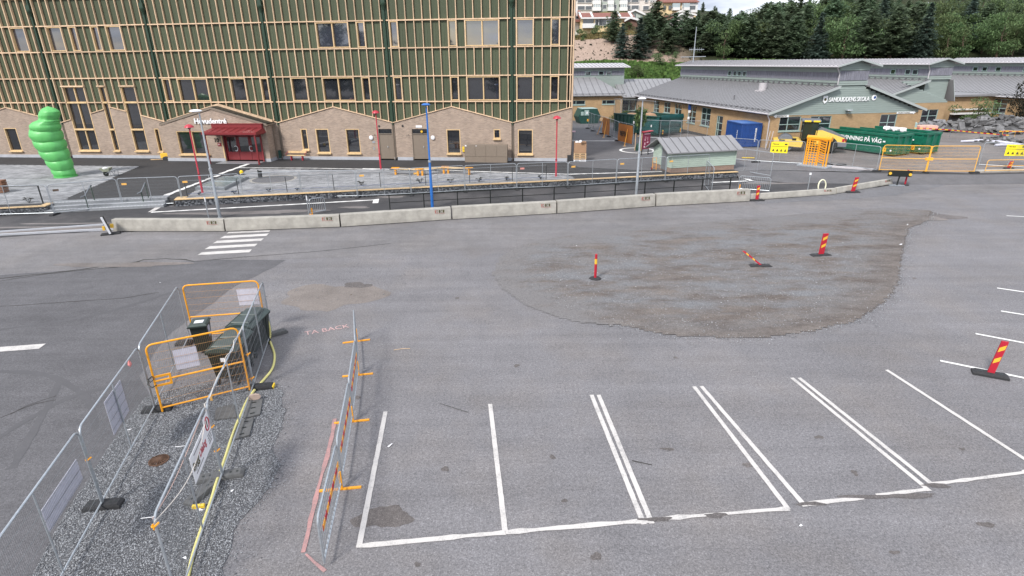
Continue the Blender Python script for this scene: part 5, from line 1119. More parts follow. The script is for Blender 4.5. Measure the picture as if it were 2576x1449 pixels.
# flag poles in the wood
for px, py0, py1, y, lab in ((2325,52,5,182,'left one of two slim pale poles standing up in the wood'),(2574-0,50,8,182,'right one of two slim pale poles standing up in the wood, near the frame edge')):
    x, z0 = pxz(px, py0, y); _, z1 = pxz(px, py1, y); zb = float(hz(x,y)); t = thing('pole', lab, 'pole', (x,y,zb)); part('shaft', MB().tube([(0,0,0),(0,0,z1-zb)], .12, 6), M['galv'], t)

# ================================================================ HOUSES ON THE HILL
def house_box(name, label, px0, px1, y, py_base, py_eave, dep, wall, roofc, py_ridge, yaw=0.0, group=None):
    x0, zb = pxz(px0, py_base, y); x1, ze = pxz(px1, py_eave, y); _, zr = pxz((px0+px1)/2, py_ridge, y+dep/2); w = x1-x0
    t = thing(name, label, 'house', (x0,y,zb-1.5), yaw, group); h = ze-zb+1.5
    part('wall', MB().box(0,w,0,dep,-1.5,h), wall, t)
    rh = max(.3, zr-ze); part('roof', MB().add([(-.5,-.8,h-.1),(w+.5,-.8,h-.1),(w+.5,dep/2,h+rh),(-.5,dep/2,h+rh),(w+.5,dep+.8,h-.1),(-.5,dep+.8,h-.1),(-.5,-.8,h+.15),(w+.5,-.8,h+.15),(w+.5,dep/2,h+rh+.2),(-.5,dep/2,h+rh+.2)], [(0,1,7,6),(6,7,8,9),(1,2,8,7),(0,6,9,3),(9,8,4,5),(0,3,2,1)]), roofc, t)
    return t, w, h, zb
def rect(t, w, h0, px0, px1, py0, py1, y, mt, name, x_off, zb, proud=.1, par=None):
    xa, z1 = pxz(px0, py0, y); xb, z0 = pxz(px1, py1, y); return part(name, MB().box(xa-x_off, xb-x_off, -proud, .05, z0-zb+1.5, z1-zb+1.5), mt, par or t)
RX = lambda x, y: R6(x, y)
# yellow row house with brown tiles and glazed windows
y = 160.0; px0, px1 = R6(190,0)[0], R6(1190,0)[0]
t, w, h, zb = house_box('row_house', 'yellow row house with brown tile roof and a long band of windows on the hill', px0, px1, y, R6(0,560)[1], R6(0,345)[1], 8, M['wallyellow'], M['tilebrown'], R6(0,262)[1]); xo = t.location.x
for a,b,c,d in ((480,530,380,485),(550,605,380,485),(620,680,380,485),(705,765,380,480),(785,845,380,480)):
    f = rect(t,w,h,RX(a-8,c)[0],RX(b+8,c)[0],RX(a,c-8)[1],RX(a,d+8)[1],y,M['wallwhite'],'window',xo,zb,.14); g = rect(t,w,h,RX(a,c)[0],RX(b,c)[0],RX(a,c)[1],RX(a,d)[1],y,M['farpane'],'pane',xo,zb,.18,f)
b_ = rect(t,w,h,RX(225,0)[0],RX(450,0)[0],RX(0,460)[1],RX(0,545)[1],y,M['wallwhite'],'balcony_front',xo,zb,1.4); rect(t,w,h,RX(240,0)[0],RX(440,0)[0],RX(0,372)[1],RX(0,458)[1],y,M['farpane'],'balcony_opening',xo,zb,.12)
for a in (185,405,925,1140):
    xa, z1 = pxz(RX(a,0)[0], RX(0,262)[1], y+4); part('parapet', MB().beam((xa-xo-.3,-.7,h+.2),(xa-xo-.3,4,h+ (pxz(px0,RX(0,258)[1],y+4)[1]-pxz(px0,RX(0,345)[1],y)[1])+.3),.45,.35), M['wallwhite'], t)
rect(t,w,h,RX(190,0)[0],RX(1190,0)[0],RX(0,340)[1],RX(0,358)[1],y,M['wallwhite'],'eave_board',xo,zb,.9)
# left neighbour, small
y = 163.0; t, w, h, zb = house_box('row_house', 'small white house with brown roofs peeping out beside the panelled wing', R6(-60,0)[0], R6(170,0)[0], y, R6(0,520)[1], R6(0,300)[1], 7, M['wallwhite'], M['tilebrown'], R6(0,215)[1]); xo = t.location.x
rect(t,w,h,RX(90,0)[0],RX(150,0)[0],RX(0,310)[1],RX(0,360)[1],y,M['farpane'],'window',xo,zb); rect(t,w,h,RX(-40,0)[0],RX(165,0)[0],RX(0,385)[1],RX(0,430)[1],y,M['tilebrown'],'lower_roof',xo,zb,2.0)
part('gable_white', MB().box(w*.72,w*.78,-.9,3,h-.2,h+1.6), M['wallwhite'], t); part('gable_white', MB().box(w*.2,w*.26,-.9,3,h-.2,h+1.6), M['wallwhite'], t)
# grey house with white gable trims
def gable_house(name, label, y, pxL, pxM, pxR, pyE, pyP, pyB, wall, trim, winpx=None):
    xL, ze = pxz(pxL,pyE,y); xR, _ = pxz(pxR,pyE,y); xM, zp = pxz(pxM,pyP,y); _, zb = pxz(pxL,pyB,y); t = thing(name, label, 'house', (xL,y,zb)); w = xR-xL; m = xM-xL; he = ze-zb; hp = zp-zb
    part('wall', MB().vprism([(0,-3),(w,-3),(w,he),(m,hp-.2),(0,he)],0,9), wall, t); part('roof', MB().vprism([(-.6,he-.35),(m,hp-.1),(w+.6,he-.35),(w+.6,he-.1),(m,hp+.2),(-.6,he-.1)],-.3,9.5), M['tilebrown'], t)
    part('gable_trim', MB().vprism([(-.7,he-.5),(m,hp-.2),(w+.7,he-.5),(w+.7,he-.05),(m,hp+.3),(-.7,he-.05)],-.6,-.3), trim, t)
    if winpx: xa, z1 = pxz(winpx[0],winpx[2],y); xb, z0 = pxz(winpx[1],winpx[3],y); part('window', MB().box(xa-xL,xb-xL,-.05,.02,z0-zb,z1-zb), M['farpane'], t)
    return t
gable_house('gable_house','grey house with white gable trim between the row house and the pines',172,R6(1090,0)[0],R6(1240,0)[0],R6(1400,0)[0],R6(0,270)[1],R6(0,195)[1],R6(0,420)[1],M['wallgrey'],M['wallwhite'],(R6(1235,0)[0],R6(1258,0)[0],R6(0,265)[1],R6(0,345)[1]))
gable_house('gable_house','cream gabled house half hidden by the pines, lower of the two',170,R6(1990,0)[0],R6(2150,0)[0],R6(2290,0)[0],R6(0,350)[1],R6(0,270)[1],R6(0,520)[1],M['wallcream'],M['wallwhite'],(R6(2110,0)[0],R6(2160,0)[0],R6(0,370)[1],R6(0,440)[1]))
gable_house('gable_house','brown gabled house just behind the cream gabled house on the hill',176,R6(1990,0)[0],R6(2120,0)[0],R6(2380,0)[0],R6(0,275)[1],R6(0,220)[1],R6(0,420)[1],M['wallcream'],M['wallwhite'])
# brown timber shed beside the row house
gable_house('timber_shed','low brown boarded outbuilding with white roof edge at the right end of the row house',158,R6(1090,0)[0],R6(1150,0)[0],R6(1310,0)[0],R6(0,380)[1],R6(0,345)[1],R6(0,560)[1],mat('brown boards',(.16,.09,.07),.8,var=.2,scale=6,stretch=(.3,.3,5)),M['wallwhite'])
# cream apartment block
y = 200.0; t, w, h, zb = house_box('apartment_block', 'cream and grey apartment block with glazed balconies on top of the hill', R6(60,0)[0], R6(1700,0)[0], y, R6(0,300)[1], R6(0,-60)[1], 12, M['wallcream'], M['tilebrown'], R6(0,-120)[1]); xo = t.location.x
rect(t,w,h,RX(600,0)[0],RX(930,0)[0],RX(0,-70)[1],RX(0,262)[1],y,M['wallgrey'],'grey_bay',xo,zb,.3)
for a,b,c,d in ((135,265,120,190),(290,405,120,190),(135,265,0,48),(290,405,0,48),(1090,1145,110,180),(1175,1305,108,180),(1090,1145,-10,42),(1175,1305,-10,42),(1400,1500,118,190),(625,685,95,170),(825,880,95,170),(625,700,-30,28),(1435,1480,-10,42),(1540,1560,10,42),(1588,1608,12,45),(1635,1655,15,48),(1560,1660,120,180)):
    f = rect(t,w,h,RX(a-7,0)[0],RX(b+7,0)[0],RX(0,c-7)[1],RX(0,d+7)[1],y,M['wallwhite'],'window',xo,zb,.33); rect(t,w,h,RX(a,0)[0],RX(b,0)[0],RX(0,c)[1],RX(0,d)[1],y,M['farpane'],'pane',xo,zb,.36,f)
for a,b in ((415,570),(705,820),(935,1080)):
    for c in (-40,85): 
        f = rect(t,w,h,RX(a,0)[0],RX(b,0)[0],RX(0,c+60)[1],RX(0,c+130)[1],y,M['wallwhite'],'balcony_front',xo,zb,1.6)
        g = rect(t,w,h,RX(a+10,0)[0],RX(b-10,0)[0],RX(0,c)[1],RX(0,c+60)[1],y,M['curtain'],'balcony_glazing',xo,zb,1.5,f)
        for q_ in range(4): rect(t,w,h,RX(a+10+(b-a-30)*q_/3,0)[0],RX(a+20+(b-a-30)*q_/3,0)[0],RX(0,c)[1],RX(0,c+60)[1],y,M['wallwhite'],'balcony_post',xo,zb,1.62,f)
# yellow block with red roof and bay windows
y = 192.0; t, w, h, zb = house_box('yellow_block', 'yellow and white terrace with red tile roof and bay windows right of the apartment block', R6(1770,0)[0], R6(2440,0)[0], y, R6(0,260)[1], R6(0,45)[1], 10, M['wallyellow'], M['tilebrown'], R6(0,-15)[1]); xo = t.location.x
rect(t,w,h,RX(2150,0)[0],RX(2440,0)[0],RX(0,55)[1],RX(0,240)[1],y,M['wallwhite'],'white_bay',xo,zb,.3)
for a,b in ((1955,2085),(2160,2270)): 
    f = rect(t,w,h,RX(a,0)[0],RX(b,0)[0],RX(0,150)[1],RX(0,205)[1],y,M['wallwhite'],'balcony_front',xo,zb,1.6); rect(t,w,h,RX(a,0)[0],RX(b,0)[0],RX(0,72)[1],RX(0,150)[1],y,M['curtain'],'balcony_glazing',xo,zb,1.5,f)
for a,b in ((1890,1935),(2300,2400),(1790,1830)): rect(t,w,h,RX(a,0)[0],RX(b,0)[0],RX(0,110)[1],RX(0,185)[1],y,M['farpane'],'window',xo,zb,.35)
# ================================================================ MIDDLE GROUND OBJECTS
def ang(a, b): return atan2(b[1]-a[1], b[0]-a[0])
# concrete barriers along the road
bar_px = [((285,583),(566,583)),((568,583),(856,572)),((858,572),(1136,553)),((1138,553),(1400,538)),((1402,538),(1648,520)),((1650,520),(1886,507)),]
BL = ['concrete barrier at the left end of the row, beside the tilted arrow sign','concrete barrier behind the zebra crossing, second from the left end','concrete barrier right of the zebra crossing, in front of the short silver fence','concrete barrier between the blue lamp post and the third joint','concrete barrier below the black railing, left of the tall white lamp post','concrete barrier ending beside the first red and yellow marker post']
def barrier(a, b, h, label, w=.5, joints=True, mark=True):
    L = hypot(b[0]-a[0], b[1]-a[1]); t = thing('concrete_barrier', label, 'barrier', (*a,0), ang(a,b), 'concrete barriers along the road')
    g = .02; c = .05; mb = MB(); mb.add([(x,y,z) for x in (g,L-g) for y,z in ((0,.04),(0,h*.3),(.06,h-.03),(.09,h),(w-.09,h),(w-.06,h-.03),(w,h*.3),(w,.04))], [tuple(range(8))[::1], tuple(range(8,16))[::-1]]+[((i+1)%8,i,8+i,8+(i+1)%8) for i in range(8)])
    part('barrier_body', mb, M['concrete'], t)
    for x in np.arange(.16,1,.24)[:4]:
        hb = MB().cyl((0,0,0), .028, 0, .01, 8); o = part('lifting_hole', hb, M['black'], t, loc=(L*x, .055*(.6*h-.3*h)/(.7*h)+.028, h*.62)); o.rotation_euler = (pi/2-.1,0,0)
    if mark:
        y = .062*.72; p_ = MB().box(L-.95,L-.35,y-.012,y-.004,h*.78,h*.785).box(L-.9,L-.84,y-.014,y-.004,h*.80,h*.95).box(L-.78,L-.74,y-.014,y-.004,h*.80,h*.86).box(L-.78,L-.74,y-.014,y-.004,h*.9,h*.95)
        part('painted_mark', MB().box(L-.93,L-.88,y-.03,y+.02,h*.64,h*.86).box(L-.83,L-.79,y-.03,y+.02,h*.64,h*.70).box(L-.83,L-.79,y-.03,y+.02,h*.8,h*.86).box(L-.95,L-.35,y-.03,y+.02,h*.58,h*.595), mat('red mark',(.35,.12,.10),.8,var=.4,scale=30) if 'red mark' not in bpy.data.materials else bpy.data.materials['red mark'], t)
        part('painted_mark', MB().box(L-.70,L-.63,y-.03,y+.02,h*.64,h*.86).box(L-.56,L-.53,y-.03,y+.02,h*.8,h*.86).box(L-.56,L-.53,y-.03,y+.02,h*.64,h*.7).box(L-.47,L-.41,y-.03,y+.02,h*.64,h*.86), M['darkprint'], t)
    return t
for (pa, pb), lab in zip(bar_px, BL):
    a, b = G(pa), G(pb); barrier(a, b, HT(((pa[0]+pb[0])/2,(pa[1]+pb[1])/2),((pa[0]+pb[0])/2,(pa[1]+pb[1])/2-31)), lab)
barrier(G(C4(2035,1040)), G(C5(540,975)), .42, 'low pale barrier right of the row, beside the leaning hose loop', .3)
barrier(G(C5(548,970)), G(C5(1135,868)), .42, 'low pale barrier at the far right end, bending towards the black sign', .3)

# lamp posts
def red_lamp(p, z, h, label):
    t = thing('street_lamp', label, 'street lamp', (*G(p,z), z), 0, 'red lamp posts')
    part('post', MB().lathe([(.10,0),(.10,.03),(.07,.05),(.07,1.25),(.05,1.3),(.045,h-.32)], 12).smooth(), M['redlamp'], t); part('collar', MB().cyl((0,0,0), .078, 1.22, 1.3, 12), M['redpaint'], t)
    part('lamp_shade', MB().lathe([(.045,h-.34),(.10,h-.22),(.30,h-.20),(.27,h-.12),(.16,h-.03),(.05,h),(.005,h+.01)], 20).smooth(), M['redlamp'], t); part('lamp_glass', MB().lathe([(.02,h-.33),(.14,h-.23),(.02,h-.22)], 14), M['farpane'], t); part('base_plate', MB().cyl((0,0,0), .17, .0, .025, 14), M['galv'], t)
red_lamp(C2(558,955), UZ, HT(C2(558,955),C2(405,240),UZ), 'red lamp post in front of the entrance porch, left of the sunken glass frame')
red_lamp(C2(2420,715), UZ, HT(C2(2420,715),C2(2360,95),UZ), 'red lamp post standing before the grey wall door left of centre')
red_lamp(C3(2020,785), UZ, HT(C3(2020,785),C3(2025,150),UZ), 'red lamp post near the right corner of the panelled wing')
def tall_lamp(p, h, mt, label, arm, name, head=.5):
    t = thing('street_lamp', label, 'street lamp', (*G(p), 0)); part('post', MB().lathe([(.09,0),(.09,1.5),(.08,1.55),(.072,h*.47),(.058,h*.48),(.045,h-.15)], 12).smooth(), mt, t); part('service_hatch', MB().box(-.05,.05,-.115,-.10,.5,.9), mt, t); part('base_ring', MB().cyl((0,0,0), .15, 0, .05, 14), M['galvd'], t); part('post_sleeve', MB().cyl((0,0,0), .098, h*.46, h*.48, 12), M['galv'], t)
    mb = MB(); mb.lathe([(.02,-.05),(.8*head*.5,-.03),(head*.55,.02),(head*.35,.09),(.05,.11)], 20, (arm,0,h-.05)); part('lamp_head', mb.smooth(), mt if mt is M['bluepaint'] else M['whiteplastic'], t); return t
tall_lamp(C2(740,1222), HT(C2(740,1222),C2(515,95)), M['galv'], 'tall pale grey lamp post at the kerb in front of the entrance porch', -.18, 'a', .62)
tall_lamp(C4(850,997), HT((1600,495),(1617.5,247)), M['galv'], 'tall pale grey lamp post rising in front of the maroon map board', -.05, 'b', .5)
tall_lamp(C3(730,1120), HT(C3(730,1120),C3(655,30)), M['bluepaint'], 'tall bright blue lamp post behind the concrete barriers', -.02, 'c', .5)
for p, q_, lab in ((C2(622,1225),C2(585,1000),'thin grey pipe post just left of the tall pale lamp post'),(C2(1670,1195),C2(1655,985),'thin grey pipe post beside the short silver crowd barrier')):
    t = thing('marker_pole', lab, 'post', (*G(p),0)); h = HT(p,q_); part('pipe', MB().tube([(0,0,0),(0,0,h)], .03, 8), M['galv'], t); part('white_top', MB().cyl((0,0,0), .038, h-.28, h, 8), M['whiteplastic'], t)
p = C5(245,937); t = thing('marker_pole', 'grey pipe post with round white top behind the right low barrier', 'post', (*G(p),0)); h = HT(p,C5(268,745)); part('pipe', MB().tube([(0,0,0),(0,0,h)], .03, 8), M['galv'], t); part('white_top', MB().lathe([(.02,h-.16),(.075,h-.14),(.075,h-.02),(.02,h)], 10).smooth(), M['whiteplastic'], t)

# ---- mesh fence panels
FH = 1.87
def panel_meshes(L, mt, wire, h=FH, rail=None, yellow=False):
    k = (round(L,1), mt.name, h, rail)
    if k in PANC: return PANC[k]
    L = round(L,1); c = .16; r = .021 if not yellow else .026; f = MB(); pts = [(0.03,0,.05),(0.03,0,h-c)]+[(0.03+c-c*cos(a),0,h-c+c*sin(a)) for a in np.linspace(.3,pi/2,4)]+[(L-.03-c+c*sin(a),0,h-c+c*cos(a)) for a in np.linspace(0.0,1.27,4)]+[(L-.03,0,h-c),(L-.03,0,.05)]
    f.tube(pts, r, 7); f.tube([(0.03,0,.16),(L-.03,0,.16)], r*.9, 6)
    me_f = f.smooth().mesh('frame', mt); m2 = MB().tube([(L/2,0,.16),(L/2,0,h)], r*.85, 6) if rail is None else MB().tube([(.03,0,rail),(L-.03,0,rail)], r, 7); me_m = m2.smooth().mesh('mid_bar', mt)
    w = MB(); n = int(L/.045); hw = .0014 if yellow else .0027
    for i in range(1, n): x = .03+(L-.06)*i/n; w.add([(x-hw,0,.16),(x+hw,0,.16),(x+hw,0,h-.02),(x-hw,0,h-.02),(x,.002,.16),(x,.002,h-.02)], [(0,1,2,3),(1,4,5,2),(4,0,3,5)])
    for i in range(1, 8): z = .16+(h-.18)*i/8; w.box(.04,L-.04,-.0025,.0025,z-.0025,z+.0025)
    me_w = w.mesh('wire_mesh', wire); PANC[k] = (me_f, me_m, me_w); return PANC[k]
PANC = {}
def fence(a, b, label, group, z=0.0, mt=None, wire=None, h=FH, tag_=None, name='mesh_fence', cat='mesh fence', rail=None, yellow=False, lean=0.0):
    L = hypot(b[0]-a[0], b[1]-a[1]); t = thing(name, label, cat, (*a, z), ang(a,b), group); m = panel_meshes(L, mt or M['galv'], wire or M['wire'], h, rail, yellow); t.scale = (L/round(L,1),1,1)
    if lean: t.rotation_euler = (lean,0,ang(a,b))
    part('frame', m[0], None, t); part('mid_bar', m[1], None, t); part('wire_mesh', m[2], None, t, kind='stuff')
    if tag_: part('name_tag', MB().box(.25,.55,-.03,-.022,h-.42,h-.30), tag_, t)
    return t
M['tagorange'] = mat('orange tag', (.72,.40,.10), .6, var=.1); M['tagred'] = mat('red tag', (.6,.25,.22), .6, var=.1)
def foot(p, rz, label, z=0.0, group='rubber fence feet', yellow=False, L=.72, mt=None):
    t = thing('ballast_block', label, 'ballast block', (p[0],p[1],z), rz, group); m = mt or M['rubber']
    part('block', MB().add([(x*L/2,y*.12,zz) for zz,s in ((0,1),(.08,1),(.13,.86)) for x,y in ((-s,-s),(s,-s),(s,s),(-s,s))], [(0,3,2,1),(0,1,5,4),(1,2,6,5),(2,3,7,6),(3,0,4,7),(4,5,9,8),(5,6,10,9),(6,7,11,10),(7,4,8,11),(8,9,10,11)]), m, t)
    mb = MB()
    for i in (-.36,-.22,.22,.36): mb.cyl((i*L,0,0), .028, .12, .133, 8)
    part('hole', mb, M['black'], t)
    if yellow: part('yellow_end', MB().box(L/2-.03,L/2+.012,-.11,.11,.0,.10), M['yellow'], t)
    return t
rowpts = [C1(-330,1215),C1(575,1190),C1(1290,1110),C2(355,1085),C2(990,1050),C2(1600,1020),C2(2180,1010),C3(510,985),C3(1070,950),C3(1610,925),C3(2140,905),C4(640,870),C4(1150,840),C4(1600,810)]
RG = [G(p) for p in rowpts]
# even the joints out along a smooth line so the panels read as one row
where = ['cut by the left frame edge','in front of the steps, left half','in front of the right half of the steps','behind the red entrance lamp','below the sunken glass frame','below the round tree pit','left of the blue lamp post','behind the blue lamp post','right of the zigzag bench','in front of the grey cabinets','in front of the right red lamp post','in front of the pallet stack','in front of the maroon map board','in front of the pale green shed door']
for i in range(len(RG)-1):
    fence(RG[i], RG[i+1], 'grey mesh fence panel '+where[i], 'mesh fence panels along the gabion wall', tag_=[None,M['bark'],M['tagorange'],M['tagorange'],None,None,M['tagorange'],M['tagorange'],None,M['tagred'],M['tagorange'],M['tagorange'],M['tagorange']][i])
for i in range(1, len(RG)): foot(RG[i], ang(RG[i-1],RG[i])+pi/2, 'rubber foot under the long fence row, '+where[min(i,len(where)-1)], group='rubber feet of the long fence row', yellow=(i in (6,7,11,12,13)))
# black railing behind the barriers
bp = [C3(288,1140),C3(635,1120),C3(980,1100),C3(1320,1080),C3(1650,1060),C3(1977,1040),C4(290,1025),C4(608,1005),C4(920,990),C4(1230,970),C4(1525,955),C4(1825,940)]
BG = [G(p) for p in bp]; a0, b0 = BG[0], BG[-1]; rl = thing('railing', 'long black steel railing with two rails behind the concrete barriers', 'railing', (*a0,0), ang(a0,b0)); L = hypot(b0[0]-a0[0],b0[1]-a0[1]); hb = .93
for i in range(12): part('post', MB().box(L*i/11-.03,L*i/11+.03,-.03,.03,0,hb+.02), M['black'], rl)
part('top_rail', MB().box(-.03,L+.03,-.035,.035,hb,hb+.05), M['black'], rl); part('middle_rail', MB().box(0,L,-.015,.015,hb*.5,hb*.5+.035), M['black'], rl)
# left short black rail in front of planter and the wooden planter
lb = [G(R2(-200,505),UZ), G(R2(660,495),UZ)]; t = thing('railing', 'short black railing on the left gabion wall, running out of the frame', 'railing', (*lb[0],UZ), ang(*lb)); L = hypot(lb[1][0]-lb[0][0],lb[1][1]-lb[0][1]); part('top_rail', MB().box(0,L,-.03,.03,1.1,1.14), M['black'], t); part('post', MB().box(L-.06,L,-.03,.03,0,1.18), M['black'], t); part('post', MB().box(.0,.06,-.03,.03,0,1.12), M['black'], t)
pw = G(R2(-160,355),UZ); t = thing('timber_planter', 'slatted brown timber planter cut by the left frame edge', 'planter', (*pw,UZ), radians(11)); pe = G(R2(35,355),UZ); L = hypot(pe[0]-pw[0],pe[1]-pw[1])
M['plantwood'] = mat('brown planter wood', (.20,.095,.055), .7, var=.15, scale=5)
for i in range(5): part('slat', MB().box(0,L,0,.6,.05+i*.17,.19+i*.17), M['plantwood'], t)
# upper black railing posts along the gabion top, right
ub = [(C2(400,1000),C2(365,800)),(C2(935,975),C2(905,795)),(C2(1443,948),C2(1417,760)),(C2(1935,920),C2(1915,740)),(C3(190,895),C3(180,715)),(C3(660,878),C3(650,693)),(C3(1120,858),C3(1113,672)),(C3(1568,838),C3(1567,655)),(C3(1917,818),C3(1917,645))]
u0, u1 = G(ub[0][0],UZ), G(ub[-1][0],UZ); t = thing('railing', 'thin dark railing standing on the right gabion wall behind the mesh fence', 'railing', (*u0,UZ), ang(u0,u1)); L = hypot(u1[0]-u0[0],u1[1]-u0[1])
for a,b in ub: g = np.array(G(a,UZ))-np.array(u0); s_ = float(g @ np.array([cos(ang(u0,u1)),sin(ang(u0,u1))])); part('post', MB().box(s_-.02,s_+.02,-.02,.02,0,1.05), M['black'], t)
part('top_rail', MB().box(0,L,-.02,.02,1.05,1.08), M['galvd'], t); part('lower_wire', MB().tube([(0,0,.22),(L,0,.2)], .008, 4), M['contblue'], t)
# handrails on the steps
for k, (a, b, lab) in enumerate(((R2(1345,605),R2(1430,455),'left dark handrail on the stone steps'),(R2(2185,545),R2(2245,418),'right dark handrail on the stone steps'))):
    A, B = G(a), G(b,UZ); t = thing('handrail', lab, 'handrail', (*A,0), 0, 'handrails on the steps'); d = (B[0]-A[0], B[1]-A[1])
    part('post', MB().tube([(0,0,0),(-.0,0,.95)], .028, 6), M['downpipe'], t); part('post', MB().tube([(d[0],d[1],UZ),(d[0],d[1],UZ+1.0)], .028, 6), M['downpipe'], t)
    part('rail', MB().tube([(-.12,-.25,.92),(0,0,.98),(d[0],d[1],UZ+1.02),(d[0],d[1]+.1,UZ+.96)], .03, 6), M['galvd'], t)
# silver crowd barrier and others
def crowd_barrier(a, b, label, group, z=0.0, h=1.08, stripe=False, feet=True, mt=None, footrot=None, n=None, footlen=.45):
    L = hypot(b[0]-a[0], b[1]-a[1]); t = thing('crowd_barrier', label, 'crowd barrier', (*a,z), ang(a,b), group); m = mt or M['galv']; c = .15; r = .022
    pts = [(0,0,.12),(0,0,h-c)]+[(c-c*cos(q_),0,h-c+c*sin(q_)) for q_ in np.linspace(.3,pi/2,4)]+[(L-c+c*sin(q_),0,h-c+c*cos(q_)) for q_ in np.linspace(0,1.27,4)]+[(L,0,h-c),(L,0,.12)]
    part('frame', MB().tube(pts, r, 7).tube([(0,0,.18),(L,0,.18)], r, 7).smooth(), m, t)
    nn = n or int(L/.115)
    for i in range(1, nn): part('bar', MB().tube([(L*i/nn,0,.18),(L*i/nn,0,h)], .0105, 5), m, t)
    if stripe:
        x = .15; k = 0
        while x < L-.2:
            w = min(.2, L-.2-x); part('stripe_board' if k%2 else 'stripe_board', MB().vprism([(x,.66),(x+w,.66),(x+w,.78),(x,.78)], .018, .026), M['redstripe'] if k%2 else M['orange'], t); x += w; k += 1
    if feet:
        for s_ in ((.09,) if feet == 1 else (.09, L-.09)):
            part('foot', MB().box(s_-.03,s_+.03,-footlen,footlen*.9,0,.03).box(s_-.03,s_+.03,-.03,.03,.0,.45), M['orange'], t)
    return t
crowd_barrier(G(C2(1690,1195)), G(C2(1845,1165)), 'short silver crowd barrier leaning behind the road barriers, left of the black railing', 'silver crowd barriers', h=1.0)
crowd_barrier(G(C4(1915,935)), (17.65,38.9), 'silver crowd barrier behind the last high concrete barrier, beside the first marker post', 'silver crowd barriers', h=1.05)
# fence group near shed corner
crowd_barrier((17.7,46.4),(19.6,43.4),'silver fence section swung out at the right corner of the pale green shed','silver fence sections by the shed',z=.2,h=1.85,n=3,feet=0)
fence((14.0,41.4),(13.5,38.3),'grey mesh fence panel turned end on before the shed, braced onto the path','mesh fence panels by the shed',z=.0)
foot((13.5,38.25),0,'rubber foot on the path under the end-on fence panel',0)
# zigzag bench
zb_ = [G(C3(335,770),UZ),G(C3(585,780),UZ),G(C3(855,758),UZ),G(C3(1105,772),UZ)]; t = thing('zigzag_bench', 'zigzag timber bench with bright yellow wooden leg frames on the paving', 'bench', (*zb_[0],UZ+.02)); o0 = np.array(zb_[0])
for a,b in zip(zb_[:-1], zb_[1:]):
    A = np.array(a)-o0; B = np.array(b)-o0; d = (B-A)/np.linalg.norm(B-A); n_ = np.array([-d[1],d[0]])
    for k in range(4): off = n_*(k*.115-.02); part('seat_slat', MB().beam((A[0]+off[0],A[1]+off[1],.46),(B[0]+off[0],B[1]+off[1],.46),.10,.05), M['palewood'], t)
for i, a in enumerate(zb_):
    A = np.array(a)-o0
    for s_ in ((0,) if i in (0,3) else (-.12,.22)): part('leg', MB().box(A[0]+s_,A[0]+s_+.13,A[1]-.02,A[1]+.38,0,.44), M['orange'], t)
    part('leg_cap', MB().box(A[0]-.25,A[0]+.35,A[1]-.04,A[1]+.42,.485,.52), M['orange'], t)
# litter bin on the round pit
p = G(R1(1710,712),UZ); t = thing('litter_bin', 'small dark litter bin standing at the edge of the round tree pit', 'litter bin', (*p,UZ+.03)); part('bin_body', MB().lathe([(.13,.08),(.14,.5),(.14,.52)], 14), M['rubber'], t); part('bin_back', MB().box(-.16,-.1,-.05,.05,0,.62), M['black'], t); part('lid', MB().cyl((0,0,0),.15,.5,.54,14), M['black'], t)
# sunken glass frame (roof light)
sk = [G(R1(*q_),UZ+.12) for q_ in ((530,885),(1060,682),(1490,692),(1060,900))]; c_ = np.mean(sk,0); t = thing('roof_light', 'low parallelogram glass roof light with grey frame set in the paving', 'roof light', (*c_,UZ)); K_ = [np.array(s_)-c_ for s_ in sk]
part('curb', MB().prism([tuple(k*1.0) for k in K_], .0, .18), M['galvd'], t); part('glass_sheet', MB().prism([tuple(k*.84) for k in K_], .181, .21), mat('roof light glass', (.22,.27,.27), .1, spec=.6), t)
fm = MB()
for i in range(4): a,b = K_[i]*.9, K_[(i+1)%4]*.9; fm.beam((*a,.20),(*b,.20),.10,.06)
m0, m1 = (K_[0]+K_[1])*.45, (K_[3]+K_[2])*.45; fm.beam((*m0,.22),(*m1,.22),.09,.06); part('frame', fm, M['galv'], t)
t = thing('site_lamp', 'small black and yellow work light lying on the paving behind the roof light', 'work light', (*G(R1(1290,650),UZ),UZ+.02)); part('housing', MB().bbox(-.7,.5,-.1,.15,0,.14,.02), M['rubber'], t); part('lamp', MB().lathe([(.05,0),(.14,.05),(.14,.22),(.05,.3)],10,(.35,0,.05)), M['yellow'], t)
# wheelbarrow
wb = G(C1(1115,785),UZ); t = thing('wheelbarrow', 'wheelbarrow with pale tray and one black wheel on the left paving', 'wheelbarrow', (*wb,UZ+.02), radians(8))
mb = MB(); mb.add([(-.35,-.22,.62),(.45,-.30,.66),(.45,.30,.66),(-.35,.22,.62),(-.1,-.15,.36),(.32,-.17,.38),(.32,.17,.38),(-.1,.15,.36)], [(4,7,6,5),(0,4,5,1),(1,5,6,2),(2,6,7,3),(3,7,4,0)]); part('tray', mb, mat('olive tray',(.30,.32,.24),.6,var=.2), t)
part('load', MB().lathe([(.25,.56),(.18,.66),(.03,.72)],9,(.05,0,0)), M['whiteplastic'], t); wl = part('wheel', MB().lathe([(.05,-.04),(.19,-.04),(.21,0),(.19,.04),(.05,.04)],16), M['black'], t, loc=(-.0,0,.2)); wl.rotation_euler=(pi/2,0,0)
for s_ in (-1,1): part('handle', MB().tube([(0,s_*.06,.2),(.4,s_*.24,.4),(1.1,s_*.28,.62)], .02, 6), M['galvd'], t); part('leg', MB().tube([(.3,s_*.2,.38),(.5,s_*.22,.02),(.75,s_*.24,.02),(.8,s_*.26,.48)], .017, 6), M['galvd'], t)
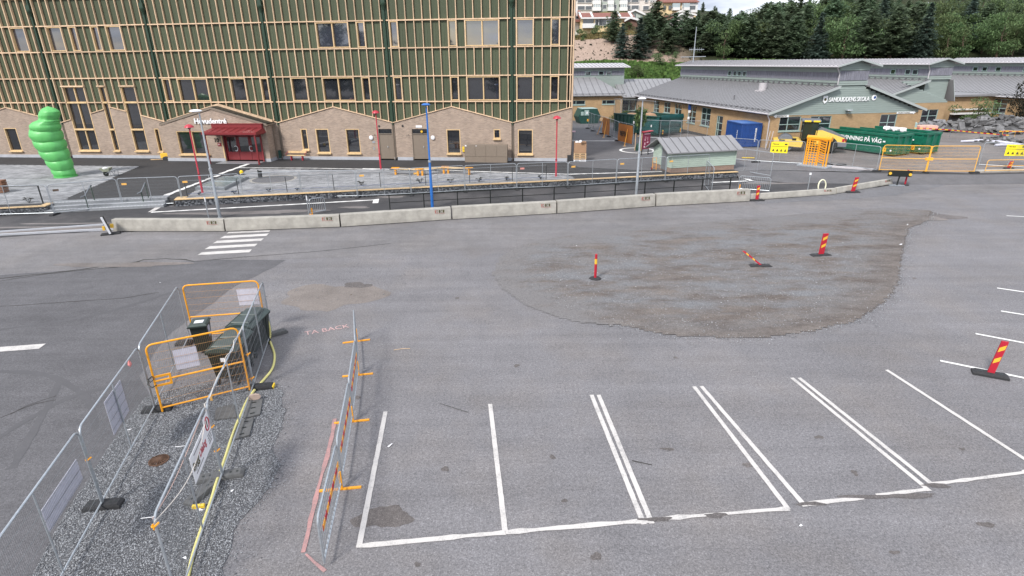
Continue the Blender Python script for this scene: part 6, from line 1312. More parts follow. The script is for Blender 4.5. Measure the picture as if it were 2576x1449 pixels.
# green inflatable
cb0 = np.array(G(C1(690,790),UZ)); ch = HT(C1(700,795),C1(530,55),UZ)
t = thing('inflatable', 'tall bright green inflatable made of stacked bulging rings, standing on the left paving', 'inflatable', (*cb0,UZ+.02), radians(20))
n = 40; mb = MB(); vs = []; fs = []; rows_ = 110
def rad(q_): return float(np.interp(q_, [0,.06,.15,.3,.45,.6,.72,.79,.83,.88,.93,.97,1.0], [.72,.78,.85,.97,1.08,1.12,1.07,.92,.66,.72,.66,.44,.04]))
def offx(q_): return float(np.interp(q_, [0,.2,.4,.6,.75,.84,.93,1], [.0,-.15,-.42,-.60,-.45,.05,.22,.18]))
for k in range(rows_+1):
    tz = k/rows_
    for j in range(n):
        a = 2*pi*j/n; tt_ = tz+.045*cos(a+.7+.5*sin(tz*5))*(1 if .04 < tz < .8 else 0); ph = (max(0,tt_)*7.2+.07*sin(a*2))%1.0; bul = abs(sin(pi*ph))**.5
        R0 = rad(tz)*((.85+.15*bul) if tz < .82 else 1); fold = 1+.018*sin(5*a+tz*9)+.012*sin(9*a-tz*7); vs.append((offx(tz)+R0*fold*cos(a), R0*fold*sin(a)*.9, tz*ch))
for k in range(rows_):
    for j in range(n): fs.append((k*n+j,k*n+(j+1)%n,(k+1)*n+(j+1)%n,(k+1)*n+j))
fs.append(tuple(range(rows_*n,(rows_+1)*n))); mb.add(vs, fs); mb.smooth(); t.rotation_euler = (0,0,0); part('body', mb, M['inflat'], t)
part('base_skirt', MB().cyl((0,0,0),.78,0,.10,28), M['inflat'], t)
# stack of boards near porch left
t = thing('tool_box', 'yellow box and dark tools lying against the wall left of the porch', 'tool box', onF(-37.3,-.5,UZ), FY); part('box', MB().bbox(-.35,.4,-.2,.25,.12,.55,.03), M['yelstripe'], t); part('dark_bag', MB().bbox(.1,.75,-.55,-.1,0,.3,.06), M['rubber'], t)
t = thing('timber_offcuts', 'few thin timber offcuts lying on the asphalt left of the porch', 'timber', onF(-38.6,-.8,UZ), FY); [part('offcut', MB().beam((k*.2,-.2*k,.02+.02*k),(1.2+k*.2,-.1*k+.1,.03+.02*k),.1,.03), M['palletwood'], t) for k in range(3)]
# young plants in the strip on the gabion
def plant(p, s_, label):
    t = thing('small_plant', label, 'plant', (*G(p,UZ),UZ+.02), random.uniform(0,6), 'young plants behind the gabion cap'); mb = MB(); r = random.Random(int(p[0]))
    for k in range(9):
        a = r.uniform(0,6.28); L = s_*r.uniform(.5,1); mb.tube([(0,0,0),(cos(a)*L*.4,sin(a)*L*.4,L*.6)],.01,4); c = (cos(a)*L*.5,sin(a)*L*.5,L*.7); w = s_*.28
        mb.add([(c[0]-w*cos(a),c[1]-w*sin(a),c[2]),(c[0]+w*sin(a),c[1]-w*cos(a),c[2]+.03),(c[0]+w*cos(a),c[1]+w*sin(a),c[2]-.02),(c[0]-w*sin(a),c[1]+w*cos(a),c[2]+.02)],[(0,1,2,3)])
    part('leaves', mb, M['leafdark'], t)
for p, s_, lab in ((R2(445,490),.5,'sparse young plant by the left gabion cap behind the black railing'),(C2(520,985),.3,'young plant at the foot of the left red lamp post'),(C2(890,970),.35,'young plant under the roof light corner'),(C2(1250,945),.28,'young plant below the round tree pit'),(C2(1545,935),.25,'small dark plant right of the round tree pit'),(C2(2215,880),.4,'dark plant left of the second red lamp post'),(C3(600,860),.45,'dark plant left of the blue lamp post'),(C3(920,855),.45,'wide dark plant right of the blue lamp post'),(C3(1215,845),.45,'dark plant in front of the cabinets'),(C3(1500,830),.45,'taller dark plant right of the cabinets'),(C3(1860,815),.35,'dark plant left of the right red lamp post')): plant(p, s_, lab)
# ================================================================ YARD OBJECTS ON THE RIGHT
YG = UZ+.012
# pale green shed
s0 = np.array(G(C4(1215,750),UZ)); s1 = np.array(G(C4(1850,712),UZ)); s2 = np.array(G(C4(1090,640),UZ)); sa = atan2(*(s1-s0)[::-1]); SL_ = 5.5; SW = 3.0
shd = thing('shed', 'pale green boarded shed on a brick base with grey seam roof and grey door', 'shed', (*s0,UZ), sa)
part('brick_base', MB().box(0,SL_,0,SW,0,.38), brickmat('shed brick', (.34,.21,.15),(.26,.16,.12),(.3,.26,.22)), shd)
for k in range(9):
    z = .38+k*.14; part('wall_board', MB().add([(-.02,-.035,z),(SL_+.02,-.035,z),(SL_+.02,-.01,z+.137),(-.02,-.01,z+.137),(-.02,.1,z),(SL_+.02,.1,z),(SL_+.02,.1,z+.137),(-.02,.1,z+.137)],[(0,1,2,3),(0,3,7,4),(1,5,6,2),(3,2,6,7)]), M['mintshed'], shd)
for k in range(15):
    z = .38+k*.14; zt = z+.137; f = 0 if zt < 1.64 else (zt-1.64)/.75; y0, y1 = SW/2*f, SW-SW/2*f
    if y1-y0 > .1: part('gable_board', MB().add([(-.035,y0,z),(-.035,y1,z),(-.01,y1,zt),(-.01,y0,zt),(.1,y0,z),(.1,y1,z)],[(0,3,2,1),(0,1,5,4)]), M['mintshed'], shd)
part('shed_core', MB().box(.03,SL_-.03,.03,SW-.03,.1,1.6), M['greendark'], shd)
mb = MB(); mb.box(-.06,.04,-.06,.04,.38,1.62).box(SL_-.04,SL_+.06,-.06,.04,.38,1.62); part('corner_board', mb, M['mintshed'], shd)
part('shed_door', MB().box(-.07,-.04,.72,1.5,.1,1.72), M['galvd'], shd); part('door_frame', MB().box(-.06,-.036,.64,.72,.1,1.8).box(-.06,-.036,1.5,1.58,.1,1.8).box(-.06,-.036,.64,1.58,1.72,1.8), M['mintframe'], shd)
for sg in (0,1):
    ya, yb = (-.35,SW/2) if sg == 0 else (SW+.35,SW/2); mb = MB(); mb.add([(-.6,ya,1.50),(SL_+.45,ya,1.50),(SL_+.45,yb,2.4),(-.6,yb,2.4),(-.6,ya,1.58),(SL_+.45,ya,1.58),(SL_+.45,yb,2.48),(-.6,yb,2.48)],[(0,1,2,3),(4,7,6,5),(0,4,5,1),(3,2,6,7),(0,3,7,4),(1,5,6,2)]); r_ = part('shed_roof', mb, M['roofmetal'], shd)
    mb = MB()
    for k in range(9): x = -.58+k*.7+.35; mb.beam((x,ya,1.6),(x,yb,2.5),.035,.05)
    part('roof_seam', mb, M['seam'], r_)
# hand truck
p = G(C4(1040,720),UZ); t = thing('hand_truck', 'orange sack truck with dark wheels leaning beside the shed door side', 'hand truck', (*p,UZ))
for x in (-.15,.15): part('upright', MB().tube([(x,0,0),(x,.12,1.0)], .018, 6), M['orange'], t)
for z in (.15,.4,.65,.95): part('crossbar', MB().tube([(-.15,.12*z,z),(.15,.12*z,z)], .013, 6), M['orange'], t)
w_ = part('wheel', MB().lathe([(.03,-.02),(.12,-.03),(.13,0),(.12,.03),(.03,.02)],12), M['redpaint'], t, loc=(-.22,.02,.13)); w_.rotation_euler=(0,pi/2,0)
# pallets with a cardboard box on top
pa_, pb_ = np.array(G(R4(62,1262),UZ)), np.array(G(R4(322,1262),UZ)); an = atan2(*(pb_-pa_)[::-1]); PWid = float(np.linalg.norm(pb_-pa_))
def pallet(loc, rz, label, w=1.0, d=.8, mt=None, group='wooden pallets stacked beside the panelled wing'):
    t = thing('pallet', label, 'pallet', loc, rz, group); m = mt or M['palletwood']
    for k in range(5): part('top_slat', MB().box(0,w,d*k/5+.01,d*(k+1)/5-.02,.125,.145), m, t)
    for x in (0,w/2-.05,w-.1): part('block', MB().box(x,x+.1,0,.1,.022,.1), m, t)
    part('runner', MB().box(0,w,0,.1,.1,.124).box(0,w,0,.1,0,.022), m, t); return t
lv = ['lowest, paler pallet of the stack under the cardboard box','second pallet from the ground under the cardboard box','third pallet from the ground under the cardboard box','topmost pallet of the stack, just under the cardboard box']
for k in range(4): pallet((pa_[0],pa_[1],UZ+k*.185), an+random.uniform(-.02,.02), lv[k], PWid, .8, M['whiteplastic'] if k == 0 else None)
t = thing('cardboard_box', 'large open cardboard box full of white wrapping on the pallet stack', 'box', (pa_[0],pa_[1],UZ+.74), an); q_ = PWid
for a in (MB().box(.02,q_-.02,.0,.015,0,.88), MB().box(.02,q_-.02,.76,.775,0,.9), MB().box(.02,.035,.015,.76,0,.86), MB().box(q_-.035,q_-.02,.015,.76,0,.88)): part('side', a, M['cardboard'], t)
part('flap', MB().beam((q_*.55,.01,.88),(q_*.75,-.05,1.0),.5,.015).beam((q_*.8,.02,.9),(q_*.95,.0,.93),.3,.015), M['cardboard'], t)
mb = MB(); r = random.Random(4)
for k in range(7): mb.lathe([(.02,0),(.14,.05),(.11,.14),(.02,.18)], 7, (r.uniform(.15,.6),r.uniform(.15,.5),.78+r.uniform(0,.1)))
part('wrapping', mb, M['whiteplastic'], t)
t = thing('dark_pallet', 'small dark grey crate standing between the wall corner and the pallet stack', 'crate', (pa_[0]-.55,pa_[1]+.1,UZ), an); part('crate_body', MB().bbox(0,.4,0,.6,0,.55,.02), M['rubber'], t)
t = thing('red_stand', 'small red tray on a thin dark stand beside the wall corner', 'stand', (*G(R4(45,785),UZ),UZ)); part('leg', MB().box(-.03,.03,-.03,.03,0,.75), M['black'], t); part('tray', MB().bbox(-.28,.28,-.15,.15,.75,.86,.02), M['pinkprint'], t)
# hexagonal dark green skip with lid
sk0 = np.array(G(R4(230,470),UZ)); t = thing('covered_skip', 'dark green covered skip with sloping lid sides behind the corner of the panelled wing', 'skip', (*sk0,YG), radians(10))
W1, D1_ = 2.6, 2.4; prof = [(-.55,.75),(-.05,0),(W1+.05,0),(W1+.5,.75),(W1+.45,1.25),(W1-.2,1.95),(.25,1.95),(-.6,1.0)]
part('skip_body', MB().vprism([(-.5,.9),(-.1,0),(2.3,0),(2.75,.9)],0,D1_), M['skipgreen'], t); part('skip_lid', MB().vprism([(-.5,.93),(2.75,.93),(2.2,1.95),(.0,1.95)],.02,D1_-.02), M['skipgreen'], t)
part('lid_top', MB().box(.0,2.2,-.02,D1_,1.95,2.0), M['mintframe'], t); part('lid_flap', MB().box(.35,1.0,-.01,.02,1.1,1.8).box(-.15,.25,-.01,.02,1.1,1.6), M['mintframe'], t)
part('reflector', MB().box(.75,1.05,-.03,-.005,.3,.6), M['yelstripe'], t); part('reflector_mark', MB().vprism([(.8,.35),(.9,.35),(1.0,.55),(.9,.55)],-.035,-.031), M['redstripe'], t); part('skip_number', MB().box(.62,.82,-.02,.0,1.3,1.6), M['whiteplastic'], t)
t = thing('trailer', 'small red and white trailer frame behind the corner of the panelled wing', 'trailer', (*G(R4(20,390),UZ),UZ)); part('bed', MB().beam((-1.0,0,1.0),(1.6,0,.75),.9,.2), M['redlamp'], t); part('frame_bar', MB().tube([(-1,0,.35),(1.5,.1,.2)], .05, 6), M['whiteplastic'], t); part('load_bed', MB().beam((-1,0,.7),(1.5,0,.5),.9,.25), M['redpaint'], t)
for k, dx in enumerate((0,1.1)):
    pp = G(R4(545+k*75*1.0,410),UZ)
    for j in range(2): pallet((pp[0]+dx*.15,pp[1],UZ+j*.16), .1, ['left','right'][k]+' pallet pair by the skip against the yellow wall, '+['lower','upper'][j], 1.15, .8, None, 'pallets against the yellow school wall')
# planted bed and bushes near entrance
for p, sc, lab in ((R4(1180,440),.9,'low green bush in the bed before the glazed entrance'),(R4(900,480),.75,'low spreading bush left of the entrance bed'),(R4(1070,380),.6,'small dark bush by the corner of the yellow brick wall')):
    g = G(p,UZ); tree('bush', g[0], g[1], UZ, sc*.75, lab, 'bushes in the entrance bed', 'bush', wide=1.4)
# orange bannered fence line
bf = [R4(370,570),R4(480,625),R4(670,685),R4(820,745),R4(990,830),R4(1300,915)]; BF = [G(p,UZ) for p in bf]
lab = ['narrow end-on mesh fence panel nearest the covered skip','bare mesh fence panel left of the first orange banner','mesh fence panel carrying the narrow left orange banner','bare mesh fence panel between the two orange banners','mesh fence panel carrying the lettered orange banner']
for i in range(5): fence(BF[i], BF[i+1], lab[i], 'mesh fence panels of the bannered line', z=UZ, h=2.02); foot(BF[i], ang(BF[i],BF[i+1])+pi/2, 'rubber foot under the bannered fence, '+['farthest from the viewer','second farthest','third farthest, at the left edge of the left banner','fourth, at the right edge of the left banner','nearest, at the left edge of the lettered banner'][i], UZ, 'rubber feet of the bannered fence')
def brace(p, top, label): 
    t = thing('fence_brace', label, 'fence brace', (*p,UZ), 0, 'orange fence braces'); d = (top[0]-p[0], top[1]-p[1]); part('tube', MB().tube([(0,0,.02),(d[0],d[1],1.8)], .03, 6), M['orange'], t); part('foot_plate', MB().box(-.15,.15,-.06,.06,0,.05), M['palletwood'], t)
a = BF[2]; b = BF[3]; t = thing('banner', 'narrow rust orange banner hanging on the mesh fence, left of the lettered one', 'banner', (*a,UZ), ang(a,b)); L = hypot(b[0]-a[0],b[1]-a[1])
def cloth(x0,x1,z0,z1,nx,nz,amp,y=-.04,cut=None):
    mb = MB(); 
    for i in range(nx+1):
        for j in range(nz+1):
            x = x0+(x1-x0)*i/nx; z = z0+(z1-z0)*j/nz
            if cut and z < cut: pass
            mb.v.append((x, y-amp*(1+sin(i*1.9+j*.7)*.6+sin(j*1.1)*.5), z))
    for i in range(nx):
        for j in range(nz): k = i*(nz+1)+j; mb.f.append((k,k+nz+1,k+nz+2,k+1))
    return mb.smooth()
part('banner_cloth', cloth(.05,L-.1,.15,1.95,8,8,.03), M['banner'], t)
a = BF[4]; b = BF[5]; t = thing('banner', 'wide rust orange banner with black lettering BEFIX on the mesh fence', 'banner', (*a,UZ), ang(a,b)); L = hypot(b[0]-a[0],b[1]-a[1]); part('banner_cloth', cloth(.08,L-.1,.08,1.9,14,8,.03), M['banner'], t); text('banner_lettering','BEFIX',.66,M['black'],t,(L*.18,-.16,.72),ext=.004,bold=.012,width=1.02)
brace(G(R4(690,765),UZ), ((BF[2][0]+BF[3][0])/2,(BF[2][1]+BF[3][1])/2), 'orange brace propping the narrow left banner'); brace(G(R4(1125,940),UZ), ((BF[4][0]+BF[5][0])/2+.2,(BF[4][1]+BF[5][1])/2), 'orange brace propping the lettered banner'); brace(G(R4(560,690),UZ), BF[2], 'thin orange brace left of the narrow banner')
f0 = G(R4(780,380),UZ); f1 = G(R4(1035,400),UZ); fence(f0, f1, 'far mesh fence panel against the yellow wall left of the glazed entrance','mesh fence panels before the glazed entrance', z=UZ, h=3.0); f2 = (f1[0]+3.6, f1[1]-6); fence(f1, f2, 'far mesh fence panel behind the young tree','mesh fence panels before the glazed entrance', z=UZ, h=3.0)
# young tree with supports
tg = (12.38,56.6); tt = thing('young_tree', 'slender young tree with open green crown tied to wooden stakes in the white ring', 'tree', (*tg,UZ)); tt.rotation_euler=(0,0,1)
r_ = np.random.default_rng(77); V, F = [], []
for _ in range(420): v = r_.normal(0,1,3); v /= np.linalg.norm(v); q_ = r_.uniform(.3,1)**.6; cluster(V, F, (v[0]*.62*q_, v[1]*.62*q_, 3.05+v[2]*1.05*q_), .26, r_, 1.1, 1, 1.3)
me = bpy.data.meshes.new('crown'); me.from_pydata(V, [], F); me.materials.append(M['leafbroad']); part('crown', me, None, tt)
part('trunk', MB().tube([(0,0,0),(.02,0,1.2),(.0,.02,3.2)], [.05,.04,.02], 6), M['bark'], tt)
for a in (0,2.1,4.2): part('stake', MB().tube([(.35*cos(a),.35*sin(a),0),(.35*cos(a),.35*sin(a),1.65)], .035, 6), M['palletwood'], tt)
part('tie_board', MB().box(-.4,.4,-.02,.02,1.35,1.42), M['palletwood'], tt); part('water_bag', MB().lathe([(.3,0),(.34,.2),(.22,.62),(.1,.7)],12).smooth(), M['skipgreen'], tt)
# maroon map board
m0, m1 = np.array(G(R4(1475,1130),UZ)), np.array(G(R4(1615,1115),UZ)); an = atan2(*(m1-m0)[::-1]); w = float(np.linalg.norm(m1-m0))
t = thing('map_board', 'maroon information board with pale pink map on two dark posts', 'sign', (*m0,UZ), an)
for x in (.04,w): part('post', MB().box(x-.03,x+.03,-.02,.04,0,2.1), M['black'], t)
part('board', MB().box(.02,w+.1,-.05,-.02,.55,1.98), M['maroon'], t); part('roof_cap', MB().beam((-.05,-.05,2.08),(w+.25,-.05,2.15),.35,.06), M['redlamp'], t)
part('map_print', MB().box(.15,w+.05,-.056,-.052,1.86,1.93).vprism([(.18,.68),(.3,.68),(.3,.85),(.18,.85)],-.056,-.052).vprism([(.22,.95),(.36,.95),(.30,1.15),(.25,1.15)],-.056,-.052).vprism([(.5,1.1),(.7,1.12),(.72,1.2),(.52,1.18)],-.056,-.052).box(.58,.61,-.056,-.052,1.3,1.62).box(.25,.32,-.056,-.052,1.3,1.45).box(.24,.42,-.056,-.052,1.52,1.55).box(.24,.42,-.056,-.052,1.62,1.64).lathe([(.0,0),(.0,0)],3), M['pinkprint'], t)
# big dark green container with torn tarpaulin
g0 = np.array(G(R4(2280,690),UZ)); g1 = np.array(G(R4(1840,745),UZ)); an = atan2(*(g0-g1)[::-1]); w = float(np.linalg.norm(g0-g1)); t = thing('roll_container', 'large dark green open container with crumpled tarpaulin over its near end', 'container', (*g1,YG), an); Lg = 7.0; hh_ = 2.15
mb = MB(); mb.box(0,.06,0,Lg,.25,hh_).box(w-.06,w,0,Lg,.25,hh_).box(0,w,0,.06,.15,hh_-.1).box(0,w,Lg-.06,Lg,.25,hh_).box(0,w,0,Lg,.15,.25); part('container_body', mb, M['skipgreen'], t)
for k in range(12): part('rib', MB().box(-.09,0,.25+k*.58,.35+k*.58,.2,hh_), M['skipgreen'], t)
part('top_rim', MB().box(-.12,.08,0,Lg,hh_-.06,hh_+.08).box(w-.08,w+.1,0,Lg,hh_-.06,hh_+.08).box(0,w,-.1,.08,hh_-.06,hh_+.06), M['skipgreen'], t)
tarp = MB(); rr2 = random.Random(3)
nx, nz = 12, 10
for i in range(nx+1):
    for j in range(nz+1): x = -.1+(w+.2)*i/nx; z = .35+(hh_-.15)*j/nz; tarp.v.append((x, -.14-.10*abs(sin(i*1.1+j*.5))-.05*sin(j*1.7)-rr2.uniform(0,.04), z))
for i in range(nx):
    for j in range(nz): k = i*(nz+1)+j; tarp.f.append((k,k+nz+1,k+nz+2,k+1))
part('tarpaulin', tarp.smooth(), mat('green tarpaulin',(.012,.075,.075),.35,var=.25,scale=2), t); part('tarpaulin_flap', MB().add([(-.13,.0,hh_),(-.13,2.3,1.3),(-.13,3.0,.5),(-.13,1.2,.6),(-.13,.0,.3)],[(0,1,2,3,4)]), bpy.data.materials['green tarpaulin'], t)
for x in (.3,w-.3): part('reflector', MB().box(x-.09,x+.09,-.3,-.27,.3,.75), M['yelstripe'], t); part('reflector_mark', MB().box(x-.09,x+.09,-.306,-.301,.45,.6), M['redstripe'], t)
part('waste', MB().lathe([(1.0,0),(.7,.35),(.1,.5)],9,(w*.6,3.5,hh_-.3)).lathe([(.9,0),(.5,.3),(.1,.35)],8,(w*.4,5.5,hh_-.25)), M['cardboard'], t)
part('ladder_mark', MB().box(-.135,-.13,1.0,1.15,1.0,1.25).box(-.14,-.135,3.6,3.8,1.2,1.5), M['whiteplastic'], t)
fence(tuple(g1+np.array([-2.4,-.9])), tuple(g1+np.array([1.6,-3.2])), 'mesh fence panel lying across the near end of the dark green container','mesh fence panels behind the shed', z=UZ, h=2.0); fence(tuple(g1+np.array([.6,-1.9])), tuple(g1+np.array([4.4,-3.3])), 'mesh fence panel between container and shed roof','mesh fence panels behind the shed', z=UZ, h=2.0)
# parking sign by wall
pg = G(R4(2440,620),UZ); t = thing('small_post_sign', 'thin post with blue and white vertical plates before a school window', 'sign', (*pg,UZ)); part('post', MB().tube([(0,0,0),(0,0,3.3)], .03, 6), M['galv'], t); part('blue_plate', MB().box(-.18,.18,-.05,-.03,2.5,3.3), M['contblue'], t); part('white_plate', MB().box(-.14,.14,-.05,-.03,2.15,2.45), M['whiteplastic'], t); part('globe_lamp', MB().lathe([(.02,1.3),(.15,1.4),(.15,1.6),(.02,1.7)],12).smooth(), M['whiteplastic'], t)
# blue container
b0 = np.array(G(R3(1090,690),UZ)); b1 = np.array(G(R3(1480,682),UZ)); an = atan2(*(b1-b0)[::-1]); w = float(np.linalg.norm(b1-b0)); t = thing('blue_container', 'small blue steel storage container with white vertical lettering beside the school wall', 'container', (*b0,YG), an); Lb = 3.4; hb_ = 2.3
part('container_body', MB().box(.04,w-.04,.04,Lb-.04,.12,hb_-.03), M['contblue'], t); n_ = int(w/.16)
for k in range(n_): x = .1+k*(w-.2)/n_; part('corrugation', MB().box(x,x+.08,.0,.05,.2,hb_-.15), M['contblue'], t)
for k in range(14): y_ = .15+k*.23; part('corrugation', MB().box(-.0,.05,y_,y_+.12,.2,hb_-.15), M['contblue'], t)
part('corner_frame', MB().box(0,.1,-.03,.07,.0,hb_).box(w-.1,w,-.03,.07,.0,hb_).box(-.03,.1,Lb-.1,Lb,.0,hb_).box(0,w,-.03,.07,hb_-.12,hb_).box(0,w,-.03,.07,.08,.2).box(-.03,.06,0,Lb,hb_-.12,hb_), M['contblue'], t)
rf_ = MB().add([(0,0,hb_+.0),(w,0,hb_),(w,Lb,hb_),(0,Lb,hb_),(w/2,Lb*.5,hb_+.1)],[(0,1,4),(1,2,4),(2,3,4),(3,0,4)]); part('container_top', rf_, mat('pale blue roof',(.05,.13,.34),.5,var=.1), t)
for x, sy in ((-.015,.5),(w*.75,None)):
    o = text('container_print','HYRCONTAINER' if sy is None else 'UTHYRNING',.2 if sy is None else .17,M['letterwhite'],t,(x if sy is None else -.02,-.035 if sy is None else 1.6,.55),(pi/2,-pi/2 if sy is None else 0,0),.002,bold=.006,width=.85)
    if sy is not None: o.rotation_euler = (pi/2,-pi/2,-pi/2) ; o.location=(-.035,.7,.75)
# mesh fences around the yard
fa = G(C4(2100,640),UZ); fb = G(C4(2345,648),UZ); fence((17.6,51.3), fa, 'mesh fence panel running from the shed towards the rubber foot, before the blue container','mesh fence panels of the yard line', z=UZ); foot(fa, radians(10), 'rubber foot on the yard gravel right of the shed', UZ)
fend = G(C5(190,668),UZ); mid = (fa[0]*.0+fb[0], fb[1]); t = fence(fa, fend, 'mesh fence panel carrying the left yellow site sign','mesh fence panels of the yard line', z=UZ)
def ysign(a, b, s_, z, label):
    an = ang(a,b); L = 1.3; o = (a[0]+(b[0]-a[0])*s_, a[1]+(b[1]-a[1])*s_); t = thing('site_sign', label, 'sign', (*o,z), an, 'yellow site signs'); part('plate', MB().box(0,L,-.05,-.04,0,.86), M['signyellow'], t)
    pr = MB().box(.06,L-.06,-.054,-.052,.50,.53)
    for k in range(4): x = .12+k*.3; pr.vprism([(x,.12),(x+.2,.12),(x+.1,.34)], -.055,-.052)
    pr.box(L-.28,L-.08,-.054,-.052,.64,.76); part('warning_print', pr, M['darkprint'], t); text('sign_print','Peab',.2,M['darkprint'],t,(.1,-.053,.63),ext=.001,bold=.005) if False else text('sign_print','Tillträde',.15,M['darkprint'],t,(.1,-.055,.65),ext=.001,bold=.003); return t
ysign(fa, fend, .28, UZ+.9, 'yellow site sign with four warning symbols on the mesh fence left of the turnstile')
fence((14.3,43.2),(17.9,43.6),'mesh fence panel in front of the shed wall, right half','mesh fence panels by the shed', z=.3) if False else None
# turnstile
tp = np.array(G(C5(200,668),UZ)); tq = np.array(G(C5(405,702),UZ)); an = atan2(*(tq-tp)[::-1]); w = float(np.linalg.norm(tq-tp)); t = thing('turnstile', 'bright orange yellow full height turnstile on a grey base plate', 'turnstile', (*tp,UZ), an+.25); w = max(w,1.6)
part('base_slab', MB().bbox(-.3,w+.25,-.5,1.0,0,.12,.02), M['galv'], t)
for x in (.0,.18,w-.08,w-.3): part('upright', MB().box(x,x+.09,-.05,.04,.1,2.2), M['orange'], t)
part('head_box', MB().lathe([(.19,0),(.19,w+.1)],10), M['orange'], t, loc=(-.05,.1,2.22)).rotation_euler=(0,pi/2,0)
for z in np.arange(.3,2.1,.19): part('bar', MB().box(.09,w*.55,-.02,.02,z,z+.05), M['orange'], t)
for x in (.42,.66,.88): part('inner_post', MB().box(x,x+.045,-.03,.03,.1,2.1), M['orange'], t)
for k, z in enumerate(np.arange(.35,2.1,.19)): a_ = .3; part('rotor_arm', MB().beam((w*.55,.1,z+.08),(w-.25,-.15,z),.05,.05).beam((w*.55,.1,z+.08),(w*.75,.6,z+.1),.05,.05), M['orange'], t)
part('rotor_post', MB().cyl((w*.55,.1,0),.06,.1,2.1,8), M['orange'], t)
# road roller
ra = np.array(G(C5(190,495),UZ)); t = thing('road_roller', 'yellow and grey road roller with black cab parked behind the turnstile', 'road roller', (27.0,55.6,YG), radians(-22))
part('drum', MB().lathe([(.1,-1.0),(.72,-1.0),(.74,-.97),(.74,.97),(.72,1.0),(.1,1.0)],24).smooth(), M['rollgrey'], t, loc=(-.9,0,.74)).rotation_euler=(pi/2,0,0)
part('drum_frame', MB().add([(x,y,z) for y in (-1.18,1.18) for x,z in ((-1.95,.6),(-1.95,1.0),(-1.3,1.12),(.2,1.12),(.55,.95),(.45,.45))],[(0,1,2,3,4,5),(11,10,9,8,7,6)]+[(i,6+i,6+(i+1)%6,(i+1)%6) for i in range(6)]), M['rollyel'], t)
part('frame_print', MB().box(-1.5,-1.0,-1.19,-1.182,.95,1.1).box(-.4,-.05,-1.19,-1.182,1.05,1.25), M['black'], t)
part('engine_hood', MB().add([(x,y,z) for y in (-.85,.85) for x,z in ((1.5,.75),(1.5,1.95),(2.0,2.0),(3.9,1.35),(4.05,.95),(3.9,.7))],[(0,1,2,3,4,5),(11,10,9,8,7,6)]+[(i,6+i,6+(i+1)%6,(i+1)%6) for i in range(6)]), M['rollyel'], t)
part('hood_top', MB().add([(x,y,z) for y in (-.7,.7) for x,z in ((1.5,1.96),(1.9,2.2),(3.0,1.85),(4.0,1.4),(3.9,1.33),(2.0,2.0))],[(0,1,2,3,4,5),(11,10,9,8,7,6)]+[(i,6+i,6+(i+1)%6,(i+1)%6) for i in range(6)]), M['rollgrey'], t)
part('rear_bumper', MB().bbox(3.4,4.15,-.95,.95,.6,.98,.05), M['rollgrey'], t); part('tail_lamp', MB().box(4.05,4.1,-.75,-.5,1.0,1.25).box(3.75,3.95,-.9,-.86,1.05,1.3), M['redstripe'], t)
for y in (-1.0,1.0): part('wheel', MB().lathe([(.2,-.22),(.62,-.25),(.72,-.15),(.72,.15),(.62,.25),(.2,.22)],20).smooth(), M['black'], t, loc=(2.7,y,.72)).rotation_euler=(pi/2,0,0)
part('cab', MB().box(.35,.43,-.85,-.77,.9,2.75).box(.35,.43,.77,.85,.9,2.75).box(1.55,1.63,-.85,-.77,.9,2.75).box(1.55,1.63,.77,.85,.9,2.75).box(.35,1.63,-.85,.85,.8,1.0), M['black'], t)
part('cab_glass', MB().box(.38,.40,-.77,.77,1.2,2.7).box(1.58,1.60,-.77,.77,1.2,2.7).box(.43,1.55,-.82,-.80,1.2,2.7).box(.43,1.55,.80,.82,1.2,2.7), M['cabglass'], t)
part('cab_roof', MB().bbox(.2,1.8,-1.0,1.0,2.75,2.9,.04), M['rollgrey'], t); part('roof_stripe', MB().box(.4,.95,-1.02,-1.0,2.72,2.86).box(1.15,1.7,-1.02,-1.0,2.72,2.86), M['yellow'], t); part('seat', MB().box(.8,1.3,-.3,.3,1.0,1.7), M['black'], t)
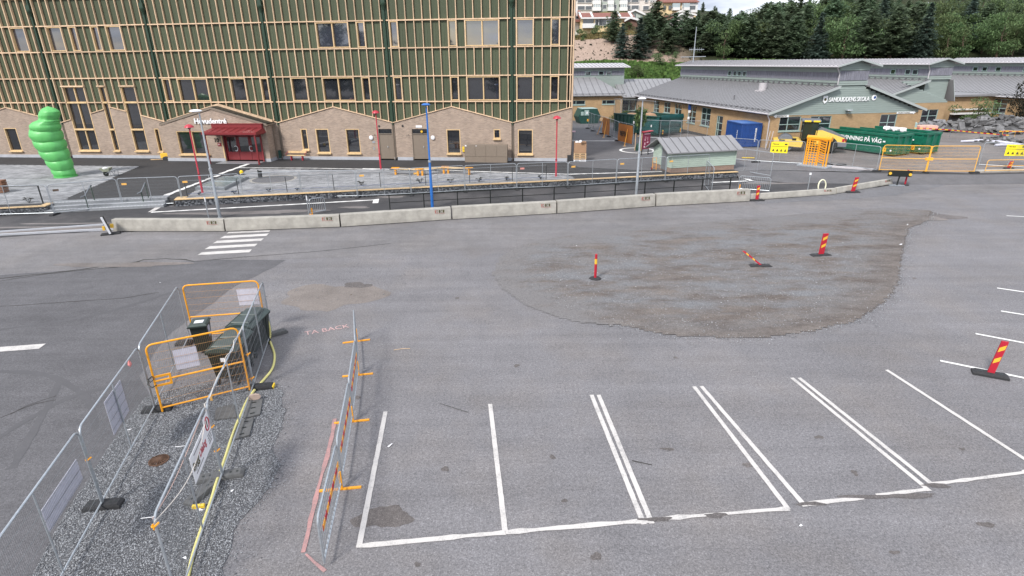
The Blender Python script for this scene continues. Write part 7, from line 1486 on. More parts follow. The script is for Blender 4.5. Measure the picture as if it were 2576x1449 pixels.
# two green roll-off containers
def rolloff(p, q_, depth, h, label, txt, tx, ts):
    an = ang(q_,p) ; L = hypot(p[0]-q_[0],p[1]-q_[1]); t = thing('rolloff_container', label, 'container', (*q_,YG), an, 'green roll-off containers'); D_ = depth
    mb = MB().box(0,L,0,.07,.2,h).box(0,L,D_-.07,D_,.2,h).box(0,.07,.07,D_-.07,.2,h-.15).box(L-.07,L,.07,D_-.07,.2,h).box(0,L,.0,D_,.14,.24); part('container_body', mb, M['rollgreen'], t)
    part('top_rail', MB().box(-.05,L+.06,-.09,.1,h-.05,h+.13).box(-.05,L+.06,D_-.1,D_+.09,h-.05,h+.13).box(L-.05,L+.09,0,D_,h-.05,h+.13), M['rollgreen'], t)
    part('side_rail', MB().box(0,L,-.06,0,h*.50,h*.56), M['rollgreen'], t)
    for k in range(5): x = L-.25 if k == 4 else L*k/4.3+.05; part('side_rib', MB().box(x,x+.14,-.07,0,.2,h), M['rollgreen'], t) if k in (0,4) else None
    for y in (.1,D_/2-.06,D_-.25): part('end_rib', MB().box(L,L+.12,y,y+.14,.15,h), M['rollgreen'], t)
    part('front_bevel', MB().vprism([(-.5,h-.1),(0,.6),(0,h-.1)],.1,D_-.1), M['rollgreen'], t); part('skid', MB().box(0,L,.3,.45,0,.15).box(0,L,D_-.45,D_-.3,0,.15), M['black'], t)
    part('reflector', MB().box(L-.95,L-.65,-.075,-.062,.35,.7), M['yelstripe'], t); part('reflector_mark', MB().vprism([(L-.9,.42),(L-.8,.42),(L-.7,.62),(L-.8,.62)],-.08,-.076), M['redstripe'], t); part('bolt_plate', MB().cyl((0,0,0),.08,0,.03,8), M['whiteplastic'], t, loc=(L-.2,-.08,.5)).rotation_euler=(pi/2,0,0)
    text('container_lettering', txt, ts, M['letterwhite'], t, (L-1.2,-.07,h*.60), (pi/2,0,0), .004, 'RIGHT', bold=.012, width=.92); part('small_print', MB().box(L-1.08,L-.86,-.075,-.062,h*.66,h*.73), M['letterwhite'], t); return t
r1a = G(C5(1130,580),UZ); r1b = G(C5(395,478),UZ); rolloff(r1a, r1b, 2.2, 1.72, 'nearer of two green roll-off containers, lettered along its side', 'ÅTERVINNING PÅ VÄG', 0, .52)
r2a = G(C5(1430,560),UZ); an_ = ang(r1b,r1a); r2b = (r2a[0]-6.2*cos(an_), r2a[1]-6.2*sin(an_)); rolloff(r2a, r2b, 2.2, 1.74, 'farther of two green roll-off containers with white plastic sheets on top', 'ÅTERVINNING PÅ VÄG', 0, .48)
t = thing('plastic_sheet', 'crumpled white plastic sheets lying on top of the farther green container', 'plastic sheet', (r2a[0]-1.9*cos(an_)-.3,r2a[1]-1.9*sin(an_)+1.0,YG+1.82), an_); part('sheet', cloth(-.9,1.2,-.02,.35,9,3,.18,y=0), M['whiteplastic'], t)
# beam across ground, gate, right signs
sb0, sb1 = G(C5(425,685),UZ), G(C5(930,722),UZ); t = thing('ground_beam', 'long pale timber beam lying on the ground between turnstile and yellow gate', 'beam', (*sb0,UZ), ang(sb0,sb1)); part('beam', MB().bbox(0,hypot(sb1[0]-sb0[0],sb1[1]-sb0[1]),-.1,.1,0,.14,.01), M['roofpale'], t)
fg0 = G(C5(470,668),UZ); fg1 = G(C5(965,735),UZ); fence(fg0, fg1, 'mesh fence panel in front of the lettered green container','mesh fence panels of the yard line', z=UZ); foot(fg0, .5, 'rubber foot right of the turnstile', UZ); foot(fg1, .3, 'rubber foot at the left post of the yellow gate', UZ); foot((fg0[0]+.9,fg0[1]-.2), -.2, 'loose rubber foot lying behind the ground beam', UZ)
M['gyel'] = mat('gate yellow', (.82,.42,.05), .45, var=.06, spec=.5)
ga_, gb_, gc_ = G(C5(985,735),UZ), G(C5(1480,750),UZ), G(C5(1985,752),UZ)
fence(ga_, gb_, 'left leaf of the orange yellow site gate, nearer the containers','orange yellow gate leaves', z=UZ, mt=M['gyel'], wire=M['gyel'], h=2.0, rail=1.05, yellow=True, name='gate_leaf', cat='gate'); fence(gb_, gc_, 'right leaf of the orange yellow site gate, nearer the frame edge','orange yellow gate leaves', z=UZ, mt=M['gyel'], wire=M['gyel'], h=2.0, rail=1.05, yellow=True, name='gate_leaf', cat='gate')
t = thing('gate_lock', 'orange yellow centre post and lock box between the two gate leaves', 'gate lock', (*gb_,UZ), 0); part('box', MB().box(-.25,.25,-.08,.08,.95,1.15), M['gyel'], t); part('bolt', MB().tube([(-.04,0,0),(-.02,0,2.0)], .045, 6), M['gyel'], t)
foot(gc_, .1, 'rubber foot under the right end of the yellow gate', UZ); foot(gb_, 1.6, 'rubber foot under the middle of the yellow gate', UZ, L=.4)
t = thing('gate_post', 'grey steel post at the right end of the yellow gate', 'post', (*gc_,UZ)); part('post', MB().tube([(0,0,0),(.02,0,2.05)], .035, 6), M['galvd'], t)
y0_, y1_ = G(C5(2095,748),UZ), G(C5(2620,740),UZ); cb_ = crowd_barrier(y0_, y1_, 'low orange yellow crowd barrier at the right frame edge','yellow crowd barriers', z=UZ, h=.95, mt=M['gyel'], n=2, feet=0); part('mid_rail', MB().tube([(0,0,.5),(hypot(y1_[0]-y0_[0],y1_[1]-y0_[1]),0,.5)],.018,6), M['gyel'], cb_)
cs0, cs1 = G(C5(2010,752),UZ-.1), G(C5(2700,738),UZ-.1); t = thing('concrete_slab', 'long flat pale concrete slab lying under the yellow crowd barrier', 'concrete slab', (*cs0,UZ-.12), ang(cs0,cs1)); part('slab', MB().bbox(0,hypot(cs1[0]-cs0[0],cs1[1]-cs0[1]),-.2,.35,0,.24,.02), M['concrete'], t)
sg0 = G(C5(2270,705),UZ); fence((sg0[0]-.9,sg0[1]+1.2), (sg0[0]+2.2,sg0[1]-.6), 'mesh fence panel behind the right yellow site sign','mesh fence panels of the yard line', z=UZ); ysign((sg0[0]-.5,sg0[1]+.6), (sg0[0]+2.4,sg0[1]-.2), .25, UZ+.95, 'yellow site sign with four warning symbols at the right frame edge')
# rubble heaps
def heap(name, label, c, rx, ry, h, n, s0, s1, mt, seed, cat='rubble heap'):
    r = random.Random(seed); t = thing(name, label, cat, (*c,YG)); base = MB(); nn = 24; base.add([(rx*cos(2*pi*k/nn)*q_, ry*sin(2*pi*k/nn)*q_, h*.75*(1-q_)**.8) for q_ in (1,.7,.4,.12) for k in range(nn)], [(j*nn+k,j*nn+(k+1)%nn,(j+1)*nn+(k+1)%nn,(j+1)*nn+k) for j in range(3) for k in range(nn)]+[tuple(range(3*nn,4*nn))]); part('heap_core', base, mt, t)
    for k in range(n):
        a = r.uniform(0,2*pi); q_ = r.uniform(0,1)**.6; s_ = r.uniform(s0,s1); Mx = Matrix.Translation((rx*q_*cos(a), ry*q_*sin(a), h*(1-q_)**.8*.8+s_*.25)) @ Matrix.Rotation(r.uniform(-.8,.8),4,'X') @ Matrix.Rotation(r.uniform(0,6),4,'Z') @ Matrix.Rotation(r.uniform(-.7,.7),4,'Y')
        part('slab_piece', MB().xbox(Mx, s_*1.6, s_*1.1, s_*.42), mt, t)
    return t
heap('rubble_heap', 'large heap of broken asphalt slabs behind the striped tape', (57.8,70), 7.5, 4.0, 1.9, 290, .22, .62, M['rubble'], 4)
heap('rubble_heap', 'low spread of grey slabs left of the large rubble heap', (51.5,72), 3.6, 2.2, .9, 90, .25, .6, mat('grey slabs',(.20,.20,.21),.85,var=.2,objvar=.2), 5)
heap('gravel_heap', 'low grey gravel heap with white sheeting before the tape', (49.5,59.5), 2.6, 1.4, .8, 60, .12, .3, M['rubble'], 6, 'gravel heap')
t = thing('plastic_sheet', 'long strip of white sheeting round the small gravel heap', 'plastic sheet', (46.2,60.2,YG), -.5); part('sheet', MB().tube([(0,0,.08),(1.6,.3,.2),(3.2,-.4,.22),(5.0,-.6,.1)], [.08,.15,.14,.06], 7).smooth(), M['signgrey'], t)
t = thing('plastic_sheet', 'white sheeting bundle at the right end of the small gravel heap', 'plastic sheet', (47.2,57.0,YG), -.1); part('sheet', MB().tube([(0,0,.1),(1.2,.1,.18),(2.4,0,.1)], [.1,.18,.08], 7).smooth(), M['signgrey'], t)
t = thing('net_roll', 'green and brown net piled at the right end of the tape', 'netting', (50.2,56.4,YG), -.6); part('netting', MB().tube([(0,0,.3),(1.5,0,.5),(3.0,-.4,.4),(4.6,-1.2,.3)], [.25,.5,.45,.2], 8), mat('netting',(.10,.24,.12),.8,var=.6,scale=6), t); part('straps', MB().tube([(.3,-.4,.6),(1.8,-.5,.9),(3.4,-.9,.6)], .08, 5), M['rollyel'], t)
t = thing('mixer', 'small machine with bright lime top and pink crate behind the right school corner', 'machine', (44.3,68.5,YG), 0); part('body', MB().bbox(-.2,2.6,-.2,1.3,.2,1.2,.1), M['mintframe'], t); part('lime_cover', MB().lathe([(.1,0),(.34,.1),(.34,2.3),(.1,2.4)],10), mat('lime cover',(.50,.80,.18),.5), t, loc=(-.1,.4,1.35)).rotation_euler=(0,pi/2,0); part('pink_crate', MB().bbox(2.9,5.0,-.3,.9,.4,.8,.02), mat('pink crate',(.70,.40,.32),.7), t)
def tape(pts, label, h=.10):
    t = thing('barrier_tape', label, 'barrier tape', (*pts[0],YG), 0, 'striped barrier tapes'); k = 0
    for a, b in zip(pts[:-1], pts[1:]):
        L = hypot(b[0]-a[0],b[1]-a[1]); n = max(2,int(L/.28))
        for i in range(n):
            p = (a[0]+(b[0]-a[0])*i/n-pts[0][0], a[1]+(b[1]-a[1])*i/n-pts[0][1]); q_ = (a[0]+(b[0]-a[0])*(i+1)/n-pts[0][0], a[1]+(b[1]-a[1])*(i+1)/n-pts[0][1]); part('tape_stripe', MB().beam((*p,.75),(*q_,.75),.015,h), M['redstripe'] if k%2 else M['yelstripe'], t); k += 1
    for a in pts: part('tape_post', MB().tube([(a[0]-pts[0][0],a[1]-pts[0][1],0),(a[0]-pts[0][0],a[1]-pts[0][1],.95)], .025, 5), M['galvd'], t)
tape([(43.8,67.2),(46.5,66.2),(48.0,64.3),(49.0,61.5),(50.2,59.2)], 'red and yellow striped tape running from the school corner to the netting'); tape([(52.0,62.8),(55.0,62.2),(58.8,61.5)], 'red and yellow striped tape before the large rubble heap'); 
crowd_barrier((50.6,60.6),(52.2,59.4),'small yellow crowd barrier by the large rubble heap','yellow crowd barriers by the heap',z=UZ,mt=M['gyel'],n=2,feet=0); crowd_barrier((53.0,59.6),(55.8,58.0),'longer yellow crowd barrier by the netting','yellow crowd barriers by the heap',z=UZ,mt=M['gyel'],n=2,feet=0)
# trees before school C
g = (60.0,74.5); tree('dark', 64.2, 73.0, UZ, .82, 'dark purple leaved tree before the right school block', 'ornamental trees by the school', wide=1.1); tree('broad', 58.4, 74.5, UZ, .46, 'small green leaning bush tree left of the dark leaved tree', 'ornamental trees by the school', wide=1.5)
# leaning plank, trestle
t = thing('a_frame', 'pale wooden ladder leaning at the corner of the lettered school block', 'ladder', (24.6,56.4,YG)); part('stile', MB().tube([(0,0,0),(.35,.3,1.7)],.03,5), M['roofpale'], t); part('stile', MB().tube([(.25,-.1,0),(.6,.2,1.7)],.03,5), M['roofpale'], t)
t = thing('yellow_plank', 'short yellow plank lying on the yard gravel right of the shed', 'plank', (20.3,51.0,UZ+.02)); part('plank', MB().beam((0,0,.08),(1.0,-.2,.08),.15,.06), M['yellow'], t)

# marker posts at the road
def marker(p, q_, label, rz=0.0, lean=(0,0), wide=.20, double=True, base=.95, grp='red and yellow marker boards', z=0.0, h=None):
    g = G(p,z); h = h or HT(p,q_,z); t = thing('marker_board', label, 'marker post', (*g,z), rz, grp)
    part('rubber_base', MB().add([(x*base/2*s_,y*.15*s_,zz) for zz,s_ in ((0,1),(.06,1),(.11,.8)) for x,y in ((-1,-1),(1,-1),(1,1),(-1,1))], [(0,3,2,1),(0,1,5,4),(1,2,6,5),(2,3,7,6),(3,0,4,7),(4,5,9,8),(5,6,10,9),(6,7,11,10),(7,4,8,11),(8,9,10,11)]), M['rubber'], t)
    part('base_hole', MB().box(-.32*base/.95,-.22*base/.95,-.05,.05,.108,.113).box(.2*base/.95,.32*base/.95,-.05,.05,.108,.113), M['black'], t)
    b = bpy.data.objects.new('blade_root', None); w = wide/2; lx, ly = lean
    def X(x, zz, y=0): k = zz/h; return (x+lx*k, y+ly*k, .1+(zz)*(h-.1)/h*sqrt(max(.2,1-(lx/h)**2-(ly/h)**2)))
    bm = MB(); 
    body = [X(-w,0,-.03),X(w,0,-.03),X(w,h,-.03),X(-w,h,-.03),X(-w,0,.03),X(w,0,.03),X(w,h,.03),X(-w,h,.03)]
    part('blade', MB().add(body, [(0,1,2,3),(5,4,7,6),(0,3,7,4),(1,5,6,2),(3,2,6,7)]), M['redstripe'], t)
    for k in range(2):
        z0 = h*(.30+k*.36); part('yellow_stripe', MB().add([X(-w*.82,z0,-.033),X(w*.82,z0+.1*h,-.033),X(w*.82,z0+.24*h,-.033),X(-w*.82,z0+.14*h,-.033)], [(0,1,2,3)]).add([X(-w*.82,z0,.033),X(w*.82,z0+.1*h,.033),X(w*.82,z0+.24*h,.033),X(-w*.82,z0+.14*h,.033)], [(3,2,1,0)]), M['yelstripe'], t)
    return t
marker(C5(715,955),C5(770,795),'red and yellow marker board in front of the joint of the two low barriers',.1,(.12,0),.26); marker(C4(2110,1040),C4(2120,880),'red and yellow marker board where the high concrete barriers end',0,(0,0),.18)
marker(N4(2195,235),N4(2220,35),'upright red and yellow marker board at the right of the gravel island',.12,(.05,0),.24); marker(N4(1665,330),N4(1560,175),'strongly tilted red marker board seen edge on, in the middle of the gravel island',.0,(-.80,.1),.11,h=1.05)
marker(N5(1345,1190),N5(1440,715),'large red and yellow marker board on the parking line near the right frame edge',radians(-28),(.10,.05),.16,h=1.1,base=.85)
def round_marker(p, q_, label, z=0.0):
    g = G(p,z); h = HT(p,q_,z); t = thing('round_marker', label, 'marker post', (*g,z), 0, 'round marker posts'); part('rubber_base', MB().lathe([(.27,0),(.27,.05),(.2,.09),(.08,.1)],8), M['rubber'], t); part('tube', MB().cyl((0,0,0),.055,.09,h*.62,12), M['redstripe'], t); part('reflective_band', MB().cyl((0,0,0),.056,h*.62,h*.82,12), M['yelstripe'], t); part('tube_top', MB().cyl((0,0,0),.05,h*.82,h,12), M['redstripe'], t)
round_marker(N4(215,440),N4(222,218),'round red post with yellow band at the left of the gravel island'); round_marker(C5(1262,878),C5(1285,715),'round red post standing just behind the black arrow board')
marker(C5(2345,705),C5(2375,625),'red and yellow marker board behind the yellow crowd barrier at the right edge',.1,(.15,0),.28,base=.7,z=UZ)
# black board with yellow lamps
p = C5(1175,885); t = thing('arrow_board', 'black horizontal board with yellow end lamps on a grey foot beyond the low barriers', 'sign', (*G(p),0), radians(-14)); part('post', MB().tube([(0,0,0),(.06,0,.75)], .05, 6), M['black'], t); part('board', MB().box(-.72,.78,-.06,.0,.68,1.12), M['black'], t); part('lamp', MB().cyl((0,0,0),.1,0,.05,12), M['yelstripe'], t, loc=(-.6,-.06,.9)).rotation_euler=(pi/2,0,0); part('lamp', MB().cyl((0,0,0),.1,0,.05,12), M['yelstripe'], t, loc=(.68,-.06,.85)).rotation_euler=(pi/2,0,0); part('foot', MB().bbox(-.5,.5,-.15,.15,0,.08,.02), M['galvd'], t)
p = C1(1160,1390); h = HT(p,C1(1105,1200)); t = thing('arrow_board', 'black board with white edge leaning at the left end of the barriers', 'sign', (*G(p),0), radians(25)); part('foot', MB().bbox(-.45,.45,-.18,.18,0,.09,.03), M['rubber'], t); part('board', MB().add([(-.02,-.25,.1),(.02,-.25,.1),(.02,.3,.1),(-.02,.3,.1),(-.20,-.3,h),(-.16,-.3,h),(-.16,.2,h),(-.2,.2,h)],[(0,3,2,1),(4,5,6,7),(0,1,5,4),(1,2,6,5),(2,3,7,6),(3,0,4,7)]), M['black'], t); part('white_edge', MB().beam((.02,-.26,.1),(-.17,-.31,h+.02),.06,.10), M['whiteplastic'], t); part('lamp', MB().box(-.28,-.16,-.2,-.05,.3,.5).box(.06,.2,-.05,.15,.35,.55), M['yelstripe'], t)
# pale hose loop behind the low barrier
hl = [(.55*cos(a)*.5-.3, .05*sin(a), .35+.42*sin(a)) for a in np.linspace(0,2*pi,20)][:-1]; t = thing('hose_loop', 'pale hose loop standing up behind the low pale barrier', 'hose', (*G(C5(430,935)),0), .1); part('hose', MB().tube(hl, .045, 8, closed=True).smooth(), mat('cream hose',(.72,.70,.52),.6), t)
# ================================================================ FOREGROUND ENCLOSURE, BINS, BARRIERS
J1 = np.array(G((262,1276))); J2 = np.array(G((392,1034))); dv = J2-J1; J0 = J1-dv; J3 = np.array((-10.75,17.25)); Jm = J0-dv
FHf = 1.92
def _unused(a, b, s0, s1, z0, z1, label, off=-.035, mt=None, name='hoarding_sheet', cat='sign', grp='pale ribbed signs on the near fence'):
    L = hypot(b[0]-a[0], b[1]-a[1]); t = thing(name, label, cat, (*a,0), ang(a,b), grp); part('sheet', MB().box(L*s0,L*s1,off-.006,off,z0,z1), mt or M['signgrey'], t); return t
lf = ['near left fence panel, cut by the lower left frame edge','near left fence panel in the middle of the run, with a pale sign','left fence panel beside the two bin enclosure gates']
pl_ = [(J0,J1),(J1,J2),(J2,J3)]
for (a,b),lab in zip(pl_, ['grey mesh fence panel cut by the left frame edge, carrying the lower pale sign','grey mesh fence panel carrying the upper pale sign, left of the gravel bed','grey mesh fence panel closing the left side of the bin enclosure']): fence(tuple(a), tuple(b), lab, 'mesh fence panels left of the gravel bed', h=FHf)
fence(tuple(Jm), tuple(J0), 'grey mesh fence panel below the lower left corner of the photo, mostly out of view','mesh fence panels left of the gravel bed', h=FHf)
def onfence(a, b, p):
    """where the sight line to a picture point meets the fence from a to b: distance along it and height"""
    P_ = Plane(a, ang(a,b)); return P_.hit(p)
def fence_sign(a, b, p0, p1, label, mt=None, name='pale_sign', off=-.03, wid=None, grp='pale signs on the near fences'):
    (u0,za),(u1,zb) = onfence(a,b,p0), onfence(a,b,p1); return a, b, min(u0,u1), max(u0,u1), min(za,zb), max(za,zb)
def mksign(a, b, u0, u1, z0, z1, label, mt=None, grp=None, off=.03):
    t = thing('pale_sign', label, 'sign', (*a,0), ang(a,b), grp or 'pale ribbed signs on the near fences'); part('sheet', MB().box(u0,u1,off-.004,off+.004,z0,z1), mt or M['signgrey'], t)
    return t
mksign(tuple(J0), tuple(J1), 1.93, 3.36, .98, 1.46, 'lower left pale ribbed sign seen from behind through the mesh'); mksign(tuple(J1), tuple(J2), 1.32, 2.32, .88, 1.72, 'upper left pale ribbed sign seen from behind through the mesh')
foot(tuple(J1), radians(8), 'large rubber fence foot at the left fence joint in the gravel'); foot(tuple(J2+np.array([.05,0])), radians(12), 'rubber fence foot below the hinge side of the near orange gate')
foot(G(K1(1370,855)), radians(8), 'rubber fence foot beside the small bin inside the enclosure', L=.5)
def clip(p, z, label): 
    t = thing('fence_clip', label, 'fence clip', (p[0],p[1],z), 0, 'orange fence clips'); part('clamp', MB().tube([(-.06,.02,-.02),(-.02,-.03,.0),(.03,-.03,.02),(.07,.02,.05)], .017, 5).tube([(.0,-.03,-.05),(.0,-.03,.06)], .014, 5), M['orange'], t)
clip(J1, 1.2, 'orange clip on the left fence joint')
# right hand fence of the enclosure
Rr = [np.array((-8.12,17.5)), np.array(G((640,978))), np.array(G((562,1205)))]; dr_ = Rr[2]-Rr[1]; Rr.append(np.array(G((452,1530))));
labs = ['far grey mesh fence panel on the right side of the bin enclosure','grey mesh fence panel right of the near orange gate, with rope along its top','nearest grey mesh fence panel right of the gravel bed, with rope along its top']
Q0 = np.array(G(R1(0,0))) 
for i in range(3): fence(tuple(Rr[i]), tuple(Rr[i+1]), labs[i], 'mesh fence panels right of the gravel bed', h=FHf)
cap = np.array(G((700,845))); t = thing('end_post', 'grey end post and brace at the far corner of the bin enclosure', 'post', (*Rr[0],0)); part('post', MB().tube([(0,0,0),(0,0,FHf)], .022, 7), M['galvd'], t)
foot(tuple(Rr[0]+np.array([.12,.02])), radians(38), 'rubber fence foot under the hose loop at the far corner', L=.75, mt=M['rubbergrey']); foot(tuple(Rr[1]+np.array([.18,.0])), radians(8), 'rubber fence foot with yellow end at the right gate post', yellow=True)
foot(tuple(Rr[2]+np.array([-.05,.02])), radians(15), 'dusty rubber fence foot pointing right in the gravel bed', L=.95, mt=M['rubbergrey']); foot(tuple(np.array(G(N6(345,870)))), radians(72), 'dusty rubber fence foot with yellow end, pointing towards the viewer', L=.75, yellow=False, mt=M['rubbergrey'])
t = thing('reflector_block', 'yellow end cap on the rubber foot in the gravel bed', 'end cap', (*G(N6(318,965)),0), radians(8)); part('cap', MB().bbox(-.12,.12,-.03,.03,0,.1,.01), M['yellow'], t)
clip(Rr[1]+np.array([.02,-.02]), 1.1, 'orange clip high on the right gate post'); clip(Rr[1]+np.array([.0,-.03]), .35, 'orange clip low on the right gate post'); clip(Rr[2], 1.35, 'orange clip high on the joint beside the lettered sign'); clip(Rr[2], .75, 'orange clip low on the joint beside the lettered sign'); clip(Rr[3], 1.78, 'orange clip tying two posts at the lower frame edge')
# mats lying right of hose
def flatmat(pts, label, z=.03, holes=3, mt=None):
    P_ = [np.array(G(N6(*q_))) for q_ in pts]; c = np.mean(P_,0); t = thing('rubber_mat', label, 'rubber mat', (*c,z), 0, 'rubber mats beside the hose'); part('mat', MB().prism([tuple(q_-c) for q_ in P_], 0, .035), mt or M['rubbergrey'], t)
    for k in range(holes): f = (k+.5)/holes; a = P_[0]*(1-f)+P_[3]*f; b = P_[1]*(1-f)+P_[2]*f; q0 = a*.65+b*.35-c; q1 = a*.35+b*.65-c; part('slot', MB().beam((*q0,.033),(*q1,.033),.05,.012), M['black'], t)
flatmat([(655,215),(775,195),(755,305),(640,335)], 'upper ridged rubber mat lying right of the yellow hose'); flatmat([(618,345),(712,332),(680,455),(555,490)], 'lower ridged rubber mat lying right of the yellow hose', .032); flatmat([(440,262),(570,235),(590,325),(432,345)], 'flat worn rubber sheet in the gravel below the orange gate', .03, 0, mat('worn rubber sheet',(.10,.095,.09),.9,var=.3,scale=8))
t = thing('flat_stone', 'pinkish flat stone standing on the upper rubber mat', 'stone', (*G(N6(720,200)),.06), .2); part('stone', MB().vprism([(.16*cos(a),.09*sin(a)+.08) for a in np.linspace(0,2*pi,11)[:-1]],-.03,.03), mat('pink stone',(.42,.32,.27),.8), t)
# lettered sign on the near right fence (mirrored run: the lettering faces the car park)
a, b = Rr[2], Rr[3]; an = ang(b, a); L = hypot(*(b-a))
t = thing('lettered_sign', 'white company sign lettered ByggDialog on the near right fence', 'sign', (*b,0), an, None)
part('sheet', MB().box(L-1.56,L-.5,-.045,-.037,1.14,1.72), M['whiteplastic'], t)
text('sign_lettering','Bygg',.235,M['darkprint'],t,(L-1.50,-.047,1.36),ext=.001,bold=.006,width=.9); text('sign_lettering','Dialog',.235,M['redlamp'],t,(L-1.06,-.047,1.36),ext=.001,bold=.006,width=.78)
part('small_print', MB().box(L-1.35,L-.8,-.048,-.046,1.62,1.64).box(L-1.4,L-.9,-.048,-.046,1.24,1.26), M['rubbergrey'], t)
t = thing('rules_sign', 'small white rules sign with red prohibition ring beside the lettered sign', 'sign', (*b,0), an); part('sheet', MB().box(L-.5,L-.16,-.047,-.04,1.14,1.86), M['whiteplastic'], t)
rg = MB(); rg.tube([(L-.33+.12*cos(q_),-.05,1.66+.14*sin(q_)) for q_ in np.linspace(0,2*pi,20)[:-1]], .014, 4, closed=True); part('red_ring', rg, M['redstripe'], t); part('figure_print', MB().box(L-.35,L-.31,-.051,-.048,1.58,1.74), M['darkprint'], t); part('text_print', MB().box(L-.45,L-.21,-.051,-.048,1.42,1.44).box(L-.45,L-.21,-.051,-.048,1.36,1.38).box(L-.45,L-.21,-.051,-.048,1.30,1.32).box(L-.45,L-.24,-.051,-.048,1.24,1.26), M['rubbergrey'], t)
# ropes along the right fence
rp1 = []; 
for q_ in np.linspace(0,1,26): p = Rr[1]*(1-q_)+Rr[2]*q_; rp1.append((p[0]+.03*sin(q_*23), p[1], FHf+.02+.03*sin(q_*31)))
for q_ in np.linspace(0.04,1,26): p = Rr[2]*(1-q_)+Rr[3]*q_; rp1.append((p[0]+.10*sin(pi*q_)+.02, p[1], FHf-.28*sin(pi*q_)-.05))
t = thing('rope', 'thin white rope tied along the top of the right near fence', 'rope', (0,0,0)); part('strand', MB().tube(rp1, .009, 5).smooth(), M['rope'], t)
rp2 = [tuple((*(Rr[2]*(1-q_)+Rr[3]*q_)+np.array([-.18*sin(pi*q_),0]), FHf-.42*sin(pi*q_))) for q_ in np.linspace(.05,1.0,20)]; t = thing('rope', 'pinkish cord sagging outside the nearest right fence panel', 'rope', (0,0,0)); part('strand', MB().tube(rp2, .008, 5).smooth(), mat('pink cord',(.55,.38,.33),.8), t)
t = thing('cable_ties', 'loose white cable tie ends sticking out from the right fence rail', 'cable tie', (0,0,0)); mb = MB()
for q_, w in ((.42,.22),(.98,.2)): p = Rr[2]*(1-q_)+Rr[3]*q_; mb.tube([(p[0],p[1],FHf-.02),(p[0]-w,p[1]-.02,FHf-.03)], .005, 4)
part('tie', mb, M['whiteplastic'], t)
# orange gates of the bin enclosure
def orange_gate(a, b, label, h, rail, latch, sgn):
    t = fence(a, b, label, 'orange gates of the bin enclosure', mt=M['orange'], wire=M['orwire'], h=h, rail=rail, yellow=True, name='site_gate', cat='gate'); L = round(hypot(b[0]-a[0],b[1]-a[1]),1)
    if latch: x = .06; part('latch_frame', MB().box(x,x+.36,-.02,.02,rail-.16,rail-.11).box(x,x+.36,-.02,.02,rail+.1,rail+.15).box(x+.31,x+.36,-.02,.02,rail-.11,rail+.1), M['orange'], t)
    sh = part('ribbed_sheet', MB().box(sgn[0],sgn[1],.02,.026,sgn[2],sgn[3]), M['signgrey'], t, label='pale lilac grey sheet tied to the mesh')
    return t
M['orwire'] = mat('orange brown wire', (.45,.24,.09), .6, var=.1)
orange_gate((-9.24,12.88), (-7.33,13.94), 'near orange framed gate with latch box in front of the bins', 1.98, .95, True, (.58,1.12,1.12,1.68))
orange_gate((-10.62,17.22), (-8.3,17.62), 'far orange framed gate behind the bins', 1.93, .82, False, (1.65,2.3,1.1,1.68))
t = thing('chain', 'dark chain wrapped round the latch of the near orange gate', 'chain', (-9.26,12.86,.0)); part('links', MB().tube([(-.05,-.05,1.08),(.02,-.09,1.0),(.1,-.05,1.05),(.04,.02,1.12),(-.08,.03,1.02),(-.1,-.04,.9),(.03,-.08,.84),(.12,-.02,.88)], .014, 5), M['black'], t)
t = thing('red_tape_knot', 'red and white tape knot tied near the top of the left fence', 'tape', (-9.50,12.6,0)); part('knot', MB().lathe([(.01,1.55),(.05,1.62),(.03,1.7),(.01,1.78)],6).tube([(0,0,1.68),(.04,-.03,1.8)],.012,4), mat('red white tape',(.75,.25,.24),.6,var=.3,scale=30), t)
t = thing('leaf_tag', 'small orange brown tag hanging on the lower rail of the near orange gate', 'tag', (-8.1,13.3,.0)); part('tag_plate', MB().box(-.03,.03,-.02,.0,.12,.3), M['tagorange'], t)
# bins
bn0 = np.array((-9.98,16.08)); t = thing('wheelie_bin', 'small dark green wheeled bin with white label on its lid, left inside the enclosure', 'wheeled bin', (*bn0,0), radians(14))
part('bin_body', MB().add([(.05,.06,.1),(.43,.06,.1),(.43,.42,.1),(.05,.42,.1),(.0,.0,.98),(.48,.0,.98),(.48,.52,.98),(.0,.52,.98)],[(0,3,2,1),(0,1,5,4),(1,2,6,5),(2,3,7,6),(3,0,4,7),(4,5,6,7)]), M['bingreen'], t)
part('bin_lid', MB().bbox(-.03,.51,-.05,.56,.985,1.06,.05), M['binlid'], t); part('lid_label', MB().box(.12,.38,.1,.32,1.061,1.064), M['whiteplastic'], t); part('side_label', MB().box(.475,.482,.12,.34,.55,.9), M['signgrey'], t); part('front_grip', MB().box(-.04,.52,-.09,-.05,.97,1.0), M['bingreen'], t)
for x in (.03,.41): part('wheel', MB().lathe([(.02,-.02),(.1,-.025),(.1,.025),(.02,.02)],14), M['black'], t, loc=(x+.02,.5,.1)).rotation_euler=(0,pi/2,0)
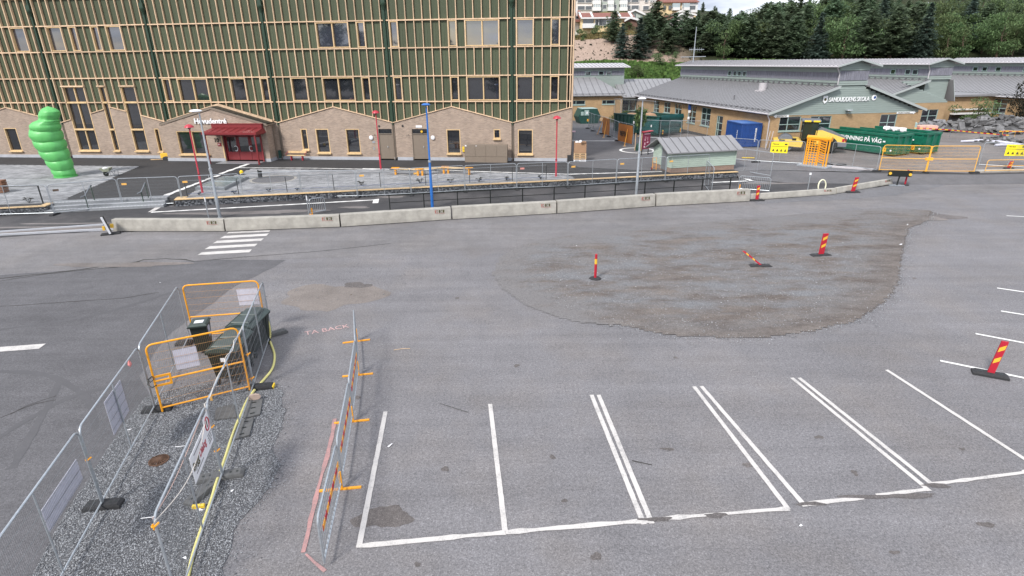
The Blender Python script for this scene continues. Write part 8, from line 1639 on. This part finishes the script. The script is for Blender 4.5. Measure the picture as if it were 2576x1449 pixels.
def container4(o, rz, label):
    t = thing('waste_container', label, 'waste container', (*o,0), rz, 'large wheeled waste containers'); w, d = .76, 1.26
    part('container_body', MB().add([(.08,.1,.2),(w-.08,.1,.2),(w-.08,d-.1,.2),(.08,d-.1,.2),(.0,.0,1.06),(w,.0,1.06),(w,d,1.06),(.0,d,1.06)],[(0,3,2,1),(0,1,5,4),(1,2,6,5),(2,3,7,6),(3,0,4,7),(4,5,6,7)]), M['bingreen'], t)
    for k in range(5): y = .2+k*.2; part('body_rib', MB().add([(w-.075,y,.25),(w-.075,y+.05,.25),(w+.012,y+.05,1.0),(w+.012,y,1.0),(w-.1,y,.25),(w-.1,y+.05,.25),(w-.02,y+.05,1.0),(w-.02,y,1.0)],[(0,1,2,3),(0,3,7,4),(1,5,6,2)]), M['bingreen'], t)
    for k in range(3): x = .14+k*.2; part('front_rib', MB().add([(x,.085,.25),(x+.05,.085,.25),(x+.05,-.012,1.0),(x,-.012,1.0)],[(0,1,2,3)]), M['bingreen'], t)
    part('rim', MB().box(-.04,w+.04,-.04,d+.04,1.04,1.09), M['bingreen'], t)
    lid = MB(); n = 8; prof = [(-.05+ (w+.10)*i/n, 1.095+.13*sin(pi*i/n)**.7) for i in range(n+1)]; lid.add([(x,y,z) for y in (-.05,d+.05) for x,z in prof], [(i,i+1,n+2+i,n+1+i) for i in range(n)]+[tuple(range(n+1))[::-1],tuple(range(n+1,2*n+2))]); part('lid', lid, M['binlid'], t)
    for y0,y1 in ((.08,.56),(.66,1.16)): part('lid_panel', MB().bbox(.1,w-.1,y0,y1,1.19,1.245,.03), M['binlid'], t)
    mb = MB(); [mb.box(-.07,-.04,.05+k*.085,.09+k*.085,1.03,1.12) for k in range(14)]; part('lid_teeth', mb, M['binlid'], t)
    for x in (.1,w-.1):
        for y in (.12,d-.12): part('wheel', MB().lathe([(.02,-.02),(.09,-.022),(.09,.022),(.02,.02)],12), M['black'], t, loc=(x,y,.09)).rotation_euler=(0,pi/2,0); part('wheel_fork', MB().box(x-.02,x+.02,y-.03,y+.03,.09,.22), M['galvd'], t)
    part('front_label', MB().box(.34,.46,-.016,-.012,.8,.92), M['whiteplastic'], t); return t
container4((-8.48,14.18), radians(3), 'nearer of two large wheeled green waste containers in the enclosure'); container4((-8.66,15.78), radians(-1), 'farther of two large wheeled green waste containers in the enclosure')
# yellow hose
hp = [(N1(1478,745),.03),(N1(1500,800),.03),(N1(1522,870),.03),(N1(1518,950),.03),(N1(1490,1025),.03),(N1(1430,1100),.03),(N1(1368,1168),.04),(N6(690,150),.05),(N6(650,215),.04),(N6(610,310),.04),(N6(570,400),.05),(N6(540,490),.04),(N6(505,600),.04),(N6(470,700),.05),(N6(435,800),.14),(N6(415,870),.08),(N6(385,960),.04),(N6(345,1080),.04),(N6(300,1210),.04),(N6(265,1330),.04),(N6(235,1460),.04),(N6(205,1600),.04)]
hpts = [(*G(p,z),z) for p,z in hp]
def spline(P, k=6):
    P = [Vector(p) for p in P]; out = []
    for i in range(len(P)-1):
        p0, p1, p2, p3 = P[max(i-1,0)], P[i], P[i+1], P[min(i+2,len(P)-1)]
        for j in range(k): t_ = j/k; out.append(.5*((2*p1)+(p2-p0)*t_+(2*p0-5*p1+4*p2-p3)*t_*t_+(3*p1-p0-3*p2+p3)*t_**3))
    return out+[P[-1]]
lp0 = G(N1(1474,745)); loop = [(lp0[0]-.03+.10*sin(a), lp0[1]+.04*sin(a), .47-.44*cos(a)) for a in np.linspace(.1,2*pi-.1,16)]
t = thing('hose', 'long pale yellow hose looped over the fence corner and running down through the gravel', 'hose', (0,0,0)); part('hose_run', MB().tube(spline(hpts), .034, 9).smooth(), M['maybe_hose'], t); part('hose_loop', MB().tube(spline(loop,3), .034, 9).smooth(), M['maybe_hose'], t)
# central row of crowd barriers
CB = [(-3.43,7.8),(-3.72,10.05),(-4.12,12.55),(-4.55,14.9),(-5.15,17.1)]
cl = ['nearest crowd barrier of the central row, with red and orange striped board','second nearest crowd barrier of the central row, with striped board','third crowd barrier of the central row, with striped board','farthest crowd barrier of the central row, seen almost end on']
for i in range(4):
    a, b = CB[i+1], CB[i]; d = (b[0]-a[0], b[1]-a[1]); L = hypot(*d); a = (a[0]+d[0]/L*.05, a[1]+d[1]/L*.05)
    crowd_barrier(a, (b[0]-d[0]/L*.05,b[1]-d[1]/L*.05), cl[i], 'crowd barriers of the central row', h=1.13, stripe=(i < 3), footlen=.46)
# litter and scraps
def scrap(p, s_, label, mt, seed, z=.012):
    r = random.Random(seed); t = thing('litter_scrap', label, 'litter', (*G(p),z)); part('scrap', MB().add([(r.uniform(-s_,s_),r.uniform(-s_,s_),r.uniform(.0,s_*.5)) for _ in range(5)], [(0,1,2),(1,2,3),(2,3,4),(0,2,4),(0,1,4)]), mt, t)
for p, s_, lab, m in ((N3(518,757),.07,'crumpled white tissue inside the first parking bay','whiteplastic'),(N6(325,990),.10,'white scrap beside the yellow capped rubber foot','whiteplastic'),(N6(555,845),.05,'small white scrap right of the lettered sign foot','whiteplastic'),(N2(1060,252),.07,'white paper scrap in the gravel left of the near gate','whiteplastic'),(N2(1525,1305),.06,'white scrap in the gravel near the lower frame edge','whiteplastic'),(K2(1530,622),.12,'pale blue scrap at the lower edge of the gravel island','farpane'),(K2(2400,143),.14,'white scrap at the right edge of the gravel island','whiteplastic'),(K2(765,523),.08,'white scrap at the lower left of the gravel island','whiteplastic'),(K2(668,150),.10,'white scrap on the upper left of the gravel island','whiteplastic'),(K1(1195,400),.07,'white scrap on the lane left of the far orange gate','whiteplastic'),(K3(1175,390),.04,'white scrap below the parking base line','whiteplastic'),(C5(1290,1295),.16,'white scrap on the dirt fringe at the far right','whiteplastic'),(C4(2210,560),.2,'white scrap on the yard dirt near the left yellow sign','whiteplastic'),(K4(2180,745),.05,'brown leaf on the dusty patch','bark')): scrap(p, s_, lab, M[m], int(p[0]))
t = thing('twig', 'thin brown twig lying on the asphalt right of the central barriers', 'twig', (*G(N3(535,248)),.01)); q0 = np.array(G(N3(622,240)))-np.array(G(N3(535,248))); part('stem', MB().tube([(0,0,.01),(q0[0]*.5,q0[1]*.5+.02,.02),(q0[0],q0[1],.01)], .008, 4), M['palletwood'], t)
# ================================================================ behind the camera (seen only in the window panes)
for i, (x, y, s_) in enumerate([(-95,-50,2.0),(-82,-46,1.7),(-72,-54,2.1),(-60,-45,1.6),(-48,-52,1.95),(-38,-48,1.4),(-24,-50,1.3),(-10,-55,1.9),(-2,-50,1.3),(7,-52,2.1),(13,-49,1.6),(26,-56,1.6),(38,-50,2.0),(50,-52,1.7)]):
    tree('pine', x, y, 0, s_, 'pine behind the viewpoint, seen only as a dark shape in the upper window panes', 'pines mirrored in the window panes', wide=1.2)
